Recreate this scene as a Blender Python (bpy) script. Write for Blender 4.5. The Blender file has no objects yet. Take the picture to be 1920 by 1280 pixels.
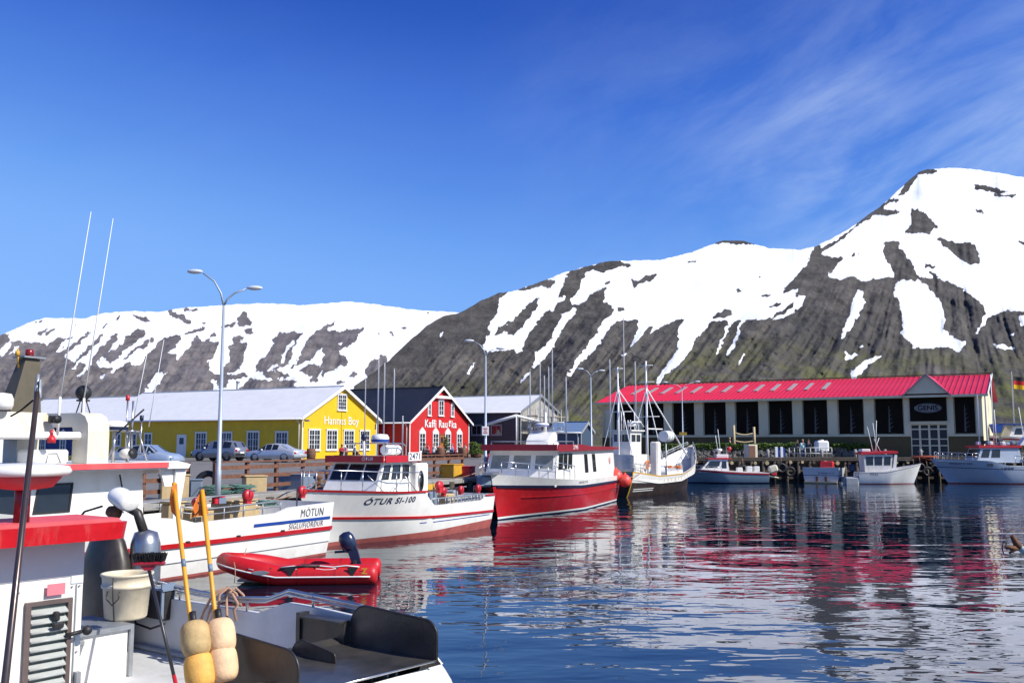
import bpy, bmesh, math, random
import numpy as np
from mathutils import Vector, Matrix
random.seed(7)
rng = np.random.RandomState(11)
sc = bpy.context.scene
COL = sc.collection
R = math.radians
# ------------------------------------------------------------ camera
CAM_H, FPX, HOR = 3.2, 1800.0, 832.0
PITCH = math.atan((HOR - 640) / FPX)
cam_d = bpy.data.cameras.new('camera'); cam = bpy.data.objects.new('camera', cam_d); COL.objects.link(cam)
cam_d.sensor_width = 36; cam_d.lens = FPX / 1920 * 36; cam_d.clip_start = 0.1; cam_d.clip_end = 30000
cam.location = (0, 0, CAM_H); cam.rotation_euler = (math.pi / 2 + PITCH, 0, 0)
sc.camera = cam
# ------------------------------------------------------------ light
CLOUD_AT = (1.7, 1.3, 1.9)
SUN_AZ_X, SUN_EL = 24.0, 40.0        # degrees towards the camera from +X, elevation
sdir = Vector((math.cos(R(SUN_AZ_X)) * math.cos(R(SUN_EL)), -math.sin(R(SUN_AZ_X)) * math.cos(R(SUN_EL)), math.sin(R(SUN_EL))))
sun_d = bpy.data.lights.new('sun', 'SUN'); sun = bpy.data.objects.new('sun', sun_d); COL.objects.link(sun)
sun_d.energy = 4.8; sun_d.angle = R(0.5); sun_d.color = (1.0, 0.95, 0.86)
sun.rotation_euler = (-sdir).to_track_quat('-Z', 'Y').to_euler()
wd = bpy.data.worlds.new('World'); sc.world = wd; wd.use_nodes = True
nt = wd.node_tree; nt.nodes.clear()
def N(t, typ, **kw):
    n = t.nodes.new(typ)
    for k, v in kw.items():
        if k.startswith('i_'): n.inputs[k[2:].replace('_', ' ')].default_value = v
        else: setattr(n, k, v)
    return n
out = N(nt, 'ShaderNodeOutputWorld'); bg = N(nt, 'ShaderNodeBackground')
bg.inputs['Strength'].default_value = 0.105
sky = N(nt, 'ShaderNodeTexSky', sky_type='NISHITA', sun_disc=False, sun_elevation=R(SUN_EL), sun_rotation=R(90 + SUN_AZ_X))
sky.altitude = 0; sky.air_density = 1.0; sky.dust_density = 0.3; sky.ozone_density = 2.6
# the clear northern air: the sky model's own brightness graded to a deeper, steeper blue, evenly over the whole sky
sp = N(nt, 'ShaderNodeSeparateColor'); nt.links.new(sky.outputs[0], sp.inputs[0])
q1 = N(nt, 'ShaderNodeMath', operation='DIVIDE', use_clamp=True); q1.inputs[1].default_value = 8.0; nt.links.new(sp.outputs[2], q1.inputs[0])
rp = N(nt, 'ShaderNodeValToRGB'); e_ = rp.color_ramp.elements
RAMP = ((0.0, (.004, .02, .10)), (.31, (.012, .05, .30)), (.426, (.026, .105, .52)), (.497, (.060, .185, .69)), (.585, (.105, .28, .81)), (.66, (.155, .37, .90)), (.74, (.205, .44, .96)), (.90, (.25, .50, 1.0)), (1.0, (.30, .55, 1.0)))
for p_, c_ in RAMP[1:-1]: e_.new(p_)
for el, (p_, c_) in zip(sorted(e_, key=lambda q: q.position), RAMP): el.color = (*c_, 1)
nt.links.new(q1.outputs[0], rp.inputs[0])
hs = N(nt, 'ShaderNodeVectorMath', operation='SCALE'); nt.links.new(rp.outputs[0], hs.inputs[0]); hs.inputs['Scale'].default_value = 7.75
tc = N(nt, 'ShaderNodeTexCoord')
# wispy cirrus: direction turned and stretched so that the streaks rise to the right
mp0 = N(nt, 'ShaderNodeMapping'); mp0.inputs['Rotation'].default_value = (0, R(24), 0)
mp = N(nt, 'ShaderNodeMapping'); mp.inputs['Scale'].default_value = (2.4, 2.6, 7.5); mp.inputs['Location'].default_value = CLOUD_AT
nt.links.new(tc.outputs['Generated'], mp0.inputs[0]); nt.links.new(mp0.outputs[0], mp.inputs[0])
nz = N(nt, 'ShaderNodeTexNoise'); nz.inputs['Scale'].default_value = 1.5; nz.inputs['Detail'].default_value = 9; nz.inputs['Roughness'].default_value = 0.62; nz.inputs['Distortion'].default_value = 0.35
nt.links.new(mp.outputs[0], nz.inputs['Vector'])
cr = N(nt, 'ShaderNodeValToRGB'); cr.color_ramp.elements[0].position = 0.36; cr.color_ramp.elements[1].position = 0.72
nt.links.new(nz.outputs['Fac'], cr.inputs[0])
nz2 = N(nt, 'ShaderNodeTexNoise'); nz2.inputs['Scale'].default_value = 2.3; nz2.inputs['Detail'].default_value = 3
nt.links.new(tc.outputs['Generated'], nz2.inputs['Vector'])
cr2 = N(nt, 'ShaderNodeValToRGB'); cr2.color_ramp.elements[0].position = 0.40; cr2.color_ramp.elements[1].position = 0.72
nt.links.new(nz2.outputs['Fac'], cr2.inputs[0])
sx = N(nt, 'ShaderNodeSeparateXYZ'); nt.links.new(tc.outputs['Generated'], sx.inputs[0])
mr = N(nt, 'ShaderNodeMapRange'); mr.inputs[1].default_value = -0.05; mr.inputs[2].default_value = 0.50; mr.inputs[3].default_value = 0.03; mr.inputs[4].default_value = 1.0
nt.links.new(sx.outputs['X'], mr.inputs[0])
m1 = N(nt, 'ShaderNodeMath', operation='MULTIPLY'); nt.links.new(cr.outputs[0], m1.inputs[0]); nt.links.new(mr.outputs[0], m1.inputs[1])
ad = N(nt, 'ShaderNodeMath', operation='MULTIPLY_ADD'); nt.links.new(cr2.outputs[0], ad.inputs[0]); ad.inputs[1].default_value = 1.0; ad.inputs[2].default_value = 0.25
m2 = N(nt, 'ShaderNodeMath', operation='MULTIPLY'); nt.links.new(m1.outputs[0], m2.inputs[0]); nt.links.new(ad.outputs[0], m2.inputs[1])
mz = N(nt, 'ShaderNodeMapRange', interpolation_type='SMOOTHSTEP'); mz.inputs[1].default_value = 0.30; mz.inputs[2].default_value = 0.46; mz.inputs[3].default_value = 1; mz.inputs[4].default_value = 0.25; nt.links.new(sx.outputs['Z'], mz.inputs[0])
m2b = N(nt, 'ShaderNodeMath', operation='MULTIPLY'); nt.links.new(m2.outputs[0], m2b.inputs[0]); nt.links.new(mz.outputs[0], m2b.inputs[1])
m3 = N(nt, 'ShaderNodeMath', operation='MULTIPLY', use_clamp=True); nt.links.new(m2b.outputs[0], m3.inputs[0]); m3.inputs[1].default_value = 0.85
mx = N(nt, 'ShaderNodeMix', data_type='RGBA'); nt.links.new(m3.outputs[0], mx.inputs[0])
nt.links.new(hs.outputs[0], mx.inputs[6]); mx.inputs[7].default_value = (5.8, 6.9, 8.3, 1)
nt.links.new(mx.outputs[2], bg.inputs[0]); nt.links.new(bg.outputs[0], out.inputs[0])
sc.view_settings.view_transform = 'Standard'; sc.view_settings.look = 'None'; sc.view_settings.exposure = 0.3; sc.view_settings.gamma = 1
sc.view_settings.use_curve_mapping = False
sc.cycles.max_bounces = 6; sc.cycles.glossy_bounces = 4; sc.cycles.transparent_max_bounces = 6
sc.cycles.sample_clamp_indirect = 6

# ------------------------------------------------------------ where a pixel of the photo lies in the place
def ray(px, py):
    u = (px - 960) / FPX; v = (640 - py) / FPX
    return u, math.cos(PITCH) - v * math.sin(PITCH), math.sin(PITCH) + v * math.cos(PITCH)
def P(px, py, d):                # at distance d ahead
    a, b, c = ray(px, py); return Vector((a / b * d, d, CAM_H + c / b * d))
def W(px, py, z):                # on the level z
    a, b, c = ray(px, py); d = (z - CAM_H) / c * b; return Vector((a / b * d, d, z))

# ------------------------------------------------------------ materials
_mats = {}
def lin(c):
    return tuple(((x / 12.92) if x <= 0.04045 else ((x + 0.055) / 1.055) ** 2.4) for x in c)
def mat(name, col, rough=0.5, metal=0.0, var=0.12, scale=6.0, bump=0.0, bscale=30.0, dirt=0.0, dirtcol=(0.16, 0.11, 0.07), spec=0.5, coat=0.0):
    """procedural paint: base colour, broad uneven tone, grime patches and a fine relief"""
    if name in _mats: return _mats[name]
    m = bpy.data.materials.new(name); m.use_nodes = True; t = m.node_tree; b = t.nodes['Principled BSDF']
    b.inputs['Roughness'].default_value = rough; b.inputs['Metallic'].default_value = metal
    b.inputs['Specular IOR Level'].default_value = spec; b.inputs['Coat Weight'].default_value = coat
    c = N(t, 'ShaderNodeTexCoord')
    n1 = N(t, 'ShaderNodeTexNoise'); n1.inputs['Scale'].default_value = scale; n1.inputs['Detail'].default_value = 6; n1.inputs['Roughness'].default_value = 0.65
    t.links.new(c.outputs['Object'], n1.inputs['Vector'])
    r1 = N(t, 'ShaderNodeMapRange'); r1.inputs[1].default_value = 0.3; r1.inputs[2].default_value = 0.7; r1.inputs[3].default_value = 1 - var; r1.inputs[4].default_value = 1 + var * 0.6
    t.links.new(n1.outputs['Fac'], r1.inputs[0])
    mu = N(t, 'ShaderNodeMix', data_type='RGBA', blend_type='MULTIPLY'); mu.inputs[0].default_value = 1; mu.inputs[6].default_value = (*col, 1)
    t.links.new(r1.outputs[0], mu.inputs[7]); last = mu.outputs[2]
    if dirt > 0:
        n2 = N(t, 'ShaderNodeTexNoise'); n2.inputs['Scale'].default_value = scale * 0.35; n2.inputs['Detail'].default_value = 8; n2.inputs['Roughness'].default_value = 0.72
        mpp = N(t, 'ShaderNodeMapping'); mpp.inputs['Scale'].default_value = (1.3, 1.3, 0.22); t.links.new(c.outputs['Object'], mpp.inputs[0]); t.links.new(mpp.outputs[0], n2.inputs['Vector'])
        r2 = N(t, 'ShaderNodeMapRange'); r2.inputs[1].default_value = 0.50; r2.inputs[2].default_value = 0.74; r2.inputs[3].default_value = 0; r2.inputs[4].default_value = dirt
        t.links.new(n2.outputs['Fac'], r2.inputs[0])
        mi = N(t, 'ShaderNodeMix', data_type='RGBA'); t.links.new(r2.outputs[0], mi.inputs[0]); t.links.new(last, mi.inputs[6]); mi.inputs[7].default_value = (*dirtcol, 1); last = mi.outputs[2]
    t.links.new(last, b.inputs['Base Color'])
    if bump > 0:
        n3 = N(t, 'ShaderNodeTexNoise'); n3.inputs['Scale'].default_value = bscale; n3.inputs['Detail'].default_value = 4; t.links.new(c.outputs['Object'], n3.inputs['Vector'])
        bp = N(t, 'ShaderNodeBump'); bp.inputs['Strength'].default_value = 1; bp.inputs['Distance'].default_value = bump
        t.links.new(n3.outputs['Fac'], bp.inputs['Height']); t.links.new(bp.outputs[0], b.inputs['Normal'])
    _mats[name] = m; return m
def ribbed(name, col, axis, per_m, rough=0.5, depth=0.02, var=0.12, dirt=0.15, metal=0.0, spec=0.5):
    """cladding or sheet whose ribs are too fine to pick apart: a wave relief along one axis"""
    m = mat(name, col, rough, metal, var, 1.2, 0, 0, dirt, spec=spec); t = m.node_tree; b = t.nodes['Principled BSDF']
    c = N(t, 'ShaderNodeTexCoord'); w = N(t, 'ShaderNodeTexWave', wave_type='BANDS', bands_direction=axis, wave_profile='SIN')
    w.inputs['Scale'].default_value = per_m * 0.314; 
    if axis == 'DIAGONAL':                      # upright boards on both the long walls and the gables
        w.bands_direction = 'X'; sp_ = N(t, 'ShaderNodeSeparateXYZ'); ad_ = N(t, 'ShaderNodeMath', operation='ADD'); cx_ = N(t, 'ShaderNodeCombineXYZ')
        t.links.new(c.outputs['Object'], sp_.inputs[0]); t.links.new(sp_.outputs[0], ad_.inputs[0]); t.links.new(sp_.outputs[1], ad_.inputs[1]); t.links.new(ad_.outputs[0], cx_.inputs[0]); t.links.new(cx_.outputs[0], w.inputs['Vector'])
    else: t.links.new(c.outputs['Object'], w.inputs['Vector'])
    bp = N(t, 'ShaderNodeBump'); bp.inputs['Distance'].default_value = depth; t.links.new(w.outputs['Fac'], bp.inputs['Height']); t.links.new(bp.outputs[0], b.inputs['Normal'])
    return m
M = {}
M['white'] = mat('white_gelcoat', (0.82, 0.80, 0.755), 0.30, 0, 0.08, 2.6, 0.0012, 3, 0.34, (0.47, 0.40, 0.28), coat=0.25)
M['white2'] = mat('white_paint', (0.74, 0.72, 0.68), 0.45, 0, 0.12, 3.5, 0.0015, 8, 0.5, (0.34, 0.22, 0.12))
M['cream'] = mat('cream_paint', (0.66, 0.60, 0.46), 0.5, 0, 0.12, 4, 0, 0, 0.2)
M['trim'] = mat('white_trim', (0.78, 0.78, 0.76), 0.5, 0, 0.06, 5)
M['red'] = mat('red_gelcoat', (0.50, 0.012, 0.016), 0.33, 0, 0.2, 2.5, 0.001, 3, 0.3, (0.3, 0.1, 0.08), coat=0.3)
M['pink'] = mat('sun_faded_red_paint', (0.72, 0.085, 0.09), 0.55, 0, 0.12, 3, 0, 0, 0.2, (0.6, 0.3, 0.26))
M['blue'] = mat('blue_paint', (0.015, 0.06, 0.30), 0.4, 0, 0.12, 3)
M['navy'] = mat('navy_paint', (0.012, 0.02, 0.06), 0.35, 0, 0.12, 3)
M['text'] = mat('dark_lettering', (0.02, 0.03, 0.08), 0.5, 0, 0.1, 3)
M['textgrey'] = mat('grey_lettering', (0.10, 0.11, 0.13), 0.5, 0, 0.1, 3)
M['antifoul'] = mat('red_bottom_paint', (0.40, 0.10, 0.085), 0.65, 0, 0.25, 3, 0, 0, 0.3)
M['black'] = mat('black_rubber', (0.018, 0.018, 0.02), 0.55, 0, 0.3, 6, 0.001, 40)
M['blackhull'] = mat('black_brown_hull', (0.035, 0.022, 0.018), 0.5, 0, 0.4, 2, 0.002, 10, 0.45, (0.16, 0.09, 0.06))
M['steel'] = mat('stainless_steel', (0.52, 0.52, 0.53), 0.28, 0.9, 0.15, 6, 0, 0, 0.2, (0.25, 0.2, 0.15))
M['galv'] = mat('galvanised_steel', (0.36, 0.38, 0.40), 0.5, 0.6, 0.2, 6, 0.0005, 40, 0.15)
M['darksteel'] = mat('weathered_dark_steel', (0.045, 0.042, 0.040), 0.42, 0.35, 0.45, 5, 0.0012, 25, 0.55, (0.13, 0.085, 0.055))
M['rust'] = mat('rusty_iron', (0.17, 0.07, 0.035), 0.8, 0.1, 0.5, 9, 0.002, 40)
M['glass'] = mat('dark_window_glass', (0.018, 0.022, 0.026), 0.06, 0, 0.3, 1.5, spec=0.8)
M['hglass'] = mat('house_window_glass', (0.03, 0.035, 0.045), 0.08, 0, 0.3, 1.5, spec=0.7)
M['greydeck'] = mat('grey_deck', (0.46, 0.46, 0.45), 0.7, 0, 0.18, 5, 0.001, 50, 0.35, (0.22, 0.20, 0.17))
M['paintgrey'] = mat('grey_paint', (0.30, 0.32, 0.34), 0.5, 0, 0.15, 5, 0, 0, 0.2)
M['wood'] = mat('brown_stained_wood', (0.17, 0.075, 0.045), 0.75, 0, 0.4, 7, 0.002, 40, 0.3, (0.08, 0.05, 0.035))
M['oldwood'] = mat('tarred_old_wood', (0.075, 0.06, 0.045), 0.85, 0, 0.5, 6, 0.004, 25, 0.5, (0.02, 0.018, 0.012))
M['palewood'] = mat('pale_sawn_wood', (0.50, 0.40, 0.22), 0.7, 0, 0.25, 8, 0.001, 40, 0.2)
M['tub'] = mat('beige_plastic_tub', (0.50, 0.37, 0.19), 0.55, 0, 0.12, 5, 0, 0, 0.2)
M['yellowp'] = mat('yellow_plastic', (0.62, 0.34, 0.03), 0.5, 0, 0.15, 5, 0, 0, 0.15)
M['bluegrey'] = mat('blue_grey_plastic', (0.17, 0.22, 0.30), 0.5, 0, 0.15, 5, 0, 0, 0.15)
M['redp'] = mat('red_plastic', (0.55, 0.02, 0.03), 0.4, 0, 0.1, 5)
M['orange'] = mat('orange_cloth', (0.80, 0.20, 0.02), 0.8, 0, 0.12, 12, 0.001, 60)
M['rope'] = mat('tan_rope', (0.42, 0.25, 0.17), 0.9, 0, 0.3, 60, 0.002, 200)
M['net'] = mat('green_netting', (0.11, 0.22, 0.18), 0.9, 0, 0.4, 30, 0.004, 60)
M['concrete'] = mat('concrete', (0.30, 0.29, 0.27), 0.85, 0, 0.25, 2, 0.003, 20, 0.35, (0.12, 0.11, 0.09))
M['skin'] = mat('skin', (0.50, 0.27, 0.19), 0.6, 0, 0.05, 8)

# ------------------------------------------------------------ mesh builder
class MB:
    def __init__(s): s.v = []; s.f = []; s.m = []; s.sm = []
    def add(s, vs, fs, mi=0, smooth=False):
        o = len(s.v); s.v += [tuple(v) for v in vs]
        for f in fs: s.f.append([o + i for i in f]); s.m.append(mi); s.sm.append(smooth)
        return s
    def box(s, c, d, rz=0, mi=0, rot=None, bev=0):
        """centre, full sizes; chamfered vertical and horizontal edges when bev"""
        hx, hy, hz = d[0] / 2, d[1] / 2, d[2] / 2
        q = rot if rot is not None else Matrix.Rotation(rz, 3, 'Z')
        if bev:
            b = min(bev, hx * .9, hy * .9, hz * .9); pts = []
            for sx_ in (-1, 1):
                for sy_ in (-1, 1):
                    for sz_ in (-1, 1):
                        pts += [(sx_ * hx, sy_ * (hy - b), sz_ * (hz - b)), (sx_ * (hx - b), sy_ * hy, sz_ * (hz - b)), (sx_ * (hx - b), sy_ * (hy - b), sz_ * hz)]
            bm = bmesh.new(); vv = [bm.verts.new(p) for p in pts]; r = bmesh.ops.convex_hull(bm, input=vv)
            bmesh.ops.dissolve_limit(bm, angle_limit=0.01, verts=bm.verts[:], edges=bm.edges[:])
            bm.verts.index_update(); vs = [q @ v.co + Vector(c) for v in bm.verts]; fs = [[v.index for v in f.verts] for f in bm.faces]; bm.free()
            return s.add(vs, fs, mi)
        vs = [q @ Vector((x, y, z)) + Vector(c) for x in (-hx, hx) for y in (-hy, hy) for z in (-hz, hz)]
        return s.add(vs, [(0, 1, 3, 2), (4, 6, 7, 5), (0, 4, 5, 1), (2, 3, 7, 6), (0, 2, 6, 4), (1, 5, 7, 3)], mi)
    def b2(s, a, b, mi=0, bev=0):
        a = Vector(a); b = Vector(b); return s.box((a + b) / 2, [abs(x) for x in (b - a)], 0, mi, None, bev)
    def tube(s, pts, r, n=8, mi=0, closed=False, cap=True):
        pts = [Vector(p) for p in pts]; k = len(pts); rs = r if hasattr(r, '__len__') else [r] * k
        vs = []; up = None
        for i, p in enumerate(pts):
            if closed: t = pts[(i + 1) % k] - pts[i - 1]
            else: t = pts[min(i + 1, k - 1)] - pts[max(i - 1, 0)]
            t.normalize()
            if up is None: up = Vector((0, 0, 1)) if abs(t.z) < 0.9 else Vector((1, 0, 0))
            a = t.cross(up).normalized(); b = a.cross(t).normalized(); up = b
            for j in range(n):
                an = 2 * math.pi * j / n; vs.append(p + (a * math.cos(an) + b * math.sin(an)) * rs[i])
        fs = []
        for i in range(k if closed else k - 1):
            i2 = (i + 1) % k
            for j in range(n): fs.append((i * n + j, i * n + (j + 1) % n, i2 * n + (j + 1) % n, i2 * n + j))
        o = len(s.v); s.add(vs, fs, mi, True)
        if cap and not closed:
            for i, rev in ((0, False), (k - 1, True)):
                f = [o + i * n + j for j in range(n)]; s.f.append(f if rev else f[::-1]); s.m.append(mi); s.sm.append(False)
        return s
    def lathe(s, prof, n=20, c=(0, 0, 0), mi=0, rot=None):
        """profile of (radius, height) turned round an upright axis at c"""
        q = rot if rot is not None else Matrix.Identity(3); vs = []
        for r, z in prof:
            for j in range(n):
                a = 2 * math.pi * j / n; vs.append(q @ Vector((r * math.cos(a), r * math.sin(a), z)) + Vector(c))
        fs = [(i * n + j, i * n + (j + 1) % n, (i + 1) * n + (j + 1) % n, (i + 1) * n + j) for i in range(len(prof) - 1) for j in range(n)]
        return s.add(vs, fs, mi, True)
    def ball(s, c, r, n=14, mi=0, sc3=(1, 1, 1), k=8):
        prof = [(max(1e-4, math.sin(math.pi * i / k)) , -math.cos(math.pi * i / k)) for i in range(k + 1)]
        q = Matrix.Diagonal(Vector((r * sc3[0], r * sc3[1], r * sc3[2]))); return s.lathe(prof, n, c, mi, q)
    def prism(s, poly, ax, a0, a1, mi=0):
        """a flat outline given in the two other axes, drawn out along axis ax from a0 to a1"""
        k = len(poly); vs = []
        for a in (a0, a1):
            for u, w in poly: vs.append({'x': (a, u, w), 'y': (u, a, w), 'z': (u, w, a)}[ax])
        fs = [tuple(range(k))[::-1], tuple(range(k, 2 * k))] + [(i, (i + 1) % k, k + (i + 1) % k, k + i) for i in range(k)]
        return s.add(vs, fs, mi)
    def frus(s, bot, top, mi=0):
        k = len(bot); return s.add(list(bot) + list(top), [tuple(range(k))[::-1], tuple(range(k, 2 * k))] + [(i, (i + 1) % k, k + (i + 1) % k, k + i) for i in range(k)], mi)
    def mesh(s, name, mats):
        me = bpy.data.meshes.new(name); me.from_pydata(s.v, [], s.f)
        for m in (mats if isinstance(mats, (list, tuple)) else [mats]): me.materials.append(m)
        me.polygons.foreach_set('material_index', s.m); me.polygons.foreach_set('use_smooth', s.sm)
        bm = bmesh.new(); bm.from_mesh(me); bmesh.ops.recalc_face_normals(bm, faces=bm.faces); bm.to_mesh(me); bm.free(); me.update(); return me
    def obj(s, name, mats, parent=None, loc=None, rz=0):
        o = bpy.data.objects.new(name, s.mesh(name, mats)); COL.objects.link(o)
        if parent is not None: o.parent = parent
        if loc is not None: o.location = loc
        if rz: o.rotation_euler.z = rz
        return o
def thing(name, label, cat, loc=(0, 0, 0), rz=0, group=None):
    o = bpy.data.objects.new(name, None); COL.objects.link(o); o.location = loc; o.rotation_euler = (0, 0, rz); o.empty_display_size = .3
    o['label'] = label; o['category'] = cat
    if group: o['group'] = group
    return o
def tag(o, label=None, cat=None, group=None, kind=None):
    for k, v in (('label', label), ('category', cat), ('group', group), ('kind', kind)):
        if v: o[k] = v
    return o
def meshobj(name, me, parent=None, loc=None, rz=0):
    o = bpy.data.objects.new(name, me); COL.objects.link(o)
    if parent is not None: o.parent = parent
    if loc is not None: o.location = loc
    if rz: o.rotation_euler.z = rz
    return o
def copy_tree(o, parent=None, **kw):
    kids = list(o.children); c = o.copy(); COL.objects.link(c); c.parent = parent
    for ch in kids: copy_tree(ch, c)
    for k, v in kw.items(): c[k] = v
    return c
def lettering(parent, body, size, m, place, ext=0.003, name='lettering', shear=0.0, spacing=1.0, bold=0.0, width=None):
    """flat lettering as a mesh; place(u, v) gives the point on the surface for text coordinates"""
    cu = bpy.data.curves.new(name, 'FONT'); cu.body = body; cu.size = size; cu.align_x = 'CENTER'; cu.align_y = 'CENTER'; cu.shear = shear; cu.space_character = spacing; cu.offset = bold * size; cu.resolution_u = 3
    o = bpy.data.objects.new(name, cu); COL.objects.link(o)
    dg = bpy.context.evaluated_depsgraph_get(); dg.update(); me = bpy.data.meshes.new_from_object(o.evaluated_get(dg))
    bpy.data.objects.remove(o); bpy.data.curves.remove(cu)
    xs = [v.co.x for v in me.vertices]; k = 1.0
    if width and xs: k = width / (max(xs) - min(xs))
    bm = bmesh.new(); bm.from_mesh(me); bmesh.ops.triangulate(bm, faces=bm.faces)
    for v in bm.verts: v.co = Vector(place(v.co.x * k, v.co.y))
    bm.to_mesh(me); bm.free(); me.name = name; me.materials.clear(); me.materials.append(m)
    return meshobj(name, me, parent)
def plane_place(o, ux, uz):
    o, ux, uz = Vector(o), Vector(ux), Vector(uz)
    return lambda u, v: o + ux * u + uz * v
# ------------------------------------------------------------ value noise (numpy)
def vnoise(x, y, seed=0):
    xi = np.floor(x).astype(np.int64); yi = np.floor(y).astype(np.int64); fx = x - xi; fy = y - yi
    def h(a, b):
        n = (a * 374761393 + b * 668265263 + seed * 1442695041) & 0x7fffffff
        n = ((n ^ (n >> 13)) * 1274126177) & 0x7fffffff
        return ((n ^ (n >> 16)) & 0xffff) / 65535.0
    fx = fx * fx * (3 - 2 * fx); fy = fy * fy * (3 - 2 * fy)
    return (h(xi, yi) * (1 - fx) + h(xi + 1, yi) * fx) * (1 - fy) + (h(xi, yi + 1) * (1 - fx) + h(xi + 1, yi + 1) * fx) * fy
def fbm(x, y, o=4, seed=0):
    a = 0.5; s = 0; t = 0
    for k in range(o): s = s + a * vnoise(x * 2 ** k, y * 2 ** k, seed + k); t += a; a *= 0.55
    return s / t
# ------------------------------------------------------------ mountains
def raster(polys, x0, y0, w, h):
    """painted in order: (value, outline) pairs; value 1 is snow, 0 bare ground"""
    g = np.ones((h, w), dtype=np.float32)
    for val, pl in polys:
        pl = np.array(pl, float); xs = pl[:, 0] - x0; ys = pl[:, 1] - y0; n = len(pl)
        for yy in range(max(0, int(ys.min())), min(h - 1, int(ys.max()) + 1) + 1):
            c = []
            for i in range(n):
                j = (i + 1) % n
                if (ys[i] <= yy + .5) != (ys[j] <= yy + .5): c.append(xs[i] + (yy + .5 - ys[i]) / (ys[j] - ys[i]) * (xs[j] - xs[i]))
            c.sort()
            for k in range(0, len(c) - 1, 2): g[yy, max(0, int(round(c[k]))):max(0, min(w, int(round(c[k + 1]))))] = val
    for _ in range(7):
        g = (g + np.roll(g, 1, 0) + np.roll(g, -1, 0) + np.roll(g, 1, 1) + np.roll(g, -1, 1)) / 5
    return g
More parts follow.
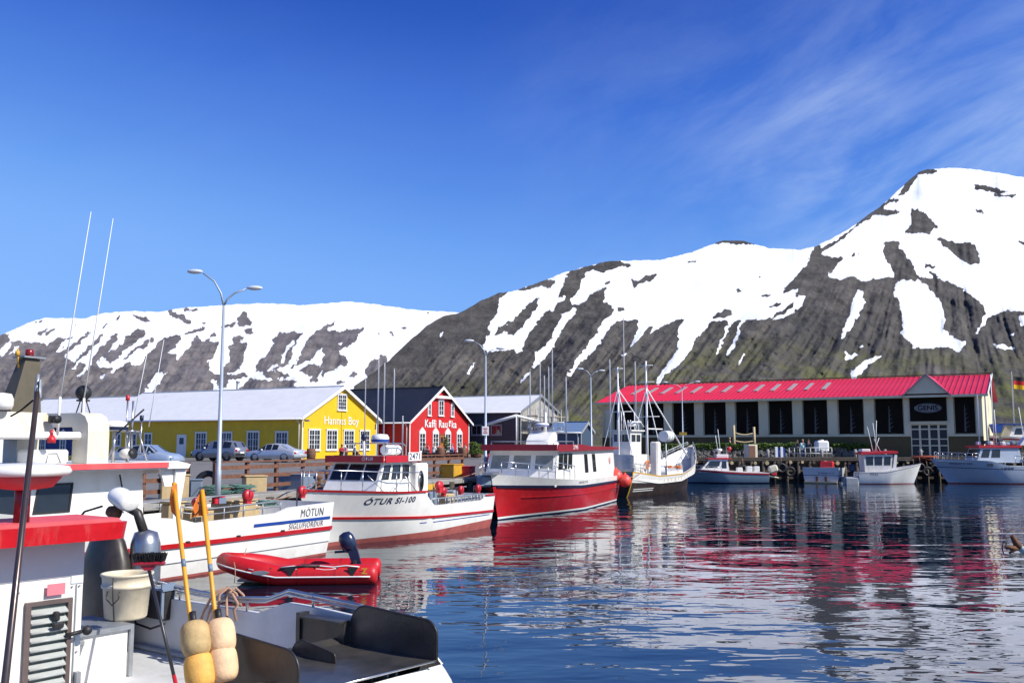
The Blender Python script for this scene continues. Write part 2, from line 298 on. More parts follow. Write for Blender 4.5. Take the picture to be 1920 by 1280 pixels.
RP = [
 (0, [(560, 800), (640, 750), (690, 700), (765, 635), (830, 585), (905, 555), (957, 540), (1000, 560), (1060, 600), (1200, 600), (1270, 597), (1340, 602), (1440, 598), (1512, 560), (1500, 520), (1530, 478), (1583, 484), (1565, 500), (1550, 521), (1577, 524), (1602, 516), (1612, 528), (1640, 522), (1700, 520), (1760, 521), (1800, 538), (1832, 560), (1848, 580), (1842, 600), (1830, 630), (1855, 595), (1885, 582), (1960, 584), (2700, 600), (2700, 840), (500, 840)]),
 (0, [(1107, 495), (1085, 503), (1062, 511), (1056, 535), (1050, 550), (1048, 562), (1040, 580), (1020, 595), (1010, 612), (1120, 640), (1133, 600), (1148, 590), (1150, 573), (1130, 567), (1134, 553), (1137, 537), (1120, 544), (1108, 553), (1095, 567), (1070, 572), (1068, 564), (1083, 548), (1086, 540), (1092, 526), (1095, 515), (1114, 503)]),
 (0, [(1135, 489), (1158, 489), (1172, 493), (1192, 497), (1180, 500), (1160, 500), (1140, 508), (1128, 513), (1118, 508), (1108, 500)]),
 (1, [(957, 546), (1010, 541), (1030, 530), (1062, 516), (1057, 530), (1046, 565), (1040, 572), (1018, 592), (1003, 610), (990, 625), (980, 650), (979, 657), (970, 662), (966, 653), (950, 657), (930, 656), (912, 661), (905, 654), (912, 635), (921, 622), (915, 612), (935, 585), (936, 562)]),
 (0, [(1012, 559), (1005, 575), (990, 600), (975, 617), (962, 628), (945, 626), (924, 629), (935, 612), (950, 604), (965, 600), (985, 575), (1000, 562)]),
 (0, [(968, 545), (985, 537), (1015, 525), (1045, 528), (1030, 540), (1015, 535), (1000, 541), (980, 545)]),
 (1, [(1080, 573), (1076, 590), (1062, 605), (1055, 615), (1045, 632), (1040, 648), (1025, 667), (1010, 681), (998, 692), (1001, 672), (1005, 660), (1020, 650), (1035, 634), (1045, 610), (1052, 600), (1055, 592), (1043, 588), (1062, 585)]),
 (1, [(1066, 555), (1052, 566), (1046, 566), (1055, 556)]),
 (1, [(1000, 690), (996, 698), (984, 714), (974, 723), (980, 709)]),
 (1, [(907, 663), (900, 672), (880, 692), (866, 716), (884, 694)]),
 (1, [(1133, 597), (1172, 596), (1150, 608), (1130, 635), (1110, 660), (1088, 681), (1066, 707), (1062, 708), (1080, 676), (1100, 650), (1122, 622)]),
 (1, [(1172, 592), (1200, 602), (1195, 620), (1182, 648), (1177, 656), (1195, 640), (1215, 614), (1230, 611), (1211, 629), (1242, 611), (1290, 590)]),
 (1, [(1168, 661), (1182, 660), (1162, 672)]),
 (1, [(1291, 592), (1274, 610), (1270, 650), (1262, 668), (1245, 690), (1228, 724), (1237, 726), (1246, 704), (1272, 685), (1292, 660), (1306, 635), (1332, 605), (1345, 590)]),
 (0, [(1332, 597), (1345, 588), (1365, 580), (1377, 590), (1350, 597)]),
 (1, [(1366, 594), (1378, 596), (1364, 620), (1354, 645), (1341, 668), (1338, 667), (1350, 645), (1360, 618)]),
 (1, [(1402, 594), (1386, 618), (1383, 634), (1376, 655), (1363, 673), (1366, 655), (1378, 632), (1384, 612), (1394, 598), (1425, 590), (1412, 602)]),
 (1, [(1400, 655), (1392, 672), (1381, 690), (1386, 672)]),
 (0, [(1462, 551), (1482, 530), (1498, 513), (1512, 497), (1530, 482), (1545, 520), (1520, 560), (1500, 552), (1488, 562), (1496, 540), (1480, 545)]),
 (0, [(1450, 592), (1470, 580), (1492, 563), (1485, 575), (1462, 593)]),
 (1, [(1440, 600), (1475, 585), (1500, 565), (1512, 551), (1505, 568), (1485, 588), (1455, 601)]),
 (1, [(1608, 541), (1618, 545), (1622, 567), (1602, 605), (1582, 636), (1575, 633), (1594, 590), (1598, 560)]),
 (1, [(1697, 524), (1722, 525), (1742, 540), (1766, 570), (1773, 598), (1768, 615), (1790, 634), (1812, 641), (1800, 660), (1780, 652), (1730, 652), (1706, 653), (1714, 648), (1690, 625), (1693, 590), (1681, 560), (1673, 550), (1682, 532)]),
 (0, [(1707, 389), (1722, 394), (1737, 405), (1757, 422), (1746, 437), (1720, 438), (1696, 438), (1709, 415)]),
 (0, [(1655, 453), (1684, 451), (1686, 465), (1701, 480), (1712, 497), (1716, 512), (1728, 524), (1680, 524), (1672, 500), (1662, 490), (1655, 470)]),
 (0, [(1755, 446), (1790, 454), (1818, 454), (1830, 464), (1839, 490), (1822, 496), (1800, 485), (1775, 465)]),
 (0, [(1515, 490), (1526, 466), (1590, 430), (1625, 405), (1650, 383), (1680, 368), (1700, 338), (1722, 318), (1740, 314), (1762, 322), (1745, 326), (1722, 328), (1704, 355), (1690, 366), (1674, 373), (1698, 377), (1666, 380), (1655, 391), (1692, 394), (1680, 402), (1640, 404), (1622, 413), (1600, 430), (1585, 445), (1550, 466), (1535, 480)]),
 (1, [(1540, 466), (1575, 445), (1605, 423), (1602, 421), (1572, 440), (1540, 460)]),
 (0, [(1828, 347), (1850, 349), (1880, 357), (1905, 360), (1870, 361), (1830, 355)]), (0, [(1862, 364), (1905, 366), (1900, 370), (1868, 368)]),
 (0, [(1830, 392), (1842, 393), (1844, 400), (1832, 399)]), (0, [(1905, 452), (1960, 455), (1955, 465), (1915, 458)]),
 (0, [(1338, 458), (1350, 446), (1390, 446), (1420, 461), (1400, 458), (1350, 457)]), (0, [(1285, 489), (1310, 490), (1308, 493), (1288, 492)]),
 (0, [(1183, 523), (1200, 524), (1215, 515), (1232, 512), (1225, 525), (1200, 530), (1188, 540)]), (0, [(1130, 530), (1146, 527), (1142, 534)]), (0, [(1157, 577), (1170, 575), (1172, 582), (1160, 584)]),
 (0, [(1380, 545), (1390, 541), (1388, 550), (1381, 551)]), (0, [(1425, 553), (1447, 550), (1440, 556), (1427, 558)]), (0, [(1421, 518), (1429, 515), (1426, 520)]),
 (0, [(1437, 578), (1470, 563), (1460, 573), (1440, 580)]), (0, [(1594, 477), (1606, 472), (1607, 480), (1597, 482)]), (0, [(1732, 497), (1755, 498), (1752, 504), (1735, 503)]), (0, [(1740, 508), (1764, 517), (1752, 520), (1742, 513)]),
 (1, [(1662, 665), (1630, 682), (1605, 709), (1594, 709), (1597, 697), (1622, 675), (1650, 667)]),
 (1, [(1583, 654), (1592, 664), (1613, 662), (1600, 673), (1585, 674)]), (1, [(1609, 650), (1622, 647), (1618, 653)]), (1, [(1633, 654), (1640, 652), (1638, 657)]), (1, [(1853, 644), (1880, 646), (1912, 655), (1880, 655)]), (1, [(1888, 625), (1904, 622), (1900, 629)]), (1, [(1910, 590), (1960, 588), (1960, 610), (1914, 610)]),
 (1, [(942, 632), (938, 626), (948, 620), (952, 622)]), (1, [(822, 630), (830, 622), (836, 620), (826, 632)]),
]
LP = [
 (0, [(-750, 840), (-750, 742), (1040, 742), (1040, 840)]),
 (0, [(-750, 840), (-750, 640), (-100, 640), (0, 627), (17, 627), (20, 637), (50, 642), (78, 642), (95, 652), (125, 643), (100, 662), (60, 690), (20, 700), (0, 720), (0, 760)]),
 (1, [(0, 655), (18, 638), (22, 645), (10, 665), (0, 672)]), (1, [(12, 668), (30, 650), (36, 645), (30, 657), (18, 666)]), (1, [(8, 685), (30, 680), (15, 692)]),
 (0, [(-10, 770), (-10, 700), (20, 665), (75, 665), (100, 652), (118, 668), (140, 680), (165, 683), (200, 690), (245, 680), (265, 690), (300, 660), (330, 665), (330, 700), (345, 700), (345, 770)]),
 (0, [(80, 665), (108, 665), (135, 645), (168, 621), (172, 624), (130, 661), (100, 682), (75, 690)]),
 (0, [(95, 640), (122, 625), (112, 634), (128, 632), (98, 655), (88, 655)]), (0, [(70, 622), (90, 613), (92, 617), (74, 630)]), (0, [(85, 624), (110, 613), (105, 618), (86, 630)]),
 (0, [(62, 606), (70, 602), (84, 598), (76, 605)]), (0, [(125, 635), (142, 625), (138, 632), (128, 640)]), (0, [(135, 608), (143, 607), (142, 610)]),
 (0, [(123, 697), (140, 680), (165, 650), (180, 634), (197, 621), (188, 640), (170, 656), (150, 677), (132, 693)]),
 (0, [(165, 690), (185, 656), (205, 636), (223, 622), (220, 636), (202, 660), (190, 670), (178, 692)]),
 (0, [(213, 600), (222, 592), (226, 590), (220, 600)]), (0, [(182, 616), (212, 600), (208, 605), (184, 618)]),
 (0, [(194, 667), (229, 646), (236, 632), (256, 619), (268, 617), (273, 626), (255, 641), (236, 655), (225, 670), (205, 682)]),
 (0, [(218, 684), (245, 660), (270, 641), (292, 627), (286, 640), (266, 655), (250, 667), (234, 678)]),
 (1, [(128, 696), (150, 674), (175, 655), (186, 648), (184, 656), (170, 664), (150, 682), (132, 696)]),
 (1, [(142, 707), (158, 690), (168, 676), (175, 672), (172, 688), (155, 703)]),
 (1, [(206, 695), (235, 672), (262, 652), (268, 655), (240, 678), (212, 700)]),
 (1, [(187, 707), (196, 697), (199, 700), (190, 711)]), (1, [(187, 725), (197, 714), (180, 735), (170, 742)]),
 (0, [(246, 589), (258, 593), (280, 596), (288, 601), (278, 603), (262, 600), (250, 594)]),
 (0, [(306, 614), (318, 612), (317, 615)]),
 (0, [(300, 638), (320, 630), (338, 626), (340, 634), (326, 650), (312, 660), (298, 678), (288, 700), (268, 745), (180, 750), (230, 715), (262, 682), (272, 668), (292, 650)]),
 (1, [(268, 744), (283, 715), (292, 700), (305, 700), (318, 693), (300, 716), (280, 744)]),
 (0, [(337, 627), (350, 622), (380, 614), (402, 608), (382, 618), (350, 628)]), (0, [(395, 617), (412, 613), (440, 604), (445, 609), (420, 615)]), (0, [(369, 608), (384, 604), (387, 608)]),
 (0, [(360, 635), (370, 629), (382, 640), (396, 632), (392, 640), (412, 641), (405, 655), (399, 670), (388, 676), (393, 690), (402, 702), (396, 715), (404, 735), (400, 750), (298, 750), (306, 715), (320, 690), (342, 665), (358, 645)]),
 (0, [(350, 655), (360, 645), (356, 652)]), (0, [(393, 632), (402, 623), (408, 626), (400, 632)]),
 (0, [(437, 631), (450, 629), (457, 633), (445, 643), (462, 642), (464, 650), (456, 662), (457, 677), (453, 690), (432, 700), (416, 703), (420, 688), (429, 678), (433, 668), (430, 650), (441, 646)]),
 (0, [(459, 583), (466, 592), (470, 602), (472, 608), (460, 613), (448, 611), (444, 597), (452, 590)]), (0, [(464, 580), (476, 571), (470, 578)]), (0, [(455, 616), (478, 614), (470, 619), (480, 623), (470, 627), (456, 621)]),
 (0, [(310, 583), (324, 582), (330, 588), (345, 592), (358, 600), (356, 608), (343, 606), (336, 598), (318, 590)]), (0, [(342, 579), (370, 579), (372, 582), (345, 582)]),
 (0, [(525, 623), (572, 622), (556, 640), (548, 655), (541, 682), (530, 688), (520, 681), (506, 690), (492, 696), (476, 699), (482, 680), (500, 664), (511, 645), (513, 634)]),
 (1, [(527, 672), (535, 655), (552, 634), (553, 637), (538, 660), (534, 680), (525, 682)]),
 (0, [(635, 598), (622, 611), (614, 620), (642, 622), (652, 618), (687, 612), (672, 630), (655, 650), (642, 651), (634, 665), (650, 668), (653, 675), (650, 688), (640, 685), (626, 692), (608, 702), (603, 690), (606, 668), (604, 650), (588, 670), (566, 682), (553, 690), (558, 676), (574, 645), (582, 630), (606, 614), (624, 602)]),
 (1, [(633, 640), (645, 640), (640, 648), (634, 646)]), (0, [(545, 690), (553, 680), (550, 690)]),
 (0, [(559, 696), (580, 682), (600, 684), (602, 698), (592, 706), (574, 703)]), (0, [(603, 702), (610, 700), (611, 706), (604, 707)]),
 (0, [(398, 700), (430, 703), (462, 699), (466, 705), (440, 712), (402, 714)]), (0, [(405, 715), (425, 712), (430, 722), (410, 735)]),
 (0, [(412, 752), (440, 735), (470, 709), (500, 713), (560, 712), (550, 722), (582, 726), (582, 738), (500, 745), (420, 755)]), (0, [(494, 694), (525, 696), (545, 706), (520, 710), (498, 708)]), (0, [(505, 694), (525, 686), (522, 692)]),
 (0, [(686, 692), (694, 677), (704, 672), (713, 672), (712, 667), (724, 665), (728, 676), (735, 700), (690, 712)]),
 (0, [(655, 705), (662, 697), (672, 700), (665, 708), (648, 708)]), (0, [(628, 716), (645, 712), (650, 718), (630, 724)]), (0, [(580, 708), (600, 711), (596, 716), (580, 714)]),
 (0, [(740, 612), (766, 613), (760, 618)]), (0, [(704, 623), (716, 628), (708, 629)]), (0, [(730, 623), (738, 624), (741, 641), (735, 630)]), (0, [(660, 608), (667, 607), (665, 610)]), (0, [(714, 610), (719, 608), (717, 612)]), (0, [(795, 583), (808, 584), (804, 587)]), (0, [(792, 613), (800, 614), (798, 616)]),
]
def mountain(name, ridge, base_y, d0, d1, polys, x0, x1, step, rows, lean, amp, seed, mt, expo=1.0):
    rx = np.array([p[0] for p in ridge], float); ry = np.array([p[1] for p in ridge], float)
    cols = np.arange(x0, x1 + 1, step, dtype=float); nC = len(cols)
    top = np.interp(cols, rx, ry)
    crest = (fbm(cols / 9.0, cols * 0, 4, seed + 5) - 0.5) * 3.0
    gx, gy = x0 - 40, 250; mw, mh = int(x1 - x0 + 80), 560
    g = raster(polys, gx, gy, mw, mh)
    tt = np.linspace(0, 1, rows)[:, None]
    Y = base_y + (top[None, :] - base_y) * tt + crest[None, :] * tt ** 14; X = np.repeat(cols[None, :], rows, 0); T = np.repeat(tt, nC, 1)
    k = lean(X)
    gc = X + k * (Y - 600)                                   # gullies follow the fall line
    gul = np.abs(fbm(gc / 34.0, T * 2.2, 4, seed) - 0.5) * 2
    rough = fbm(X / 22.0, Y / 16.0, 5, seed + 9) - 0.5
    env = np.sin(np.clip(T * 1.02, 0, 1) * math.pi) ** 1.2
    ixs = np.clip((X - gx).astype(int), 0, mw - 1); iys = np.clip((Y - gy).astype(int), 0, mh - 1); gb = g.copy()
    for _ in range(40): gb = (gb + np.roll(gb, 2, 0) + np.roll(gb, -2, 0) + np.roll(gb, 2, 1) + np.roll(gb, -2, 1)) / 5
    bare = 1 - 0.97 * gb[iys, ixs]
    kk = (d1 - d0) / (base_y - ry.min()); YY = Y - crest[None, :] * tt ** 14
    broad = (fbm(gc / 150.0 + 3, YY / 120.0, 3, seed + 60) - 0.5) * amp * 1.0
    D = d0 + kk * (base_y - YY) + np.sin(np.clip(T, 0, 1) * math.pi * .5) * broad + env * amp * bare * (0.35 - gul) * (1.15 - T) + rough * amp * 0.55 * bare * env
    U = (X - 960) / FPX; V = (640 - Y) / FPX
    b = math.cos(PITCH) - V * math.sin(PITCH); c = math.sin(PITCH) + V * math.cos(PITCH)
    # azimuth columns keep their bearing; height follows from bearing and distance
    PX = U / b * D; PY = D; PZ = CAM_H + c / b * D
    PZ[0] = -6.0
    # backside: drops behind the ridge
    back = 14; BX = []; BY = []; BZ = []
    for i in range(1, back + 1):
        f = i / back; dd = D[-1] + (d1 - d0) * 0.9 * f
        BX.append(PX[-1] / D[-1] * dd); BY.append(dd); BZ.append(PZ[-1] * (1 - .9 * f ** 1.3) - 4 * f)
    PX = np.vstack([PX, BX]); PY = np.vstack([PY, BY]); PZ = np.vstack([PZ, BZ]); rowsT = rows + back
    # snow cover read at warped places so that the edges are ragged
    wx = (fbm(X / 7.0, Y / 7.0, 4, seed + 20) - .5) * 11; wy = (fbm(X / 7.0, Y / 7.0, 4, seed + 30) - .5) * 9
    ix = np.clip((X + wx - gx).astype(int), 0, mw - 1); iy = np.clip((Y + wy - gy).astype(int), 0, mh - 1)
    S = g[iy, ix]; S = S + (fbm(gc / 5.0, Y / 34.0, 4, seed + 70) - .5) * (0.62 if seed < 20 else 1.0) + (fbm(gc / 14.0, Y / 40.0, 3, seed + 80) - .5) * 0.30; S = np.where(Y > 752, 0, S); S = np.vstack([S, np.ones((back, nC))])
    G = np.clip((Y - (base_y - np.interp(X, [500, 1100, 1350, 1500, 1800, 2000], [110, 130, 215, 200, 190, 180]))) / 95, 0, 1); G = np.vstack([G, np.zeros((back, nC))])
    verts = np.stack([PX, PY, PZ], -1).reshape(-1, 3)
    a = (np.arange(rowsT - 1)[:, None] * nC + np.arange(nC - 1)[None, :]).reshape(-1)
    faces = np.stack([a, a + 1, a + nC + 1, a + nC], -1)
    me = bpy.data.meshes.new(name); me.vertices.add(len(verts)); me.vertices.foreach_set('co', verts.astype(np.float32).ravel())
    me.loops.add(faces.size); me.loops.foreach_set('vertex_index', faces.astype(np.int32).ravel())
    me.polygons.add(len(faces)); me.polygons.foreach_set('loop_start', np.arange(0, faces.size, 4, dtype=np.int32)); me.polygons.foreach_set('loop_total', np.full(len(faces), 4, dtype=np.int32))
    me.update(calc_edges=True); me.polygons.foreach_set('use_smooth', np.ones(len(faces), dtype=bool))
    for nm, arr in (('snow', S), ('moss', G)):
        at = me.attributes.new(nm, 'FLOAT', 'POINT'); at.data.foreach_set('value', arr.astype(np.float32).ravel())
    me.materials.append(mt); o = bpy.data.objects.new(name, me); COL.objects.link(o); return o
def mountain_mat(name, rock, rock2, moss, nscale, snowcol=(0.88, 0.89, 0.92)):
    m = bpy.data.materials.new(name); m.use_nodes = True; t = m.node_tree; b = t.nodes['Principled BSDF']; b.inputs['Roughness'].default_value = 0.85; b.inputs['Specular IOR Level'].default_value = 0.15
    c = N(t, 'ShaderNodeTexCoord'); sa = N(t, 'ShaderNodeAttribute', attribute_name='snow'); ga = N(t, 'ShaderNodeAttribute', attribute_name='moss')
    def noise(s, d, r, vec=None):
        n = N(t, 'ShaderNodeTexNoise'); n.inputs['Scale'].default_value = s; n.inputs['Detail'].default_value = d; n.inputs['Roughness'].default_value = r; t.links.new(vec or c.outputs['Object'], n.inputs['Vector']); return n
    n1 = noise(nscale, 8, 0.7); n2 = noise(nscale * 0.13, 6, 0.62); n3 = noise(nscale * 0.5, 8, 0.72)
    # screes and rock bands
    mixr = N(t, 'ShaderNodeMix', data_type='RGBA'); r = N(t, 'ShaderNodeMapRange'); r.inputs[1].default_value = 0.35; r.inputs[2].default_value = 0.65; t.links.new(n2.outputs['Fac'], r.inputs[0]); t.links.new(r.outputs[0], mixr.inputs[0])
    mixr.inputs[6].default_value = (*rock, 1); mixr.inputs[7].default_value = (*rock2, 1)
    mul = N(t, 'ShaderNodeMix', data_type='RGBA', blend_type='MULTIPLY'); mul.inputs[0].default_value = 1; rr = N(t, 'ShaderNodeMapRange'); rr.inputs[1].default_value = 0.3; rr.inputs[2].default_value = 0.7; rr.inputs[3].default_value = 0.55; rr.inputs[4].default_value = 1.35
    t.links.new(n3.outputs['Fac'], rr.inputs[0]); t.links.new(mixr.outputs[2], mul.inputs[6]); t.links.new(rr.outputs[0], mul.inputs[7])
    gm = N(t, 'ShaderNodeMath', operation='MULTIPLY'); rg = N(t, 'ShaderNodeMapRange'); rg.inputs[1].default_value = 0.42; rg.inputs[2].default_value = 0.60; t.links.new(noise(nscale * 0.3, 7, 0.68).outputs['Fac'], rg.inputs[0])
    t.links.new(rg.outputs[0], gm.inputs[0]); t.links.new(ga.outputs['Fac'], gm.inputs[1])
    mg = N(t, 'ShaderNodeMix', data_type='RGBA'); t.links.new(gm.outputs[0], mg.inputs[0]); t.links.new(mul.outputs[2], mg.inputs[6]); mg.inputs[7].default_value = (*moss, 1)
    sn = N(t, 'ShaderNodeMath', operation='MULTIPLY_ADD'); t.links.new(n1.outputs['Fac'], sn.inputs[0]); sn.inputs[1].default_value = 0.85; t.links.new(sa.outputs['Fac'], sn.inputs[2])
    th = N(t, 'ShaderNodeMapRange'); th.inputs[1].default_value = 0.885; th.inputs[2].default_value = 0.955; t.links.new(sn.outputs[0], th.inputs[0])
    ms = N(t, 'ShaderNodeMix', data_type='RGBA'); t.links.new(th.outputs[0], ms.inputs[0]); t.links.new(mg.outputs[2], ms.inputs[6]); sm_ = N(t, 'ShaderNodeMix', data_type='RGBA'); t.links.new(r.outputs[0], sm_.inputs[0]); sm_.inputs[6].default_value = (*snowcol, 1); sm_.inputs[7].default_value = (.76, .79, .84, 1); t.links.new(sm_.outputs[2], ms.inputs[7])
    t.links.new(ms.outputs[2], b.inputs['Base Color'])
    hh = N(t, 'ShaderNodeMath', operation='SUBTRACT'); hh.inputs[0].default_value = 1.0; t.links.new(th.outputs[0], hh.inputs[1])
    h2 = N(t, 'ShaderNodeMath', operation='MULTIPLY_ADD'); t.links.new(hh.outputs[0], h2.inputs[0]); h2.inputs[1].default_value = 0.8; h2.inputs[2].default_value = 0.26
    h3 = N(t, 'ShaderNodeMath', operation='MULTIPLY'); t.links.new(h2.outputs[0], h3.inputs[0]); t.links.new(n3.outputs['Fac'], h3.inputs[1])
    bp = N(t, 'ShaderNodeBump'); bp.inputs['Distance'].default_value = 11.0; bp.inputs['Strength'].default_value = 0.8; t.links.new(h3.outputs[0], bp.inputs['Height']); t.links.new(bp.outputs[0], b.inputs['Normal'])
    return m
ridge_r = [(540, 812), (600, 785), (640, 752), (660, 727), (690, 705), (730, 675), (765, 641), (800, 611), (830, 593), (862, 586), (905, 562), (935, 549), (960, 546), (1000, 533), (1060, 510), (1110, 497), (1135, 490), (1240, 487), (1290, 475), (1335, 458), (1355, 451), (1395, 451), (1415, 458), (1440, 465), (1500, 468), (1530, 462), (1590, 430), (1650, 388), (1700, 342), (1722, 323), (1740, 317), (1800, 315), (1860, 322), (1920, 333), (2000, 350), (2150, 400), (2400, 480), (2700, 560)]
ridge_l = [(-700, 700), (-400, 660), (-100, 648), (0, 628), (30, 615), (65, 600), (85, 596), (160, 597), (190, 587), (235, 583), (300, 585), (330, 578), (400, 573), (450, 570), (500, 568), (560, 572), (620, 568), (650, 565), (700, 570), (770, 580), (850, 585), (900, 590), (1000, 620)]
mm_r = mountain_mat('near_mountain_rock_and_snow', (0.062, 0.059, 0.056), (0.108, 0.099, 0.088), (0.115, 0.118, 0.040), 0.05)
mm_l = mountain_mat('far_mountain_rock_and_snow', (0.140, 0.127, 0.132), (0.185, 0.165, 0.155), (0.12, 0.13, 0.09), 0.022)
mo1 = mountain('mountain', ridge_r, 826, 1150, 2500, RP, 540, 2700, 2, 220, lambda x: np.interp(x, [600, 1450, 1750, 2000], [0.8, 0.75, 0.0, -0.5]), 70, 3, mm_r)
tag(mo1, kind='structure')
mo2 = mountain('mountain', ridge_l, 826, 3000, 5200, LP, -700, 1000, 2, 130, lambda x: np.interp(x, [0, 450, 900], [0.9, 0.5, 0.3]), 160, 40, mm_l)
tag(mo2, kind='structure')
# ------------------------------------------------------------ water
def water_mat():
    m = bpy.data.materials.new('harbour_water'); m.use_nodes = True; t = m.node_tree; b = t.nodes['Principled BSDF']
    b.inputs['Base Color'].default_value = (0.0012, 0.009, 0.022, 1); b.inputs['Roughness'].default_value = 0.012; b.inputs['IOR'].default_value = 1.42
    c = N(t, 'ShaderNodeTexCoord')
    def layer(scale, sx_, sy_, rz, det, dist=0.0):
        mp_ = N(t, 'ShaderNodeMapping'); mp_.inputs['Rotation'].default_value = (0, 0, R(rz)); mp_.inputs['Scale'].default_value = (sx_, sy_, 1); t.links.new(c.outputs['Object'], mp_.inputs[0])
        n = N(t, 'ShaderNodeTexNoise'); n.inputs['Scale'].default_value = scale; n.inputs['Detail'].default_value = det; n.inputs['Roughness'].default_value = 0.5; n.inputs['Distortion'].default_value = dist
        t.links.new(mp_.outputs[0], n.inputs['Vector']); return n
    a = layer(0.50, 0.62, 1.2, 8, 1.0, 0.35); d = layer(1.7, 0.65, 1.25, -9, 1.6, 0.25); e = layer(5.0, .8, 1.2, 20, 0.5)
    pa = layer(0.055, 1, 1.3, 0, 2)          # calmer and rougher patches
    pr = N(t, 'ShaderNodeMapRange'); pr.inputs[1].default_value = 0.38; pr.inputs[2].default_value = 0.62; pr.inputs[3].default_value = 0.42; pr.inputs[4].default_value = 1.35; t.links.new(pa.outputs['Fac'], pr.inputs[0])
    s1 = N(t, 'ShaderNodeMath', operation='MULTIPLY'); t.links.new(a.outputs['Fac'], s1.inputs[0]); s1.inputs[1].default_value = 0.048
    s2 = N(t, 'ShaderNodeMath', operation='MULTIPLY_ADD'); t.links.new(d.outputs['Fac'], s2.inputs[0]); s2.inputs[1].default_value = 0.0135; t.links.new(s1.outputs[0], s2.inputs[2])
    s3 = N(t, 'ShaderNodeMath', operation='MULTIPLY_ADD'); t.links.new(e.outputs['Fac'], s3.inputs[0]); s3.inputs[1].default_value = 0.0017; t.links.new(s2.outputs[0], s3.inputs[2])
    s4 = N(t, 'ShaderNodeMath', operation='MULTIPLY'); t.links.new(s3.outputs[0], s4.inputs[0]); t.links.new(pr.outputs[0], s4.inputs[1])
    bp = N(t, 'ShaderNodeBump'); bp.inputs['Distance'].default_value = 1.0; bp.inputs['Strength'].default_value = 1.0; t.links.new(s4.outputs[0], bp.inputs['Height']); t.links.new(bp.outputs[0], b.inputs['Normal'])
    return m
wm = MB(); wm.add([(-400, -300, 0), (600, -300, 0), (600, 100, 0), (-400, 100, 0)], [(0, 1, 2, 3)])
tag(wm.obj('water', water_mat()), kind='structure')
# ------------------------------------------------------------ land
E0 = Vector((-8.45, 29.4)); ED = Vector((0.379, 0.925)); EN = Vector((0.925, -0.379))   # quay edge: point, direction, towards the water
FARY = 82.0
def edge_x(y): return E0.x + ED.x * (y - E0.y) / ED.y
def gz(x, y): return 1.5 + 0.3 * min(1, max(0, (y - 30) / 50)) + 0.25 * min(1, max(0, (y - 84) / 30))
def G(px, d):                    # a point on the ground at photo column px, distance d
    x = (px - 960) / FPX * d / math.cos(PITCH) ; 
    for _ in range(3):
        z = gz(x, d); a, b, c = ray(px, 832 + (CAM_H - z) / d * FPX); x = a / b * d
    return Vector((x, d, z))
gm_ = MB(); ys = [-60, -30, 0] + list(range(10, 82, 4)) + [FARY]
rowsv = []
for y in ys:
    xe = edge_x(y); rowsv.append([(xe + o, y, gz(xe, y)) for o in (0, -2, -6, -12, -25, -50, -100, -300)])
vs = [p for r_ in rowsv for p in r_]; k = 8
gm_.add(vs, [(i * k + j, i * k + j + 1, (i + 1) * k + j + 1, (i + 1) * k + j) for i in range(len(ys) - 1) for j in range(k - 1)])
xe = edge_x(FARY); xs = [-900, -300, -100, -40, 0, xe, 30, 60, 120, 400, 900]; ys2 = [FARY, 90, 100, 110, 125, 150, 250, 1300]
vs = [(x, y, gz(x, y) if y < 200 else 2.05) for y in ys2 for x in xs]; k = len(xs)
gm_.add(vs, [(i * k + j, i * k + j + 1, (i + 1) * k + j + 1, (i + 1) * k + j) for i in range(len(ys2) - 1) for j in range(k - 1) if True])
def ground_mat():
    m = mat('ground_asphalt_and_gravel', (0.17, 0.16, 0.15), 0.9, 0, 0.3, 0.7, 0.01, 6, 0.3, (0.09, 0.085, 0.075)); return m
tag(gm_.obj('ground', ground_mat()), kind='structure')
gr = MB(); gr.add([(-4000, 1200, 2.0), (7000, 1200, 2.0), (9000, 6500, 3), (-6000, 6500, 3)], [(0, 1, 2, 3)])
gr.add([(-900, 140, 2.06), (900, 140, 2.06), (1600, 1250, 2.12), (-1600, 1250, 2.12)], [(0, 1, 2, 3)])
tag(gr.obj('valley_floor', mat('valley_grass', (0.09, 0.11, 0.04), 0.95, 0, 0.4, 0.02, 0, 0, 0.5, (0.10, 0.09, 0.06))), kind='structure')
# near quay the photographer stands on
nq = MB(); nq.b2((-40, -30, -3), (25, 0.6, 1.5)); tag(nq.obj('near_quay', M['concrete']), kind='structure')
# ------------------------------------------------------------ quays
def rocks(mb, p0, p1, z0, z1, depth, n, seed, size):
    rr = random.Random(seed); a = Vector(p0); b = Vector(p1)
    for i in range(n):
        t = rr.random(); h = rr.random(); c = a.lerp(b, t); s_ = size * (0.6 + rr.random() * 0.9)
        nrm = Vector((-(b - a).y, (b - a).x)).normalized()
        cc = Vector((c.x, c.y)) + nrm * (h * depth); z = z0 + (z1 - z0) * h
        q = Matrix.Rotation(rr.random() * 6, 3, 'Z') @ Matrix.Rotation(rr.random() * 3, 3, 'X')
        vs = []
        for v in ((1, 0, 0), (-1, 0, 0), (0, 1, 0), (0, -1, 0), (0, 0, 1), (0, 0, -1), (.7, .7, .5), (-.7, .6, -.5), (.6, -.7, -.5)):
            vs.append(q @ (Vector(v) * s_ * (0.7 + rr.random() * 0.5)) + Vector((cc.x, cc.y, z)))
        bm = bmesh.new(); vv = [bm.verts.new(p) for p in vs]; bmesh.ops.convex_hull(bm, input=vv); bm.verts.index_update()
        keep = [v for v in bm.verts]; mb.add([v.co for v in keep], [[v.index for v in f.verts] for f in bm.faces]); bm.free()
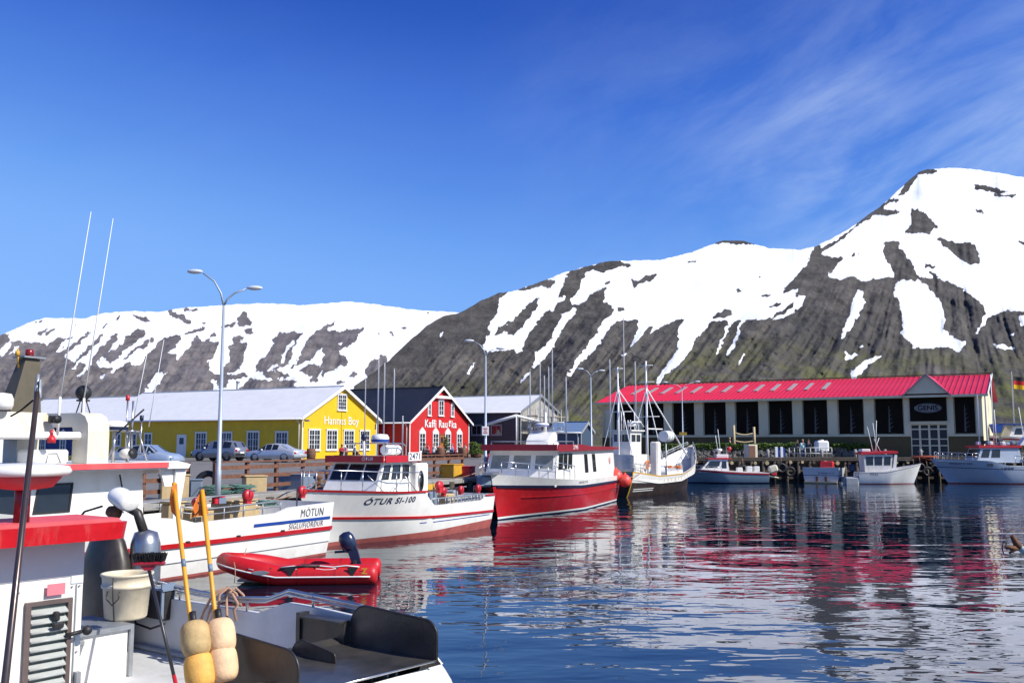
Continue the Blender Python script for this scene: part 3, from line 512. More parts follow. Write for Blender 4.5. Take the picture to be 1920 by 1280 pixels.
def timber_quay(name, a, b, ztop, label, pile_gap, out, cop=None):
    """concrete-capped timber quay face from a to b (seen from the water side: out)"""
    a = Vector(a); b = Vector(b); L = (b - a).length; d = (b - a) / L; rz = math.atan2(d.y, d.x)
    t = thing(name, label, 'quay', (a.x, a.y, 0), rz); s = -1 if (Vector((-d.y, d.x)).dot(Vector(out)) < 0) else 1
    m = MB(); m.b2((0, 0 if s < 0 else -0.9, ztop - 0.22), (L, 0.9 if s < 0 else 0, ztop + 0.012), bev=0.03); m.obj('coping', cop or M['concrete'], t)
    m = MB(); m.b2((0, -s * 0.25, -2.5), (L, -s * 0.55, ztop - 0.23)); m.obj('wall', M['oldwood'], t)
    pm = MB(); pm.tube([(0, 0, -2), (0, 0, ztop - 0.1)], [0.16, 0.15], 8); pme = pm.mesh('pile', M['oldwood'])
    k = int(L / pile_gap)
    for i in range(k + 1):
        p = meshobj('pile', pme, t, (min(L - .2, .2 + i * pile_gap), s * 0.03, 0))
    for z in (0.35, 0.95): 
        m = MB(); m.b2((0, -s * 0.02, z - 0.1), (L, -s * 0.24, z + 0.1)); m.obj('waling', M['oldwood'], t)
    return t, L, rz
ya = 8.0
timber_quay('quay_wall', (edge_x(ya), ya), (edge_x(FARY), FARY), 1.62, 'long timber quay face behind the moored boats on the left', 1.9, EN)
qx = edge_x(FARY)
tq, LQ, _ = timber_quay('quay_wall', (qx, FARY), (qx + 62, FARY + 1.0), 1.84, 'tarred timber quay face across the far side of the harbour', 1.0, (0, -1), M['oldwood'])
for i in range(60):                                         # stub ends of the deck logs along the far coping
    m = MB(); m.tube([(0.5 + i * 1.0, -0.26, 1.62 + .05 * math.sin(i * 7)), (0.5 + i * 1.0, 0.3, 1.66)], 0.15 + .03 * math.sin(i * 5), 7); m.obj('log_end', M['palewood'] if i % 3 else M['oldwood'], tq)
kb = MB(); kb.b2((0, 0.1, 1.86), (61, 0.35, 2.08), bev=.03); kb.obj('kerb_beam', M['oldwood'], tq)
# stone wall with hedge behind the far quay
sw = thing('stone_wall', 'low wall of dark stones under the hedge before the long hall', 'wall', (0, 0, 0))
st = MB(); rocks(st, (qx + 1, 96.0), (62, 93.0), 1.9, 2.75, 0.6, 900, 5, 0.26); o = st.obj('stone', mat('wall_stone', (0.10, 0.095, 0.085), 0.9, 0, 0.6, 1.4, 0.02, 4, 0.5, (0.35, 0.33, 0.3)), sw); o['kind'] = 'stuff'
# ------------------------------------------------------------ hedge, grass
def leaf_mat(name, col, col2):
    m = mat(name, col, 0.8, 0, 0.5, 1.5, 0, 0, 0.6, col2); return m
LEAF = leaf_mat('hedge_leaves', (0.10, 0.165, 0.022), (0.15, 0.20, 0.035))
def leaves(mb, n, fn, size, rr):
    for i in range(n):
        c = fn(); a = rr.random() * 6.28; tl = rr.random() * 2.4 - 1.2; s_ = size * (0.6 + rr.random() * .8)
        q = Matrix.Rotation(a, 3, 'Z') @ Matrix.Rotation(tl, 3, 'X')
        mb.add([q @ Vector(v) * s_ + c for v in ((-.5, 0, 0), (0, -.35, .08), (.5, 0, 0), (0, .35, .08))], [(0, 1, 2, 3)])
hr = random.Random(3)
hd = MB()
def hf():
    t = hr.random(); x = qx + 1 + t * (62 - qx - 1); y = 96.6 - 3 * t
    hb = 0.62 + 0.10 * math.sin(x * 1.3) * math.sin(x * .37) + 0.05 * math.sin(x * 4.1)
    if 28.5 < x < 31.5 or 41 < x < 42.0: hb *= .45
    return Vector((x, y + hr.uniform(-.5, .9), 2.62 + hr.random() ** .7 * hb))
leaves(hd, 24000, hf, 0.19, hr)
tag(hd.obj('hedge', LEAF), 'low green hedge and grass on the stone wall before the long hall', 'hedge', kind='stuff')
# grassy bank by the quay corner and beside the mustard house
gb = MB(); gr_ = random.Random(8)
def gf():
    a = G(gr_.uniform(60, 190), gr_.uniform(72, 86)); a.z += gr_.random() * .35; return a
leaves(gb, 3500, gf, 0.22, gr_)
def gf2():
    a = G(gr_.uniform(1000, 1130), gr_.uniform(98, 122)); a.z += gr_.random() * .6; return a
leaves(gb, 5000, gf2, 0.35, gr_)
tag(gb.obj('grass', leaf_mat('grass_blades', (0.11, 0.12, 0.03), (0.17, 0.15, 0.06))), 'rough grass tufts on the ground between the houses', 'grass', kind='stuff')
# ------------------------------------------------------------ houses
def frame_axes(ax):
    return {'x+': (Vector((0, 1, 0)), Vector((1, 0, 0))), 'y-': (Vector((1, 0, 0)), Vector((0, -1, 0))), 'x-': (Vector((0, -1, 0)), Vector((-1, 0, 0)))}[ax]
def window(par, ax, base, u, z, w, h, nx=2, ny=3, top='flat', fm=None, leaf2=True, fw=0.11, sill=True, pane_m=None):
    """base: origin of the wall plane; u along the wall, z sill height; frame with casing, mullions, bars and a pane behind"""
    fm = fm or M['trim']; ud, nd = frame_axes(ax); base = Vector(base)
    def box(mb, u0, u1, z0, z1, d0, d1):
        a = base + ud * u0 + nd * d0; b = base + ud * u1 + nd * d1; mb.b2((a.x, a.y, z0), (b.x, b.y, z1))
    m = MB()
    box(m, u - w / 2 - fw, u - w / 2, z - fw, z + h + fw, 0.003, 0.09); box(m, u + w / 2, u + w / 2 + fw, z - fw, z + h + fw, 0.003, 0.09)
    box(m, u - w / 2, u + w / 2, z - fw, z, 0.003, 0.09); box(m, u - w / 2, u + w / 2, z + h, z + h + fw, 0.003, 0.09)
    if top == 'flat': box(m, u - w / 2 - fw - .05, u + w / 2 + fw + .05, z + h + fw, z + h + fw + .05, 0.003, 0.14)
    else:                                   # pointed head
        a = [(u - w / 2 - fw, z + h + fw), (u + w / 2 + fw, z + h + fw), (u + w / 2 + fw * .6, z + h + fw + .12), (u, z + h + fw + 0.5 * w + .1), (u - w / 2 - fw * .6, z + h + fw + .12)]
        v0 = [base + ud * p[0] + nd * .003 + Vector((0, 0, p[1])) for p in a]; v1 = [base + ud * p[0] + nd * .10 + Vector((0, 0, p[1])) for p in a]
        m.frus(v0, v1)
    if sill: box(m, u - w / 2 - fw - .04, u + w / 2 + fw + .04, z - fw - .06, z - fw, 0.003, 0.15)
    if leaf2: box(m, u - .035, u + .035, z, z + h, 0.016, 0.07)
    for i in range(1, nx):
        uu = u - w / 2 + w * i / nx
        if not (leaf2 and abs(uu - u) < .02): box(m, uu - .016, uu + .016, z, z + h, 0.016, 0.055)
    for j in range(1, ny):
        zz = z + h * j / ny; box(m, u - w / 2, u + w / 2, zz - .017, zz + .017, 0.016, 0.06)
    f = m.obj('window', fm, par)
    p = MB(); box(p, u - w / 2, u + w / 2, z, z + h, 0.004, 0.012); p.obj('pane', pane_m or M['hglass'], f)
    return f
def door(par, ax, base, u, z, w, h, dm, fm, glass=True):
    ud, nd = frame_axes(ax); base = Vector(base)
    def box(mb, u0, u1, z0, z1, d0, d1):
        a = base + ud * u0 + nd * d0; b = base + ud * u1 + nd * d1; mb.b2((a.x, a.y, z0), (b.x, b.y, z1))
    m = MB(); box(m, u - w / 2, u + w / 2, z, z + h, 0.003, 0.06); d = m.obj('door', dm, par)
    m = MB(); box(m, u - w / 2 - .1, u - w / 2, z, z + h + .1, 0.003, 0.09); box(m, u + w / 2, u + w / 2 + .1, z, z + h + .1, .003, .09); box(m, u - w / 2, u + w / 2, z + h, z + h + .1, .003, .09); m.obj('door_frame', fm, d)
    if glass: m = MB(); box(m, u - w * .28, u + w * .28, z + h * .62, z + h * .9, .0605, .07); m.obj('pane', M['hglass'], d)
    m = MB(); box(m, u + w * .34, u + w * .42, z + h * .45, z + h * .48, .0605, .12); m.obj('handle', M['steel'], d)
    return d
def gable_house(name, label, corner, rz, L, W_, z0, ze, zr, wallm, roofm, trimm, over=0.35, thick=0.12, gable_trim=True, gablem=None):
    """corner = where the long wall meets the gable; local x along the long wall (house on x<0), y into the gable"""
    t = thing(name, label, 'house', (corner[0], corner[1], 0), rz)
    gablem = gablem or wallm
    m = MB(); m.b2((-L, 0, z0 - .6), (-0.0, 0.2, ze)); m.obj('long_wall', wallm, t)
    m = MB(); m.b2((-L, W_ - .2, z0 - .6), (0, W_, ze)); m.obj('long_wall', wallm, t)
    gp = [(0.0, z0 - .6), (W_, z0 - .6), (W_, ze), (W_ / 2, zr), (0, ze)]
    m = MB(); m.prism([(0.2, z0 - .6), (W_ - .2, z0 - .6), (W_ - .2, ze + .0), (W_ - .001, ze + .002), (W_ / 2, zr), (0.001, ze + .002), (.2, ze)], 'x', -0.2, 0.002); m.obj('gable_wall', gablem, t)
    m = MB(); m.prism(gp, 'x', -L - .002, -L + .2); m.obj('gable_wall', wallm, t)
    sl = (zr - ze) / (W_ / 2)
    for s in (0, 1):
        y0 = -over; y1 = W_ / 2
        z_0 = ze - sl * over + .02; z_1 = zr + .02
        pl = [(y0, z_0), (y1, z_1), (y1, z_1 + thick * 1.2), (y0, z_0 + thick)]
        if s: pl = [(W_ - a, b) for a, b in pl]
        m = MB(); m.prism(pl, 'x', -L - over, over); m.obj('roof', roofm, t)
        # barge board on the gable
        if gable_trim:
            q = [(y0 - .01, z_0 - .10), (y1, z_1 - .14), (y1, z_1 + thick * 1.2 + .03), (y0 - .01, z_0 + thick + .03)]
            if s: q = [(W_ - a, b) for a, b in q]
            m = MB(); m.prism(q, 'x', over + .002, over + .05); m.obj('barge_board', trimm, t)
            for yc in ((0.0, .14) if s == 0 else (W_ - .14, W_),):
                m = MB(); m.b2((0.004, yc[0], z0 - .5), (0.05, yc[1], ze - .05)); m.obj('corner_board', trimm, t)
    m = MB(); m.b2((-L - over, W_ / 2 - .12, zr + thick * 1.2), (over, W_ / 2 + .12, zr + thick * 1.2 + .07)); m.obj('ridge_cap', roofm, t)
    m = MB(); m.tube([(-L - over, -over - .07, ze - sl * over + .04), (over, -over - .07, ze - sl * over + .04)], .075, 8); m.obj('gutter', M['trim'], t)
    m = MB(); m.tube([(-.25, -over - .07, ze - sl * over - .02), (-.25, -.1, ze - .5), (-.25, -.1, z0)], .05, 8); m.obj('downpipe', M['trim'], t)
    return t
roof_white = ribbed('white_ribbed_sheet', (0.78, 0.78, 0.77), 'X', 3.3, 0.45, 0.02, 0.06, 0.08)
roof_black = ribbed('black_ribbed_sheet', (0.018, 0.022, 0.028), 'X', 3.3, 0.45, 0.02, 0.2, 0.1)
yel = ribbed('yellow_board_cladding', (0.74, 0.46, 0.006), 'DIAGONAL', 5.0, 0.6, 0.012, 0.10, 0.12)
redw = ribbed('red_board_cladding', (0.52, 0.012, 0.012), 'DIAGONAL', 5.0, 0.6, 0.012, 0.12, 0.12)
bluew = ribbed('blue_board_cladding', (0.010, 0.03, 0.16), 'DIAGONAL', 5.0, 0.6, 0.008, 0.05, 0.05)
greyw = ribbed('charcoal_sheet_cladding', (0.030, 0.040, 0.052), 'X', 4.0, 0.5, 0.015, 0.1, 0.05)
HZ = math.atan2(-.47, .88)
# yellow house
yc = (-19.2, 88.0); z0 = 1.78; ze = 5.62; zr = 8.62; Wy = 11.5; Ly = 27.2
yh = gable_house('yellow_house', 'long yellow wooden house with white ribbed roof and lettering on its gable', yc, HZ, Ly, Wy, z0, ze, zr, yel, roof_white, M['trim'])
for u in (1.75, 4.3, 6.9, 9.45): window(yh, 'x+', (.004, 0, 0), u, z0 + .95, 1.45, 1.72, 4, 4)
window(yh, 'x+', (.004, 0, 0), 5.75, z0 + 4.75, 1.2, 1.35, 4, 4)
for u in (-2.3, -5.8, -9.2, -12.5): window(yh, 'y-', (0, -.004, 0), u, z0 + .55 if u in (-5.8,) else z0 + .85, 1.3, 1.95 if u in (-5.8,) else 1.6, 4, 3)
for u in (-19.8, -22.0, -24.3): window(yh, 'y-', (0, -.004, 0), u, z0 + 1.3, .9, 1.1, 2, 2)
door(yh, 'y-', (0, -.004, 0), -15.1, z0, 1.05, 2.25, M['trim'], M['trim'])
lettering(yh, 'Hannes Boy', 1.12, M['trim'], plane_place((.05, 5.75, z0 + 3.62), (0, 1, 0), (0, 0, 1)), width=5.3, bold=.0)
for yy in (0.2, Wy - .2):
    m = MB(); m.box((0.45, yy, ze - .3 if yy < 5 else ze - .3), (.5, .18, .16)); m.obj('bracket_lamp', M['galv'], yh)
m = MB(); m.b2((-.02, -.03, z0 - .62), (.035, Wy + .03, z0 + .06)); m.b2((-Ly, -.035, z0 - .62), (-.02, -.004, z0 + .06)); m.obj('foundation', M['concrete'], yh)
m = MB(); m.tube([(-14.5, Wy / 2 + 1, zr - .6), (-14.5, Wy / 2 + 1, zr + 1.0)], .16, 10); m.tube([(-14.5, Wy / 2 + 1, zr + 1.0), (-14.5, Wy / 2 + 1, zr + 1.15)], .22, 10); m.obj('vent_pipe', M['galv'], yh)
for (px, tx) in ((-8.0, 0),): pass
# blue house, same line further left
bx = (yc[0] - .88 * (Ly + .6), yc[1] + .47 * (Ly + .6))
bh = gable_house('blue_house', 'dark blue house with white ribbed roof seen through the white arch', bx, HZ, 16, 11.5, 1.8, 5.3, 8.3, bluew, roof_white, M['trim'])
for u in (-1.6, -5.0, -8.6, -12.0): window(bh, 'y-', (0, -.004, 0), u, 2.5, .75 if u != -8.6 else 1.3, 1.7, 2 if u != -8.6 else 4, 3, 'arch')
# red cafe
cc_ = (-10.45, 98.0); Wc = 11.9; z0c = 1.95
rh = gable_house('red_house', 'bright red wooden cafe with black roof, arched white windows and lettering on its gable', cc_, HZ, 17, Wc, z0c, 5.5, 9.15, redw, roof_black, M['trim'])
for u in (2.35, 4.9, 7.35, 9.75): window(rh, 'x+', (.004, 0, 0), u, z0c + .55, .95, 1.75, 2, 4, 'arch')
window(rh, 'x+', (.004, 0, 0), 5.95, z0c + 4.35, .85, 1.45, 2, 3, 'arch')
for u in (3.65, 8.25): window(rh, 'x+', (.004, 0, 0), u, z0c + 4.3, .45, 1.1, 2, 2, 'arch', leaf2=False)
lettering(rh, 'Kaffi Rauðka', 1.12, M['trim'], plane_place((.05, 5.95, z0c + 3.35), (0, 1, 0), (0, 0, 1)), width=6.3, bold=.018, spacing=1.12)
door(rh, 'x+', (.004, 0, 0), 6.15, z0c, .95, 2.2, mat('orange_brown_door', (.35, .11, .02), .6), M['wood'])
m = MB(); m.b2((.353, 4.15, 8.05), (.41, 7.75, 8.32)); m.obj('tie_beam', M['trim'], rh)
# dormer on the near roof slope of the cafe
m = MB(); dx = -10.2; m.b2((dx - 1.1, -.9, 2.0), (dx + 1.1, 1.6, 6.3)); o = m.obj('porch_wall', redw, rh)
m = MB(); m.prism([(dx - 1.35, 6.2), (dx, 7.5), (dx + 1.35, 6.2), (dx + 1.35, 6.35), (dx, 7.7), (dx - 1.35, 6.35)], 'y', -1.15, 3.4); m.obj('porch_roof', roof_black, rh)
m = MB(); m.prism([(dx - 1.4, 6.1), (dx, 7.4), (dx + 1.4, 6.1), (dx + 1.4, 6.4), (dx, 7.75), (dx - 1.4, 6.4)], 'y', -1.22, -1.155); m.obj('barge_board', M['trim'], rh)
window(rh, 'y-', (0, -.904, 0), dx, 4.6, 1.1, 1.25, 2, 2, 'arch'); window(rh, 'y-', (0, -.904, 0), dx, 2.4, 1.1, 1.6, 2, 3)
# charcoal hall with unfinished pale gable
dc = (.9, 108.0)
gh = gable_house('charcoal_hall', 'charcoal clad hall with white roof and an unfinished pale gable under scaffolding', dc, HZ, 14, 10.0, 1.9, 6.8, 8.75, greyw, roof_white, M['galv'], gablem=mat('bare_board_gable', (.36, .35, .32), .85, 0, .3, 1.3, 0, 0, .3), over=.25)
for u in (-3, -5.6, -11, -13.8): window(gh, 'y-', (0, -.004, 0), u, 4.3, 1.2, .95, 2, 1, fm=M['paintgrey'], leaf2=False, pane_m=M['glass'])
# lean-to of charcoal glass with white canopy bars before it
ga = thing('white_canopy', 'white framed open canopy before the charcoal hall', 'canopy', (0, 0, 0))
A = G(912, 86); m = MB(); a1 = P(968, 779, 84); 
m.tube([P(914, 795, 86), a1], .13, 4); m.tube([a1, P(1012, 790, 90)], .13, 4); m.tube([P(1012, 790, 90), P(1012, 840, 90)], .09, 4); m.tube([P(968, 779, 84), P(968, 842, 84)], .05, 6); m.obj('rafter', M['trim'], ga)
# scaffolding against the pale gable
scf = thing('scaffolding', 'steel scaffolding with plank decks against the unfinished pale gable', 'scaffolding', (dc[0], dc[1], 0), HZ)
pm = MB(); pm.tube([(0, 0, 1.9), (0, 0, 7.2)], .05, 6); pme = pm.mesh('standard', M['galv'])
for ix in (0.7, 2.0):
    for iy in (0.6, 2.6, 4.6, 6.6, 8.4): meshobj('standard', pme, scf, (ix, iy, 0))
for zz in (3.3, 4.9, 6.3):
    for ix in (.7, 2.0):
        m = MB(); m.tube([(ix, .3, zz), (ix, 8.7, zz)], .04, 6); m.obj('ledger', M['galv'], scf)
    for k_ in range(3):
        m = MB(); m.b2((.8 + k_ * .4, .4, zz + .05), (1.15 + k_ * .4, 8.5, zz + .10)); m.obj('plank', M['palewood'], scf)
m = MB()
for k_ in range(4): m.tube([(2.05, .6 + 2 * k_, 3.3), (2.05, 2.6 + 2 * k_, 4.9)], .03, 5)
m.obj('brace', M['galv'], scf)
# dark annexe and low shed behind
sh = gable_house('blue_shed', 'small blue roofed shed between the scaffolding and the red roofed hall', (6.9, 97), HZ, 3.4, 3, 1.9, 4.4, 5.3, mat('slate_blue_boards', (.05, .08, .13), .6), mat('pale_blue_sheet', (.16, .25, .40), .5), M['paintgrey'], over=.2)
sh2 = MB(); 
an = gable_house('dark_annexe', 'low dark green annexe right of the scaffolding', (5.6, 103), HZ, 3.5, 4.5, 1.9, 4.6, 5.2, mat('dark_green_boards', (.02, .035, .03), .6), M['darksteel'], M['paintgrey'], over=.2)
# ------------------------------------------------------------ long hall with red roof
gd = Vector((.872, -.489)); gR = Vector((44.0, 90.0)); LG = 38.8; rzG = math.atan2(gd.y, gd.x)
hall = thing('red_roofed_hall', 'long grey hall with bright red roof and oval sign over its entrance', 'building', (gR.x, gR.y, 0), rzG)
hz0, hze, hzr, HW = 1.9, 8.0, 10.25, 9.0
wallG = mat('grey_green_render', (.70, .63, .43), .8, 0, .1, .8, .002, 20, .12); plinth = mat('olive_brown_plinth', (.105, .075, .028), .8, 0, .2, .8)
redroof = mat('crimson_roof_sheet', (.60, .018, .06), .5, 0, .16, .35, 0, 0, .35, (.46, .10, .12))
m = MB(); m.b2((-LG, .3, hz0), (0, .55, hze)); m.obj('front_wall', wallG, hall)
m = MB(); m.b2((-LG, HW * 2 - .3, hz0), (0, HW * 2, hze)); m.obj('back_wall', wallG, hall)
for xx in (-LG, -.3): m = MB(); m.prism([(.56, hz0), (HW * 2 - .31, hz0), (HW * 2 - .31, hze), (HW, hzr - .1), (.56, hze)], 'x', xx, xx + .29); m.obj('gable_wall', wallG, hall)
bays = 13; bw = (LG - 7.6) / 11.0
cols = []
xr = -1.0
edges = [-.05, -4.35, -7.7] + [-7.7 - (i + 1) * (LG - 7.7 - .5) / 9 for i in range(9)]
for i, e in enumerate([0] + [-2.75, -6.6] + [-6.6 - (k_ + 1) * (LG - 6.6 - .9) / 9.0 for k_ in range(9)]):
    w_ = .95 if i not in (0, 1, 2) else .55
    m = MB(); xo = e - w_ if e == 0 else e - w_ / 2; m.b2((xo, .02, 4.10), (xo + w_, .298, 7.72)); m.obj('pilaster', wallG, hall)
    cols.append((xo, xo + w_))
m = MB(); m.b2((-LG, .0, 7.72), (0, .298, 8.0)); m.obj('lintel', wallG, hall)
dark = mat('tall_dark_panel', (.011, .009, .006), .8, 0, .3, 1.0, spec=.12)
motif = mat('pale_plant_print', (.075, .075, .065), .5)
for i in range(len(cols) - 1):
    x1 = cols[i][0]; x0_ = cols[i + 1][1]
    if i == 1: continue
    m = MB(); m.b2((x0_ + .12, .2, 4.2), (x1 - .12, .296, 7.6)); p = m.obj('panel', dark, hall)
    cx_ = (x0_ + x1) / 2; m = MB(); m.frus([(cx_ - .1, .192, 4.35), (cx_ + .1, .192, 4.35), (cx_ + .1, .199, 4.35), (cx_ - .1, .199, 4.35)], [(cx_ - .02, .192, 6.9), (cx_ + .02, .192, 6.9), (cx_ + .02, .199, 6.9), (cx_ - .02, .199, 6.9)])
    for k_ in range(5):
        zz = 4.75 + k_ * .4; m.frus([(cx_, .19, zz), (cx_ + .03, .19, zz - .08), (cx_ + .03, .198, zz - .08), (cx_, .198, zz)], [(cx_ + .42 - k_ * .06, .19, zz + .22), (cx_ + .42 - k_ * .06, .19, zz + .18), (cx_ + .42 - k_ * .06, .198, zz + .18), (cx_ + .42 - k_ * .06, .198, zz + .22)])
    m.obj('plant_print', motif, p)
# roof in standing seam sheets
ny0, nz0 = -.75, 7.78; npan = 84; pw = (LG + 1.1) / npan
pmesh = {}
sheet = MB(); sheet.add([(0, ny0, nz0 + .02), (pw - .05, ny0, nz0 + .02), (pw - .05, HW, hzr), (0, HW, hzr), (pw - .05, ny0, nz0 + .11), (pw, ny0, nz0 + .11), (pw, HW, hzr + .09), (pw - .05, HW, hzr + .09), (pw, ny0, nz0 + .02), (pw, HW, hzr)], [(0, 1, 2, 3), (1, 4, 7, 2), (4, 5, 6, 7), (5, 8, 9, 6)])
sme = sheet.mesh('roof_sheet', redroof)
for i in range(npan): 
    if False: continue
    meshobj('roof_sheet', sme, hall, (-LG - .55 + i * pw, 0, 0))
m = MB(); m.add([(-LG - .55, HW, hzr), (.55, HW, hzr), (.55, HW * 2 + .7, nz0), (-LG - .55, HW * 2 + .7, nz0)], [(0, 1, 2, 3)]); m.obj('roof', redroof, hall)
m = MB(); m.b2((-LG - .6, HW - .18, hzr + .09), (.6, HW + .18, hzr + .16)); m.obj('ridge_cap', mat('maroon_flashing', (.12, .02, .03), .5), hall)
m = MB(); m.b2((-LG - .6, ny0 - .1, nz0 - .16), (.6, ny0 - .005, nz0 + .06)); m.obj('gutter', wallG, hall)
m = MB(); m.b2((-LG - .5, ny0, nz0 - .10), (.5, .0, nz0 - .06)); m.obj('soffit', wallG, hall)
m = MB(); m.prism([(ny0, nz0 - .12), (HW, hzr - .16), (HW, hzr + .14), (ny0, nz0 + .14)], 'x', .552, .60); m.obj('barge_board', M['trim'], hall)
sky_m = mat('translucent_roof_light', (.42, .36, .33), .4)
sl_ = (hzr - nz0) / (HW - ny0)
for k_ in range(13):
    xx = -LG + 2.2 + k_ * 1.78
    m = MB(); za = lambda y: nz0 + sl_ * (y - ny0) + .125
    m.add([(xx, 3.2, za(3.2)), (xx + .42, 3.2, za(3.2)), (xx + .42, 6.6, za(6.6)), (xx, 6.6, za(6.6)), (xx, 3.2, za(3.2) - .08), (xx + .42, 3.2, za(3.2) - .08), (xx + .42, 6.6, za(6.6) - .08), (xx, 6.6, za(6.6) - .08)], [(0, 1, 2, 3), (0, 4, 5, 1), (1, 5, 6, 2), (2, 6, 7, 3), (3, 7, 4, 0)]); m.obj('roof_light', sky_m, hall)
# entrance bay
ex0, ex1 = cols[2][1], cols[1][0]; ec = (ex0 + ex1) / 2
for xa, xb in ((-LG, ex0 - .01), (ex1 + .01, 0)):
    m = MB(); m.b2((xa, .10, hz0), (xb, .295, 3.93)); m.obj('plinth', plinth, hall)
    m = MB(); m.b2((xa, .06, 3.93), (xb, .297, 4.095)); m.obj('ledge', wallG, hall)
m = MB(); m.prism([(ec - 1.85, 7.98), (ec, 9.75), (ec + 1.85, 7.98)], 'y', -.86, 5.0); m.obj('entrance_gable', wallG, hall)
for s in (-1, 1):
    m = MB(); a = [(ec, 9.77), (ec + s * 2.15, 7.71), (ec + s * 2.15, 7.80), (ec, 9.87)]; m.prism(a, 'y', -.98, 7.0); m.obj('entrance_roof', redroof, hall); m = MB(); m.prism([(ec, 9.74), (ec + s * 2.17, 7.66), (ec + s * 2.17, 7.82), (ec, 9.90)], 'y', -1.05, -.982); m.obj('barge_board', M['paintgrey'], hall)
m = MB(); m.b2((ex0 + .08, -.2, 5.38), (ex1 - .08, .29, 7.85)); m.obj('sign_board', dark, hall)
m = MB(); m.b2((ex0, -.12, 5.1), (ex1, .299, 5.36)); m.obj('lintel', wallG, hall)
sg = MB(); npt = 40; rx_, rz_ = 1.22, .45
sg.prism([(ec + rx_ * math.cos(2 * math.pi * i / npt), 6.62 + rz_ * math.sin(2 * math.pi * i / npt)) for i in range(npt)], 'y', -.26, -.203); so = sg.obj('oval_sign', mat('dull_grey_sign', (.20, .20, .19), .6), hall)
r2 = MB(); pts = [(ec + (rx_ - .08) * math.cos(2 * math.pi * i / npt), -.262, 6.62 + (rz_ - .07) * math.sin(2 * math.pi * i / npt)) for i in range(npt)]; r2.tube(pts, .018, 5, closed=True); r2.obj('rim', dark, so)
lettering(so, 'GENIS', .62, dark, plane_place((ec, -.275, 6.62), (1, 0, 0), (0, 0, 1)), width=1.8, bold=.02)
gw = (ex1 - ex0) / 4
for i in range(4):
    xa = ex0 + i * gw; m = MB()
    for a, b in (((xa, .1, 2.0), (xa + .09, .24, 5.1)), ((xa + gw - .09, .1, 2.0), (xa + gw, .24, 5.1)), ((xa + .09, .1, 3.0), (xa + gw - .09, .24, 3.1)), ((xa + .09, .1, 3.62), (xa + gw - .09, .24, 3.72)), ((xa + .09, .1, 4.55), (xa + gw - .09, .24, 4.68)), ((xa + .09, .1, 5.0), (xa + gw - .09, .24, 5.1))): m.b2(a, b)
    f = m.obj('door' if i in (1, 2) else 'window', wallG, hall); m = MB(); m.b2((xa + .09, .16, 2.1), (xa + gw - .09, .18, 5.0)); m.obj('pane', mat('dull_entrance_glass', (.035, .037, .036), .35, spec=.3), f)
m = MB(); m.tube([(.3, -.6, 7.8), (.3, -.2, 7.4), (.3, -.2, 2.2)], .07, 8); m.obj('downpipe', M['trim'], hall)
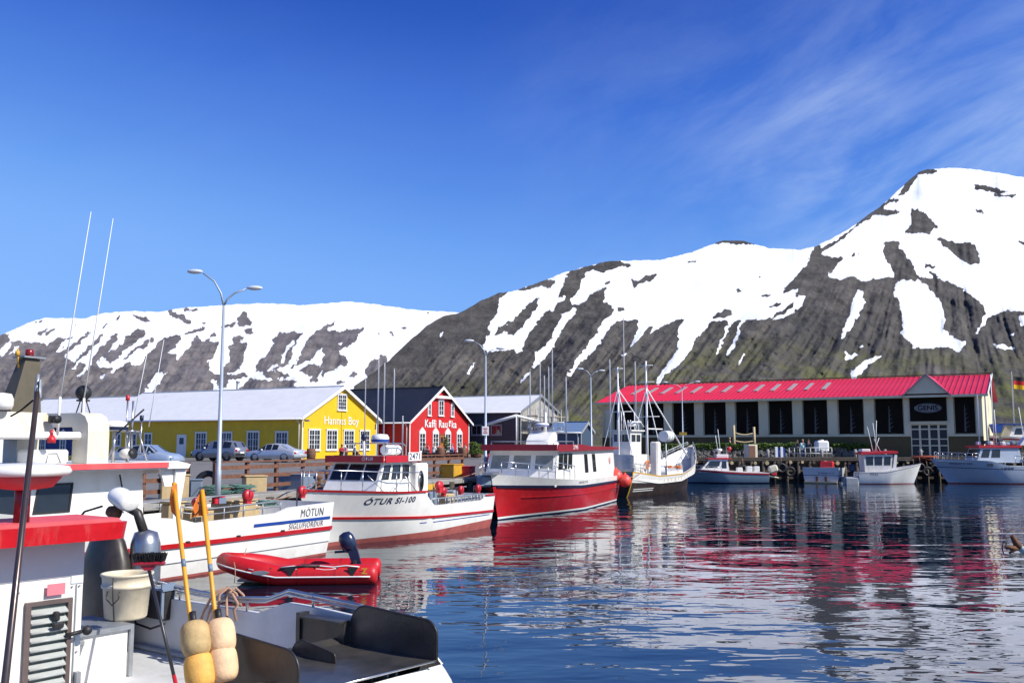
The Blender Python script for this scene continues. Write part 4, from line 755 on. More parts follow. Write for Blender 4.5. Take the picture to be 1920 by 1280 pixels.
# ------------------------------------------------------------ boats
def lerp(a, b, t): return a + (b - a) * t
def interp(tab, s):
    for (s0, v0), (s1, v1) in zip(tab, tab[1:]):
        if s <= s1: return lerp(v0, v1, max(0, (s - s0) / (s1 - s0)) if s1 > s0 else 1)
    return tab[-1][1]
class Hull:
    """local x from stern (0) to bow (L), y to port; lofted shell with painted strips, transom, inner bulwark, deck"""
    def __init__(h, L, B, sheer, rake=1.0, keel=-0.5, full=0.55, flare=0.35, stern=0.92, bowpow=2.2, deckd=0.35, rows=None, bilge=0.25, rocker=0.3):
        h.L, h.B, h.sheer, h.rake, h.keel, h.full, h.flare, h.sternw, h.bp, h.deckd, h.bilge, h.rocker = L, B, sheer, rake, keel, full, flare, stern, bowpow, deckd, bilge, rocker
        h.rows = rows
    def zs(h, s): return interp(h.sheer, s)
    def zk(h, s): return h.keel + h.rocker * max(0, s - .6) ** 2
    def xs(h, s, v): return s * (h.L - h.rake * (1 - v) ** 1.0)
    def hb(h, s):
        w = lerp(h.sternw, 1, min(1, s / .4) ** .7)
        if s > h.full: w *= max(0.0, 1 - ((s - h.full) / (1 - h.full)) ** h.bp)
        return h.B / 2 * w
    def shape(h, s, v):
        q = lerp(h.bilge, 1.0, max(0, (s - .5) / .5) ** 1.4) ; f = max(1e-4, v) ** q
        k = max(0, s - .5) / .5; return f * (1 - h.flare * k * (1 - v) * .8)
    def pt(h, s, z, side=1, off=0):
        zs, zk = h.zs(s), h.zk(s); v = min(1, max(0, (z - zk) / (zs - zk)))
        return Vector((h.xs(s, v), side * (h.hb(s) * h.shape(s, v) + off), z))
    def y_at(h, x, z):
        lo, hi = 0.0, 1.0
        for _ in range(18):
            s = (lo + hi) / 2
            if h.pt(s, z).x < x: lo = s
            else: hi = s
        return h.pt(lo, z).y
    def build(h, par, inner=None, deckm=None, nst=34, thick=0.07, transom=None, s_in=0.97):
        """rows: list of (function of s giving z, material above that line)"""
        rows = h.rows; mats = []; 
        for _, m in rows:
            if m not in mats: mats.append(m)
        mb = MB(); ss = [1 - (1 - i / (nst - 1)) ** 1.25 for i in range(nst)]
        lines = []
        for i, (fz, m) in enumerate(rows):
            nxt = rows[i + 1][0] if i + 1 < len(rows) else (lambda s: h.zs(s))
            k = 5 if i == 0 else 3
            for j in range(k): lines.append((fz, nxt, j / k, mats.index(m)))
        lines.append((lambda s: h.zs(s), lambda s: h.zs(s), 0, 0))
        for side in (1, -1):
            vs = [h.pt(s, min(h.zs(s), lerp(a(s), b(s), t)), side) for a, b, t, _ in lines for s in ss]; n = nst
            for r_ in range(len(lines) - 1):
                o = []
                for i in range(n - 1): o.append((r_ * n + i, r_ * n + i + 1, (r_ + 1) * n + i + 1, (r_ + 1) * n + i))
                base = len(mb.v) if r_ == 0 else base
                if r_ == 0: mb.add(vs, o, lines[r_][3], True)
                else:
                    for f in o: mb.f.append([base + q for q in f]); mb.m.append(lines[r_][3]); mb.sm.append(True)
        # transom, row by row so that the paint runs round
        for r_ in range(len(lines) - 1):
            a0 = [h.pt(0, min(h.zs(0), lerp(lines[k][0](0), lines[k][1](0), lines[k][2])), sd) for k in (r_, r_ + 1) for sd in (1, -1)]
            mb.add(a0, [(0, 1, 3, 2)], lines[r_][3])
        hull = mb.obj('hull', mats, par)
        inner = inner or mats[-1]; im = MB()
        sl = [s for s in ss if s <= s_in]; n = len(sl)
        for side in (1, -1):
            rim = [h.pt(s, h.zs(s), side) for s in sl]; rin = [h.pt(s, h.zs(s), side, -min(thick, h.hb(s) * .5)) + Vector((0, 0, .004)) for s in sl]
            dk = [Vector((p.x, p.y * .985, h.zs(s) - h.deckd_at(s))) for p, s in zip(rin, sl)]
            vs = rim + rin + dk
            im.add(vs, [(i, i + 1, n + i + 1, n + i) for i in range(n - 1)] + [(n + i, n + i + 1, 2 * n + i + 1, 2 * n + i) for i in range(n - 1)])
        q0 = [h.pt(0, h.zs(0), 1), h.pt(0, h.zs(0), -1)]; q1 = [p + Vector((thick, 0, .004)) for p in q0]; q2 = [Vector((thick, p.y * .95, h.zs(0) - h.deckd_at(0))) for p in q0]
        im.add(q0 + q1 + q2, [(0, 1, 3, 2), (2, 3, 5, 4)]); im.obj('bulwark', inner, par)
        dm = MB(); dv = []
        for s in sl:
            z = h.zs(s) - h.deckd_at(s); p = h.pt(s, h.zs(s), 1, -min(thick, h.hb(s) * .5)); dv += [(p.x, p.y * .985, z), (p.x, -p.y * .985, z)]
        dm.add(dv, [(2 * i, 2 * i + 1, 2 * i + 3, 2 * i + 2) for i in range(n - 1)]); dm.obj('deck', deckm or M['greydeck'], par)
        # small closing piece at the stem head
        c = MB(); s = sl[-1]; c.add([h.pt(s, h.zs(s), 1), h.pt(s, h.zs(s), -1), h.pt(1, h.zs(1), 1) + Vector((0.02, 0, 0))], [(0, 1, 2)]); c.obj('stem_head', inner, par)
        return hull
    def deckd_at(h, s): return interp(h.deckd, s) if isinstance(h.deckd, list) else h.deckd
    def strip(h, par, name, fz, m, s0=0, s1=1, hgt=0.09, th=0.035, side=(1, -1), n=30):
        """a fender strip standing proud of the hull"""
        for sd in side:
            mb = MB(); vs = []
            for i in range(n):
                s = lerp(s0, s1, i / (n - 1)); z = fz(s)
                a = h.pt(s, z - hgt / 2, sd, .002); b = h.pt(s, z - hgt / 2, sd, th); c = h.pt(s, z + hgt / 2, sd, th); d = h.pt(s, min(h.zs(s), z + hgt / 2), sd, .002)
                vs += [a, b, c, d]
            fs = [(4 * i + j, 4 * i + (j + 1) % 4, 4 * i + 4 + (j + 1) % 4, 4 * i + 4 + j) for i in range(n - 1) for j in range(4)] + [(0, 1, 2, 3), (4 * n - 4, 4 * n - 3, 4 * n - 2, 4 * n - 1)]
            mb.add(vs, fs); mb.obj(name, m, par)
    def rail(h, par, s0, s1, hgt, m, n=7, r=.018, inset=.08, mid=True, side=(1, -1), slope=0):
        for sd in side:
            tops = []; mb = MB()
            for i in range(n):
                s = lerp(s0, s1, i / (n - 1)); p = h.pt(s, h.zs(s), sd, -inset); q = p + Vector((0, 0, hgt + slope * (i / (n - 1)))); tops.append(q); mb.tube([p, q], r, 6)
            mb.tube(tops, r * 1.25, 6)
            if mid: mb.tube([t - Vector((0, 0, hgt * .45)) for t in tops], r * .8, 6)
            mb.obj('railing', m, par)
    def text(h, par, body, x, z, size, m, side=1, width=None, **kw):
        """port side: bow to the viewer's left, so text runs towards the stern"""
        def pl(u, v):
            xx = x - side * u; return Vector((xx, side * (h.y_at(xx, z + v) + .012), z + v))
        return lettering(par, body, size, m, pl, width=width, **kw)
def house(par, name, bot, top, m, zb=None):
    mb = MB(); mb.frus(bot, top); return mb.obj(name, m, par)
def face_window(par, a, b, c, d, u0, u1, v0, v1, frame=None, glass=None, off=.006, fr=.045, rnd=False, name='window'):
    """pane with rubber frame on the quad a(bottom left) b(bottom right) c(top right) d(top left)"""
    a, b, c, d = map(Vector, (a, b, c, d)); nrm = (b - a).cross(d - a).normalized()
    P_ = lambda u, v: (a * (1 - u) + b * u) * (1 - v) + (d * (1 - u) + c * u) * v
    lu = (b - a).length; lv = (d - a).length; du = fr / lu; dv = fr / lv
    o = [P_(u0, v0), P_(u1, v0), P_(u1, v1), P_(u0, v1)]; i_ = [P_(u0 + du, v0 + dv), P_(u1 - du, v0 + dv), P_(u1 - du, v1 - dv), P_(u0 + du, v1 - dv)]
    th = .02; m = MB(); vs = [p + nrm * .001 for p in o] + [p + nrm * th for p in o] + [p + nrm * th for p in i_] + [p + nrm * .002 for p in i_]
    fs = []
    for k in range(4):
        k2 = (k + 1) % 4; fs += [(k, k2, 4 + k2, 4 + k), (4 + k, 4 + k2, 8 + k2, 8 + k), (8 + k, 8 + k2, 12 + k2, 12 + k)]
    m.add(vs, fs); w = m.obj(name, frame or M['black'], par)
    g = MB(); g.add([p + nrm * off for p in i_], [(0, 1, 2, 3)]); g.obj('pane', glass or M['glass'], w); return w
def reel(par, p, r=.13, m=None, rz=0):
    """jigging reel on a post: red drum housing"""
    mb = MB(); q = Matrix.Rotation(rz, 3, 'Z') @ Matrix.Rotation(R(90), 3, 'X')
    mb.lathe([(0.001, -.1), (r, -.1), (r * 1.05, -.05), (r, .03), (r * .6, .05), (r * .55, .1), (0.001, .11)], 16, p, 0, q); mb.box((p[0], p[1] + .02, p[2] - r * .9), (r * 1.1, r, r), rz)
    return mb.obj('jigging_reel', m or M['redp'], par)
def boat_thing(name, label, cx, cy, fwd, cat='boat', group=None):
    return thing(name, label, cat, (cx, cy, 0), math.atan2(fwd[1], fwd[0]), group)
def dome(par, name, c, r, h, m, band=None):
    mb = MB(); mb.lathe([(0.001, 0), (r * .85, 0), (r, h * .25), (r, h * .6), (r * .8, h * .92), (0.001, h)], 20, c); o = mb.obj(name, m, par)
    if band: b = MB(); b.lathe([(r * .99 + .003, h * .06), (r + .006, h * .25), (r + .006, h * .38)], 20, c); b.obj('band', band, o)
    return o
WH = M['white']; ST = M['steel']
# ============ the white boat with the blue stripe, wheelhouse under the arch (MÓTUN)
fw = (-.473, -.881)
L1 = 13.6; B1 = 3.2
o1 = Vector((-5.2 - .881 * B1 / 2 * .92, 28.4 + .473 * B1 / 2 * .92))
b1 = boat_thing('fishing_boat', 'white fishing boat with arch over its wheelhouse, blue stripe and name lettering at the stern', o1.x, o1.y, fw)
H1 = Hull(L1, B1, [(0, 1.52), (.16, 1.47), (.165, 1.36), (.40, 1.30), (.44, 1.45), (.7, 1.7), (1, 2.3)], rake=1.2, keel=-.6, full=.55, flare=.3, deckd=[(0, .62), (.42, .55), (.5, .3), (1, .3)], bilge=.16)
H1.rows = [(lambda s: H1.zk(s), M['antifoul']), (lambda s: .06, WH), (lambda s: H1.zs(s) - .05, WH)]
rub = lambda s: .78 + .05 * s + .5 * max(0, s - .6)
H1.build(b1, WH, M['greydeck'], transom=WH)
H1.strip(b1, 'rub_rail', rub, M['red'], 0.0, .97, .11, .045)
H1.strip(b1, 'spray_rail', lambda s: .42 + .5 * max(0, s - .6), WH, 0.0, .9, .04, .03)
H1.text(b1, 'MÓTUN', .98, 1.27, .32, M['textgrey'], 1, width=1.0, spacing=1.12)
H1.text(b1, 'SIGLUFJÖRÐUR', 1.18, .94, .22, M['textgrey'], 1, width=1.5, spacing=1.15)
mb = MB(); n = 18; vs = []
for i in range(n):
    x = lerp(.12, 3.35, i / (n - 1))
    for z in (1.035, 1.12): vs.append((x, H1.y_at(x, z) + .008, z))
mb.add(vs, [(2 * i, 2 * i + 2, 2 * i + 3, 2 * i + 1) for i in range(n - 1)]); mb.obj('blue_stripe', M['blue'], b1)
for x in (2.2, 3.9, 5.6):
    mb = MB(); mb.box((x, H1.y_at(x, .86) + .03, .86), (.12, .05, .05), bev=.01); mb.obj('scupper', M['darksteel'], b1)
# wheelhouse
def quad_house(par, x0, x1, yw, zb, zt, tx0, tx1, tyw, m, name='wheelhouse'):
    bot = [(x0, -yw, zb), (x1, -yw, zb), (x1, yw, zb), (x0, yw, zb)]; top = [(tx0, -tyw, zt), (tx1, -tyw, zt), (tx1, tyw, zt), (tx0, tyw, zt)]
    house(par, name, bot, top, m); bot = [Vector(p) for p in bot]; top = [Vector(p) for p in top]
    return {'port': (bot[2], bot[3], top[3], top[2]), 'stbd': (bot[0], bot[1], top[1], top[0]), 'front': (bot[1], bot[2], top[2], top[1]), 'aft': (bot[3], bot[0], top[0], top[3])}
F = quad_house(b1, 6.45, 11.2, .98, .9, 2.62, 6.5, 10.7, .94, WH)
face_window(b1, *F['port'], .36, .56, .48, .85); face_window(b1, *F['port'], .12, .30, .48, .85)
face_window(b1, *F['front'], .06, .48, .5, .9); face_window(b1, *F['front'], .52, .94, .5, .9); face_window(b1, *F['aft'], .3, .7, .5, .88)
mb = MB(); mb.prism([(5.65, 2.62), (11.3, 2.62), (11.35, 2.74), (6.0, 2.80), (5.6, 2.72)], 'y', -1.55, 1.55); rf = mb.obj('roof', WH, b1)
mb = MB(); mb.b2((6.3, 1.552, 2.65), (11.3, 1.585, 2.775)); mb.obj('roof_stripe', M['pink'], rf)
mb = MB(); mb.prism([(5.62, 2.62), (6.35, 2.62), (6.2, 2.2), (5.95, 2.2)], 'y', 1.30, 1.36); mb.prism([(5.62, 2.615), (5.95, 2.615), (6.0, 1.0), (5.9, 1.0)], 'y', 1.38, 1.44); mb.obj('side_screen', WH, b1)
mb = MB(); mb.b2((6.0, -.02, 2.5), (10.9, .9, 2.615)); mb.obj('ceiling', M['white2'], b1)
# window surround darker rubber and a hose on the side
mb = MB(); mb.tube([(7.2, 1.0, 2.5), (7.15, 1.04, 2.2), (7.3, 1.03, 1.9), (7.0, 1.06, 1.7)], .018, 6); mb.obj('hose', M['black'], b1)
# arch
mb = MB()
def arch_pt(t): pass
post = [(7.35, 1.3), (7.35, .75), (7.35, .75)]
mb = MB()
ax0, ax1 = 7.9, 8.45
out_ = [(1.45, 2.75), (1.45, 3.55), (1.36, 3.80), (1.10, 3.92), (-1.10, 3.92), (-1.36, 3.80), (-1.45, 3.55), (-1.45, 2.75), (-.95, 2.75), (-.95, 3.50), (-.9, 3.56), (.9, 3.56), (.95, 3.50), (.95, 2.75)]
# split into convex pieces: posts and beam
mb.prism([(1.45, 2.75), (1.45, 3.45), (.95, 3.45), (.95, 2.75)], 'x', ax0, ax1); mb.prism([(-1.45, 2.75), (-1.45, 3.45), (-.95, 3.45), (-.95, 2.75)], 'x', ax0, ax1)
mb.prism([(1.45, 3.452), (1.43, 3.65), (1.33, 3.80), (1.15, 3.88), (-1.15, 3.88), (-1.33, 3.80), (-1.43, 3.65), (-1.45, 3.452), (-.95, 3.452), (-.92, 3.58), (.92, 3.58), (.95, 3.452)], 'x', ax0 + .002, ax1 - .002)
mb.obj('arch', mat('stained_white_gelcoat', (.70, .66, .54), .45, 0, .12, 1.8, 0, 0, .35, (.55, .36, .12)), b1)
mb = MB(); mb.b2((8.3, -1.4, 3.3), (10.9, 1.25, 3.46), bev=.04); mb.obj('arch_wing', WH, b1)
mb = MB(); mb.frus([(9.0, .35, 3.462), (10.8, .35, 3.462), (10.8, 1.1, 3.462), (9.0, 1.1, 3.462)], [(9.15, .45, 3.86), (10.4, .45, 3.86), (10.4, 1.0, 3.86), (9.15, 1.0, 3.86)]); mb.obj('mast_base', mat('rust_stained_cream', (.72, .66, .54), .5, 0, .12, 2.2, 0, 0, .75, (.62, .30, .06)), b1)
mb = MB(); mb.frus([(9.25, .5, 3.862), (9.95, .5, 3.862), (9.95, .95, 3.862), (9.25, .95, 3.862)], [(9.28, .62, 5.0), (9.60, .62, 5.0), (9.60, .86, 5.0), (9.28, .86, 5.0)]); mf = mb.obj('mast_fin', mat('olive_brown_mast', (.105, .088, .055), .55, 0, .2, 3, 0, 0, .3), b1)
mb = MB(); mb.box((9.44, .74, 5.03), (.5, .4, .035)); mb.obj('lamp_shelf', M['galv'], mf)
mb = MB(); mb.lathe([(.001, 5.05), (.085, 5.05), (.085, 5.19), (.05, 5.21), (.001, 5.21)], 14, (9.44, .74, 0)); mb.obj('red_lamp', mat('dark_red_lamp', (.22, .01, .015), .3), mf)
mb = MB(); mb.tube([(9.68, .74, 4.8), (9.72, .74, 5.2)], .02, 6); mb.tube([(9.72, .74, 5.05), (9.72, .74, 5.15)], .045, 8); mb.obj('yellow_lamp', M['yellowp'], mf)
dome(b1, 'satellite_dome', (10.25, 1.1, 3.9), .22, .34, WH)
# black ball shape on a tripod, on top of the arch
mb = MB(); mb.ball((8.25, .98, 4.33), .17, 18, 0, (1, 1, 1), 12); bs = mb.obj('black_ball', M['black'], b1)
mb = MB(); 
for a in (0, 2.1, 4.2): mb.tube([(8.25 + .06 * math.cos(a), .98 + .06 * math.sin(a), 4.18), (8.25 + .16 * math.cos(a), .98 + .16 * math.sin(a), 3.885)], .014, 6)
mb.box((8.25, .98, 4.16), (.2, .2, .04)); mb.obj('tripod', M['darksteel'], bs)
# horn and lamp on the arch front
for (x, y, z) in ((7.7, 1.05, 3.66),):
    mb = MB(); mb.box((9.15, 1.22, 3.72), (.20, .12, .16), bev=.03); mb.lathe([(.001, -.06), (.07, -.06), (.09, .06), (.001, .062)], 12, (9.15, 1.32, 3.72), 0, Matrix.Rotation(R(-90), 3, 'X')); mb.obj('floodlight', M['black'], b1)
    mb = MB(); mb.tube([(9.2, 1.27, 3.5), (9.2, 1.27, 3.36)], .03, 8); mb.lathe([(.001, 3.22), (.08, 3.22), (.09, 3.30), (.05, 3.38), (.001, 3.38)], 12, (9.2, 1.27, 0)); mb.obj('deck_lamp', M['redp'], b1)
# whip aerials
for (x, y, zt, lx) in ((9.05, 1.25, 8.35, .12), (8.38, 1.15, 8.35, .0)):
    mb = MB(); mb.tube([(x, y, 3.4), (x - .02, y, 4.2)], .028, 8); mb.tube([(x - .02, y, 4.2), (x - .55, y + .02, zt)], [.017, .007], 6); mb.obj('whip_aerial', M['trim'], b1)
# tubular gantry with radar on the aft end of the roof
g = MB()
for (x, y) in ((6.65, 1.25), (6.65, .55), (7.2, 1.25), (7.2, .55)): 
    g.tube([(x, y, 2.78), (6.93 + (x - 6.93) * .45, .9 + (y - .9) * .55, 3.50)], .022, 7)
g.tube([(6.8, .7, 3.5), (6.8, 1.1, 3.5), (7.07, 1.1, 3.5), (7.07, .7, 3.5)], .022, 7, closed=True); g.tube([(6.65, .55, 2.95), (6.65, 1.25, 2.95)], .018, 6); g.obj('gantry', ST, b1)
dome(b1, 'radar_dome', (7.4, 1.0, 3.50), .30, .24, WH, M['navy'])
mb = MB(); mb.tube([(7.4, 1.0, 3.5), (7.4, 1.0, 2.78)], .04, 8); mb.obj('radar_post', ST, b1)
for (x, y, zt, r, cap) in ((7.15, 1.10, 4.20, .02, 'redp'), (6.95, 1.05, 4.2, .024, None), (6.73, 1.1, 3.75, .018, 'navy')):
    mb = MB(); mb.tube([(x, y, 3.0), (x, y, zt)], r, 7); p = mb.obj('aerial_post', ST, b1)
    if cap: c = MB(); c.lathe([(.001, zt), (.045, zt), (.045, zt + .12), (.001, zt + .12)], 10, (x, y, 0)); c.obj('lamp', M[cap], p)
for (x, y, zt, dx_) in ((6.95, 1.05, 5.9, .45), (6.6, 1.2, 5.7, .35)):
    mb = MB(); mb.tube([(x, y, 3.6), (x - dx_, y, zt)], [.013, .006], 5); mb.obj('whip_aerial', M['trim'], b1)
mb = MB(); mb.ball((7.2, 1.18, 2.98), .14, 14, 0, (1, 1.25, .85)); fl = mb.obj('searchlight', WH, b1)
mb = MB(); mb.lathe([(.001, 0), (.115, 0), (.125, .03), (.001, .035)], 16, (7.15, 1.33, 2.98), 0, Matrix.Rotation(R(-80), 3, 'X')); mb.obj('lens', M['black'], fl)
mb = MB(); mb.tube([(7.55, 1.3, 3.45), (6.85, 1.3, 4.0)], .02, 6); mb.obj('boom', M['black'], b1)
# deck gear aft
bxs = [(3.1, .55, 1.32, .95, .8, .72, 'tub'), (4.35, .3, 1.22, .8, .9, .6, 'tub'), (5.5, .9, 1.55, .5, .35, .42, 'tub'), (2.0, -.4, 1.15, .9, 1.0, .5, 'tub')]
for x, y, z, a, b_, c, mm in bxs:
    t_ = MB(); t_.box((x, y, z), (a, b_, c), 0, 0, None, .05); t_.box((x, y, z + c / 2 + .02), (a + .05, b_ + .05, .05), 0, 0, None, .02); o = t_.obj('fish_tub', M[mm], b1)
H1.rail(b1, .17, .43, .30, M['galv'], 6, .018, .05, True, (1, -1))
mb = MB(); mb.tube([(1.2, 1.1, 1.0), (1.2, 1.1, 1.95), (1.2, 1.5, 1.95)], .022, 6); mb.obj('gear_arm', M['galv'], b1); reel(b1, (1.2, 1.25, 1.88), .14)
mb = MB(); mb.tube([(3.4, 1.2, 1.3), (3.4, 1.2, 1.98), (3.4, 1.6, 2.0)], .022, 6); mb.obj('gear_arm', M['galv'], b1); reel(b1, (3.4, 1.3, 1.86), .15)
mb = MB(); mb.tube([(5.3, 1.45, 1.25), (5.3, 1.45, 1.86), (4.5, 1.6, 1.92)], .02, 6); mb.obj('gear_arm', M['galv'], b1); reel(b1, (5.2, 1.35, 1.78), .11)
mb = MB(); mb.box((4.55, 1.45, 1.80), (.36, .14, .2), 0, 0, None, .02); mb.obj('control_box', M['redp'], b1)
mb = MB(); mb.box((4.5, 1.53, 1.79), (.24, .03, .15)); mb.obj('control_panel', M['bluegrey'], b1)
def tangle(name, par, c, rad, n, m, seed, h=.12, r=.012, **kw):
    rr = random.Random(seed); mb = MB()
    for i in range(n):
        pts = []; a = rr.random() * 6.28; r0 = rad * (.4 + .6 * rr.random()); cx_, cy_ = rr.uniform(-.3, .3) * rad, rr.uniform(-.3, .3) * rad; zz = rr.random() * h
        for j in range(9): pts.append((c[0] + cx_ + r0 * math.cos(a + j * .7), c[1] + cy_ + r0 * math.sin(a + j * .7) * .8, c[2] + zz + rr.random() * .05))
        mb.tube(pts, r, 4, closed=True)
    return mb.obj(name, m, par)
tangle('net_heap', b1, (2.2, .9, 1.5), .35, 14, M['net'], 4)
# ============ OTUR SI-100
fw2 = Vector((-.458, -.889)); B2 = 3.2
o2 = Vector((-.63 - .889 * 1.5, 37.6 + .458 * 1.5))
b2_ = boat_thing('fishing_boat', 'white fishing boat with red roof edge, hull number SI-100 and white 2471 board', o2.x, o2.y, fw2)
H2 = Hull(9.9, B2, [(0, 1.30), (.09, 1.30), (.10, 1.10), (.49, 1.10), (.51, 1.62), (.7, 1.66), (1, 1.82)], rake=1.25, keel=-.55, full=.62, flare=.55, bowpow=2.0, deckd=[(0, .4), (.49, .3), (.515, .12), (1, .12)], bilge=.14)
rub2 = lambda s: .64 + .16 * s + .28 * max(0, s - .55)
H2.rows = [(lambda s: H2.zk(s), M['antifoul']), (lambda s: .33 - .22 * s, WH)]
H2.build(b2_, WH, M['greydeck'])
H2.strip(b2_, 'rub_rail', rub2, M['red'], 0, .985, .085, .04)
H2.strip(b2_, 'gunwale', lambda s: H2.zs(s) - .025, M['red'], .515, .985, .07, .035); H2.strip(b2_, 'gunwale', lambda s: H2.zs(s) - .03, M['red'], 0, .088, .07, .035)
H2.text(b2_, 'ÓTUR SI-100', 6.85, 1.36, .27, M['text'], 1, width=2.15, shear=.10, bold=.022, spacing=1.12)
mb = MB(); vs = []; n = 14
for i in range(n):
    x = lerp(.3, 5.2, i / (n - 1)); zc = .50 + .02 * i / n
    for z in (zc, zc + .03): vs.append((x, H2.y_at(x, z) + .007, z))
mb.add(vs, [(2 * i, 2 * i + 2, 2 * i + 3, 2 * i + 1) for i in range(n - 1)]); mb.obj('pin_stripe', M['blue'], b2_)
F = quad_house(b2_, 5.1, 7.45, 1.08, 1.50, 2.62, 5.15, 6.85, 1.0, WH)
for u0, u1 in ((.13, .34), (.42, .66), (.74, .94)): face_window(b2_, *F['port'], 1 - u1, 1 - u0, .48, .90); face_window(b2_, *F['stbd'], u0, u1, .48, .90)
for u0, u1 in ((.05, .32), (.36, .64), (.68, .95)): face_window(b2_, *F['front'], u0, u1, .46, .92)
mb = MB(); mb.prism([(4.9, 2.62), (7.0, 2.62), (7.12, 2.70), (6.95, 2.80), (5.0, 2.80)], 'y', -1.18, 1.18); rf = mb.obj('roof', WH, b2_)
mb = MB(); mb.b2((4.95, 1.183, 2.60), (7.05, 1.225, 2.82)); mb.b2((7.08, -1.18, 2.60), (7.14, 1.18, 2.82)); mb.obj('roof_edge', M['red'], rf)
lettering(rf, 'ÓTUR', .16, M['trim'], plane_place((7.145, .55, 2.71), (0, 1, 0), (0, 0, 1)), width=.45, shear=.2, bold=.01)
mb = MB(); mb.b2((4.95, 1.225, 2.63), (5.75, 1.25, 2.92)); nb = mb.obj('number_board', M['trim'], b2_); lettering(nb, '2471', .3, M['text'], plane_place((5.35, 1.256, 2.775), (-1, 0, 0), (0, 0, 1)), width=.66, bold=.01)
mb = MB(); mb.b2((4.55, .55, .8), (5.3, 1.3, 2.55), bev=.06); ac = mb.obj('aft_cabin', WH, b2_)
mb = MB(); mb.lathe([(.10, 0), (.16, 0), (.16, .03), (.10, .03)], 16, (5.06, 1.3, 1.95), 0, Matrix.Rotation(R(-90), 3, 'X') @ Matrix.Diagonal(Vector((1, 2.2, 1)))); mb.lathe([(.001, 0), (.1, .0), (.1, .02), (.001, .02)], 16, (5.06, 1.3, 1.95), 0, Matrix.Rotation(R(-90), 3, 'X') @ Matrix.Diagonal(Vector((1, 2.2, 1)))); mb.obj('door_port', M['glass'], ac)
# rail frame, radar, raft on the roof
mb = MB()
for y in (-.85, .85): mb.tube([(5.3, y, 2.8), (5.3, y, 3.12), (5.5, y, 3.22), (6.4, y, 3.22), (6.5, y, 3.1), (6.55, y, 2.8)], .022, 7); mb.tube([(5.9, y, 3.22), (5.9, y, 2.8)], .018, 6)
mb.tube([(5.5, -.85, 3.22), (5.5, .85, 3.22)], .02, 6); mb.tube([(6.4, -.85, 3.22), (6.4, .85, 3.22)], .02, 6); mb.obj('roof_frame', ST, b2_)
mb = MB(); mb.tube([(5.3, .5, 3.0), (6.1, .5, 3.0)], .17, 14); mb.obj('life_raft', M['trim'], b2_)
dome(b2_, 'radar_dome', (6.35, .5, 3.24), .30, .30, WH, M['blue'])
mb = MB(); mb.tube([(6.85, .2, 2.8), (6.85, .2, 3.3)], .035, 8); mb.obj('lamp_post', M['trim'], b2_); mb = MB(); mb.ball((6.85, .2, 3.42), .10, 12, 0, (1, 1, 1.3)); mb.obj('lamp', M['navy'], b2_)
H2.rail(b2_, .55, .95, .62, ST, 7, .016, .10, False, (1, -1))
mb = MB()
for a, b_ in ((.57, .64), (.70, .64), (.74, .80)):
    p = H2.pt(a, H2.zs(a), 1, -.1); q = H2.pt(b_, H2.zs(b_), 1, -.1) + Vector((0, 0, .5)); mb.tube([p, q], .014, 5)
mb.obj('rail_brace', ST, b2_)
H2.rail(b2_, .10, .485, .22, M['galv'], 9, .022, .04, False, (1, -1))
for x in (1.2, 2.5, 3.7): 
    mb = MB(); mb.tube([(x, 1.2, .8), (x, 1.2, 1.62), (x, 1.62, 1.66)], .022, 6); mb.obj('gear_arm', M['galv'], b2_); reel(b2_, (x, 1.36, 1.55), .13)
mb = MB(); mb.tube([(4.2, 1.3, 1.0), (4.2, 1.3, 1.7)], .03, 6); mb.obj('gear_arm', M['galv'], b2_); reel(b2_, (4.3, 1.55, 1.75), .17)
for x, y, z, a, b_, c, mm in ((3.3, .5, 1.2, .5, .5, .55, 'bluegrey'), (2.3, .6, 1.15, .6, .5, .45, 'tub'), (1.3, .3, 1.2, .7, .6, .5, 'paintgrey')):
    t_ = MB(); t_.box((x, y, z), (a, b_, c), 0, 0, None, .04); t_.obj('fish_tub', M[mm], b2_)
mb = MB()
for k in range(12): mb.box((.4 + k * .26, 1.33, 1.16), (.16, .02, .3))
mb.obj('slatted_screen', M['paintgrey'], b2_)
for x in (3.0, 2.6):
    mb = MB(); mb.box((x - .1, .2, 1.62), (.35, .3, .22), 0, 0, None, .03); mb.obj('crate', M['yellowp'], b2_)
# ============ red and white boat 2795
fw3 = Vector((-.326, -.945)); B3 = 4.1
b3 = boat_thing('fishing_boat', 'broad boat with red hull, white upper works and dark red roof edge', 4.31, 55.25, fw3)
H3 = Hull(15.9, B3, [(0, 1.45), (.55, 1.50), (.8, 1.68), (1, 1.95)], rake=1.1, keel=-.5, full=.66, flare=.5, bowpow=2.3, deckd=[(0, .3), (1, .06)], bilge=.10, rocker=.1)
blue3 = lambda s: 1.14 + .06 * s + .50 * max(0, s - .55)
H3.rows = [(lambda s: H3.zk(s), M['navy']), (lambda s: .05, M['trim']), (lambda s: .13, M['red']), (blue3, M['navy']), (lambda s: blue3(s) + .07, WH)]
H3.build(b3, WH, WH)
H3.strip(b3, 'rub_rail', blue3, M['navy'], 0, .99, .08, .05)
H3.strip(b3, 'chine', lambda s: .80 + .25 * max(0, s - .5), M['red'], 0, .9, .03, .03)
H3.text(b3, 'MÁVUR SI 96', 8.6, 1.38, .17, M['textgrey'], 1, width=1.5)
H3.text(b3, 'SIGLUFJ', 1.5, .68, .2, M['textgrey'], 1, width=1.2)
F = quad_house(b3, .5, 12.3, 1.72, 1.3, 2.92, .5, 11.6, 1.62, WH)
for u0, u1 in ((.025, .085), (.095, .15), (.165, .225)): face_window(b3, *F['port'], u0, u1, .46, .90); face_window(b3, *F['stbd'], 1 - u1, 1 - u0, .46, .90)
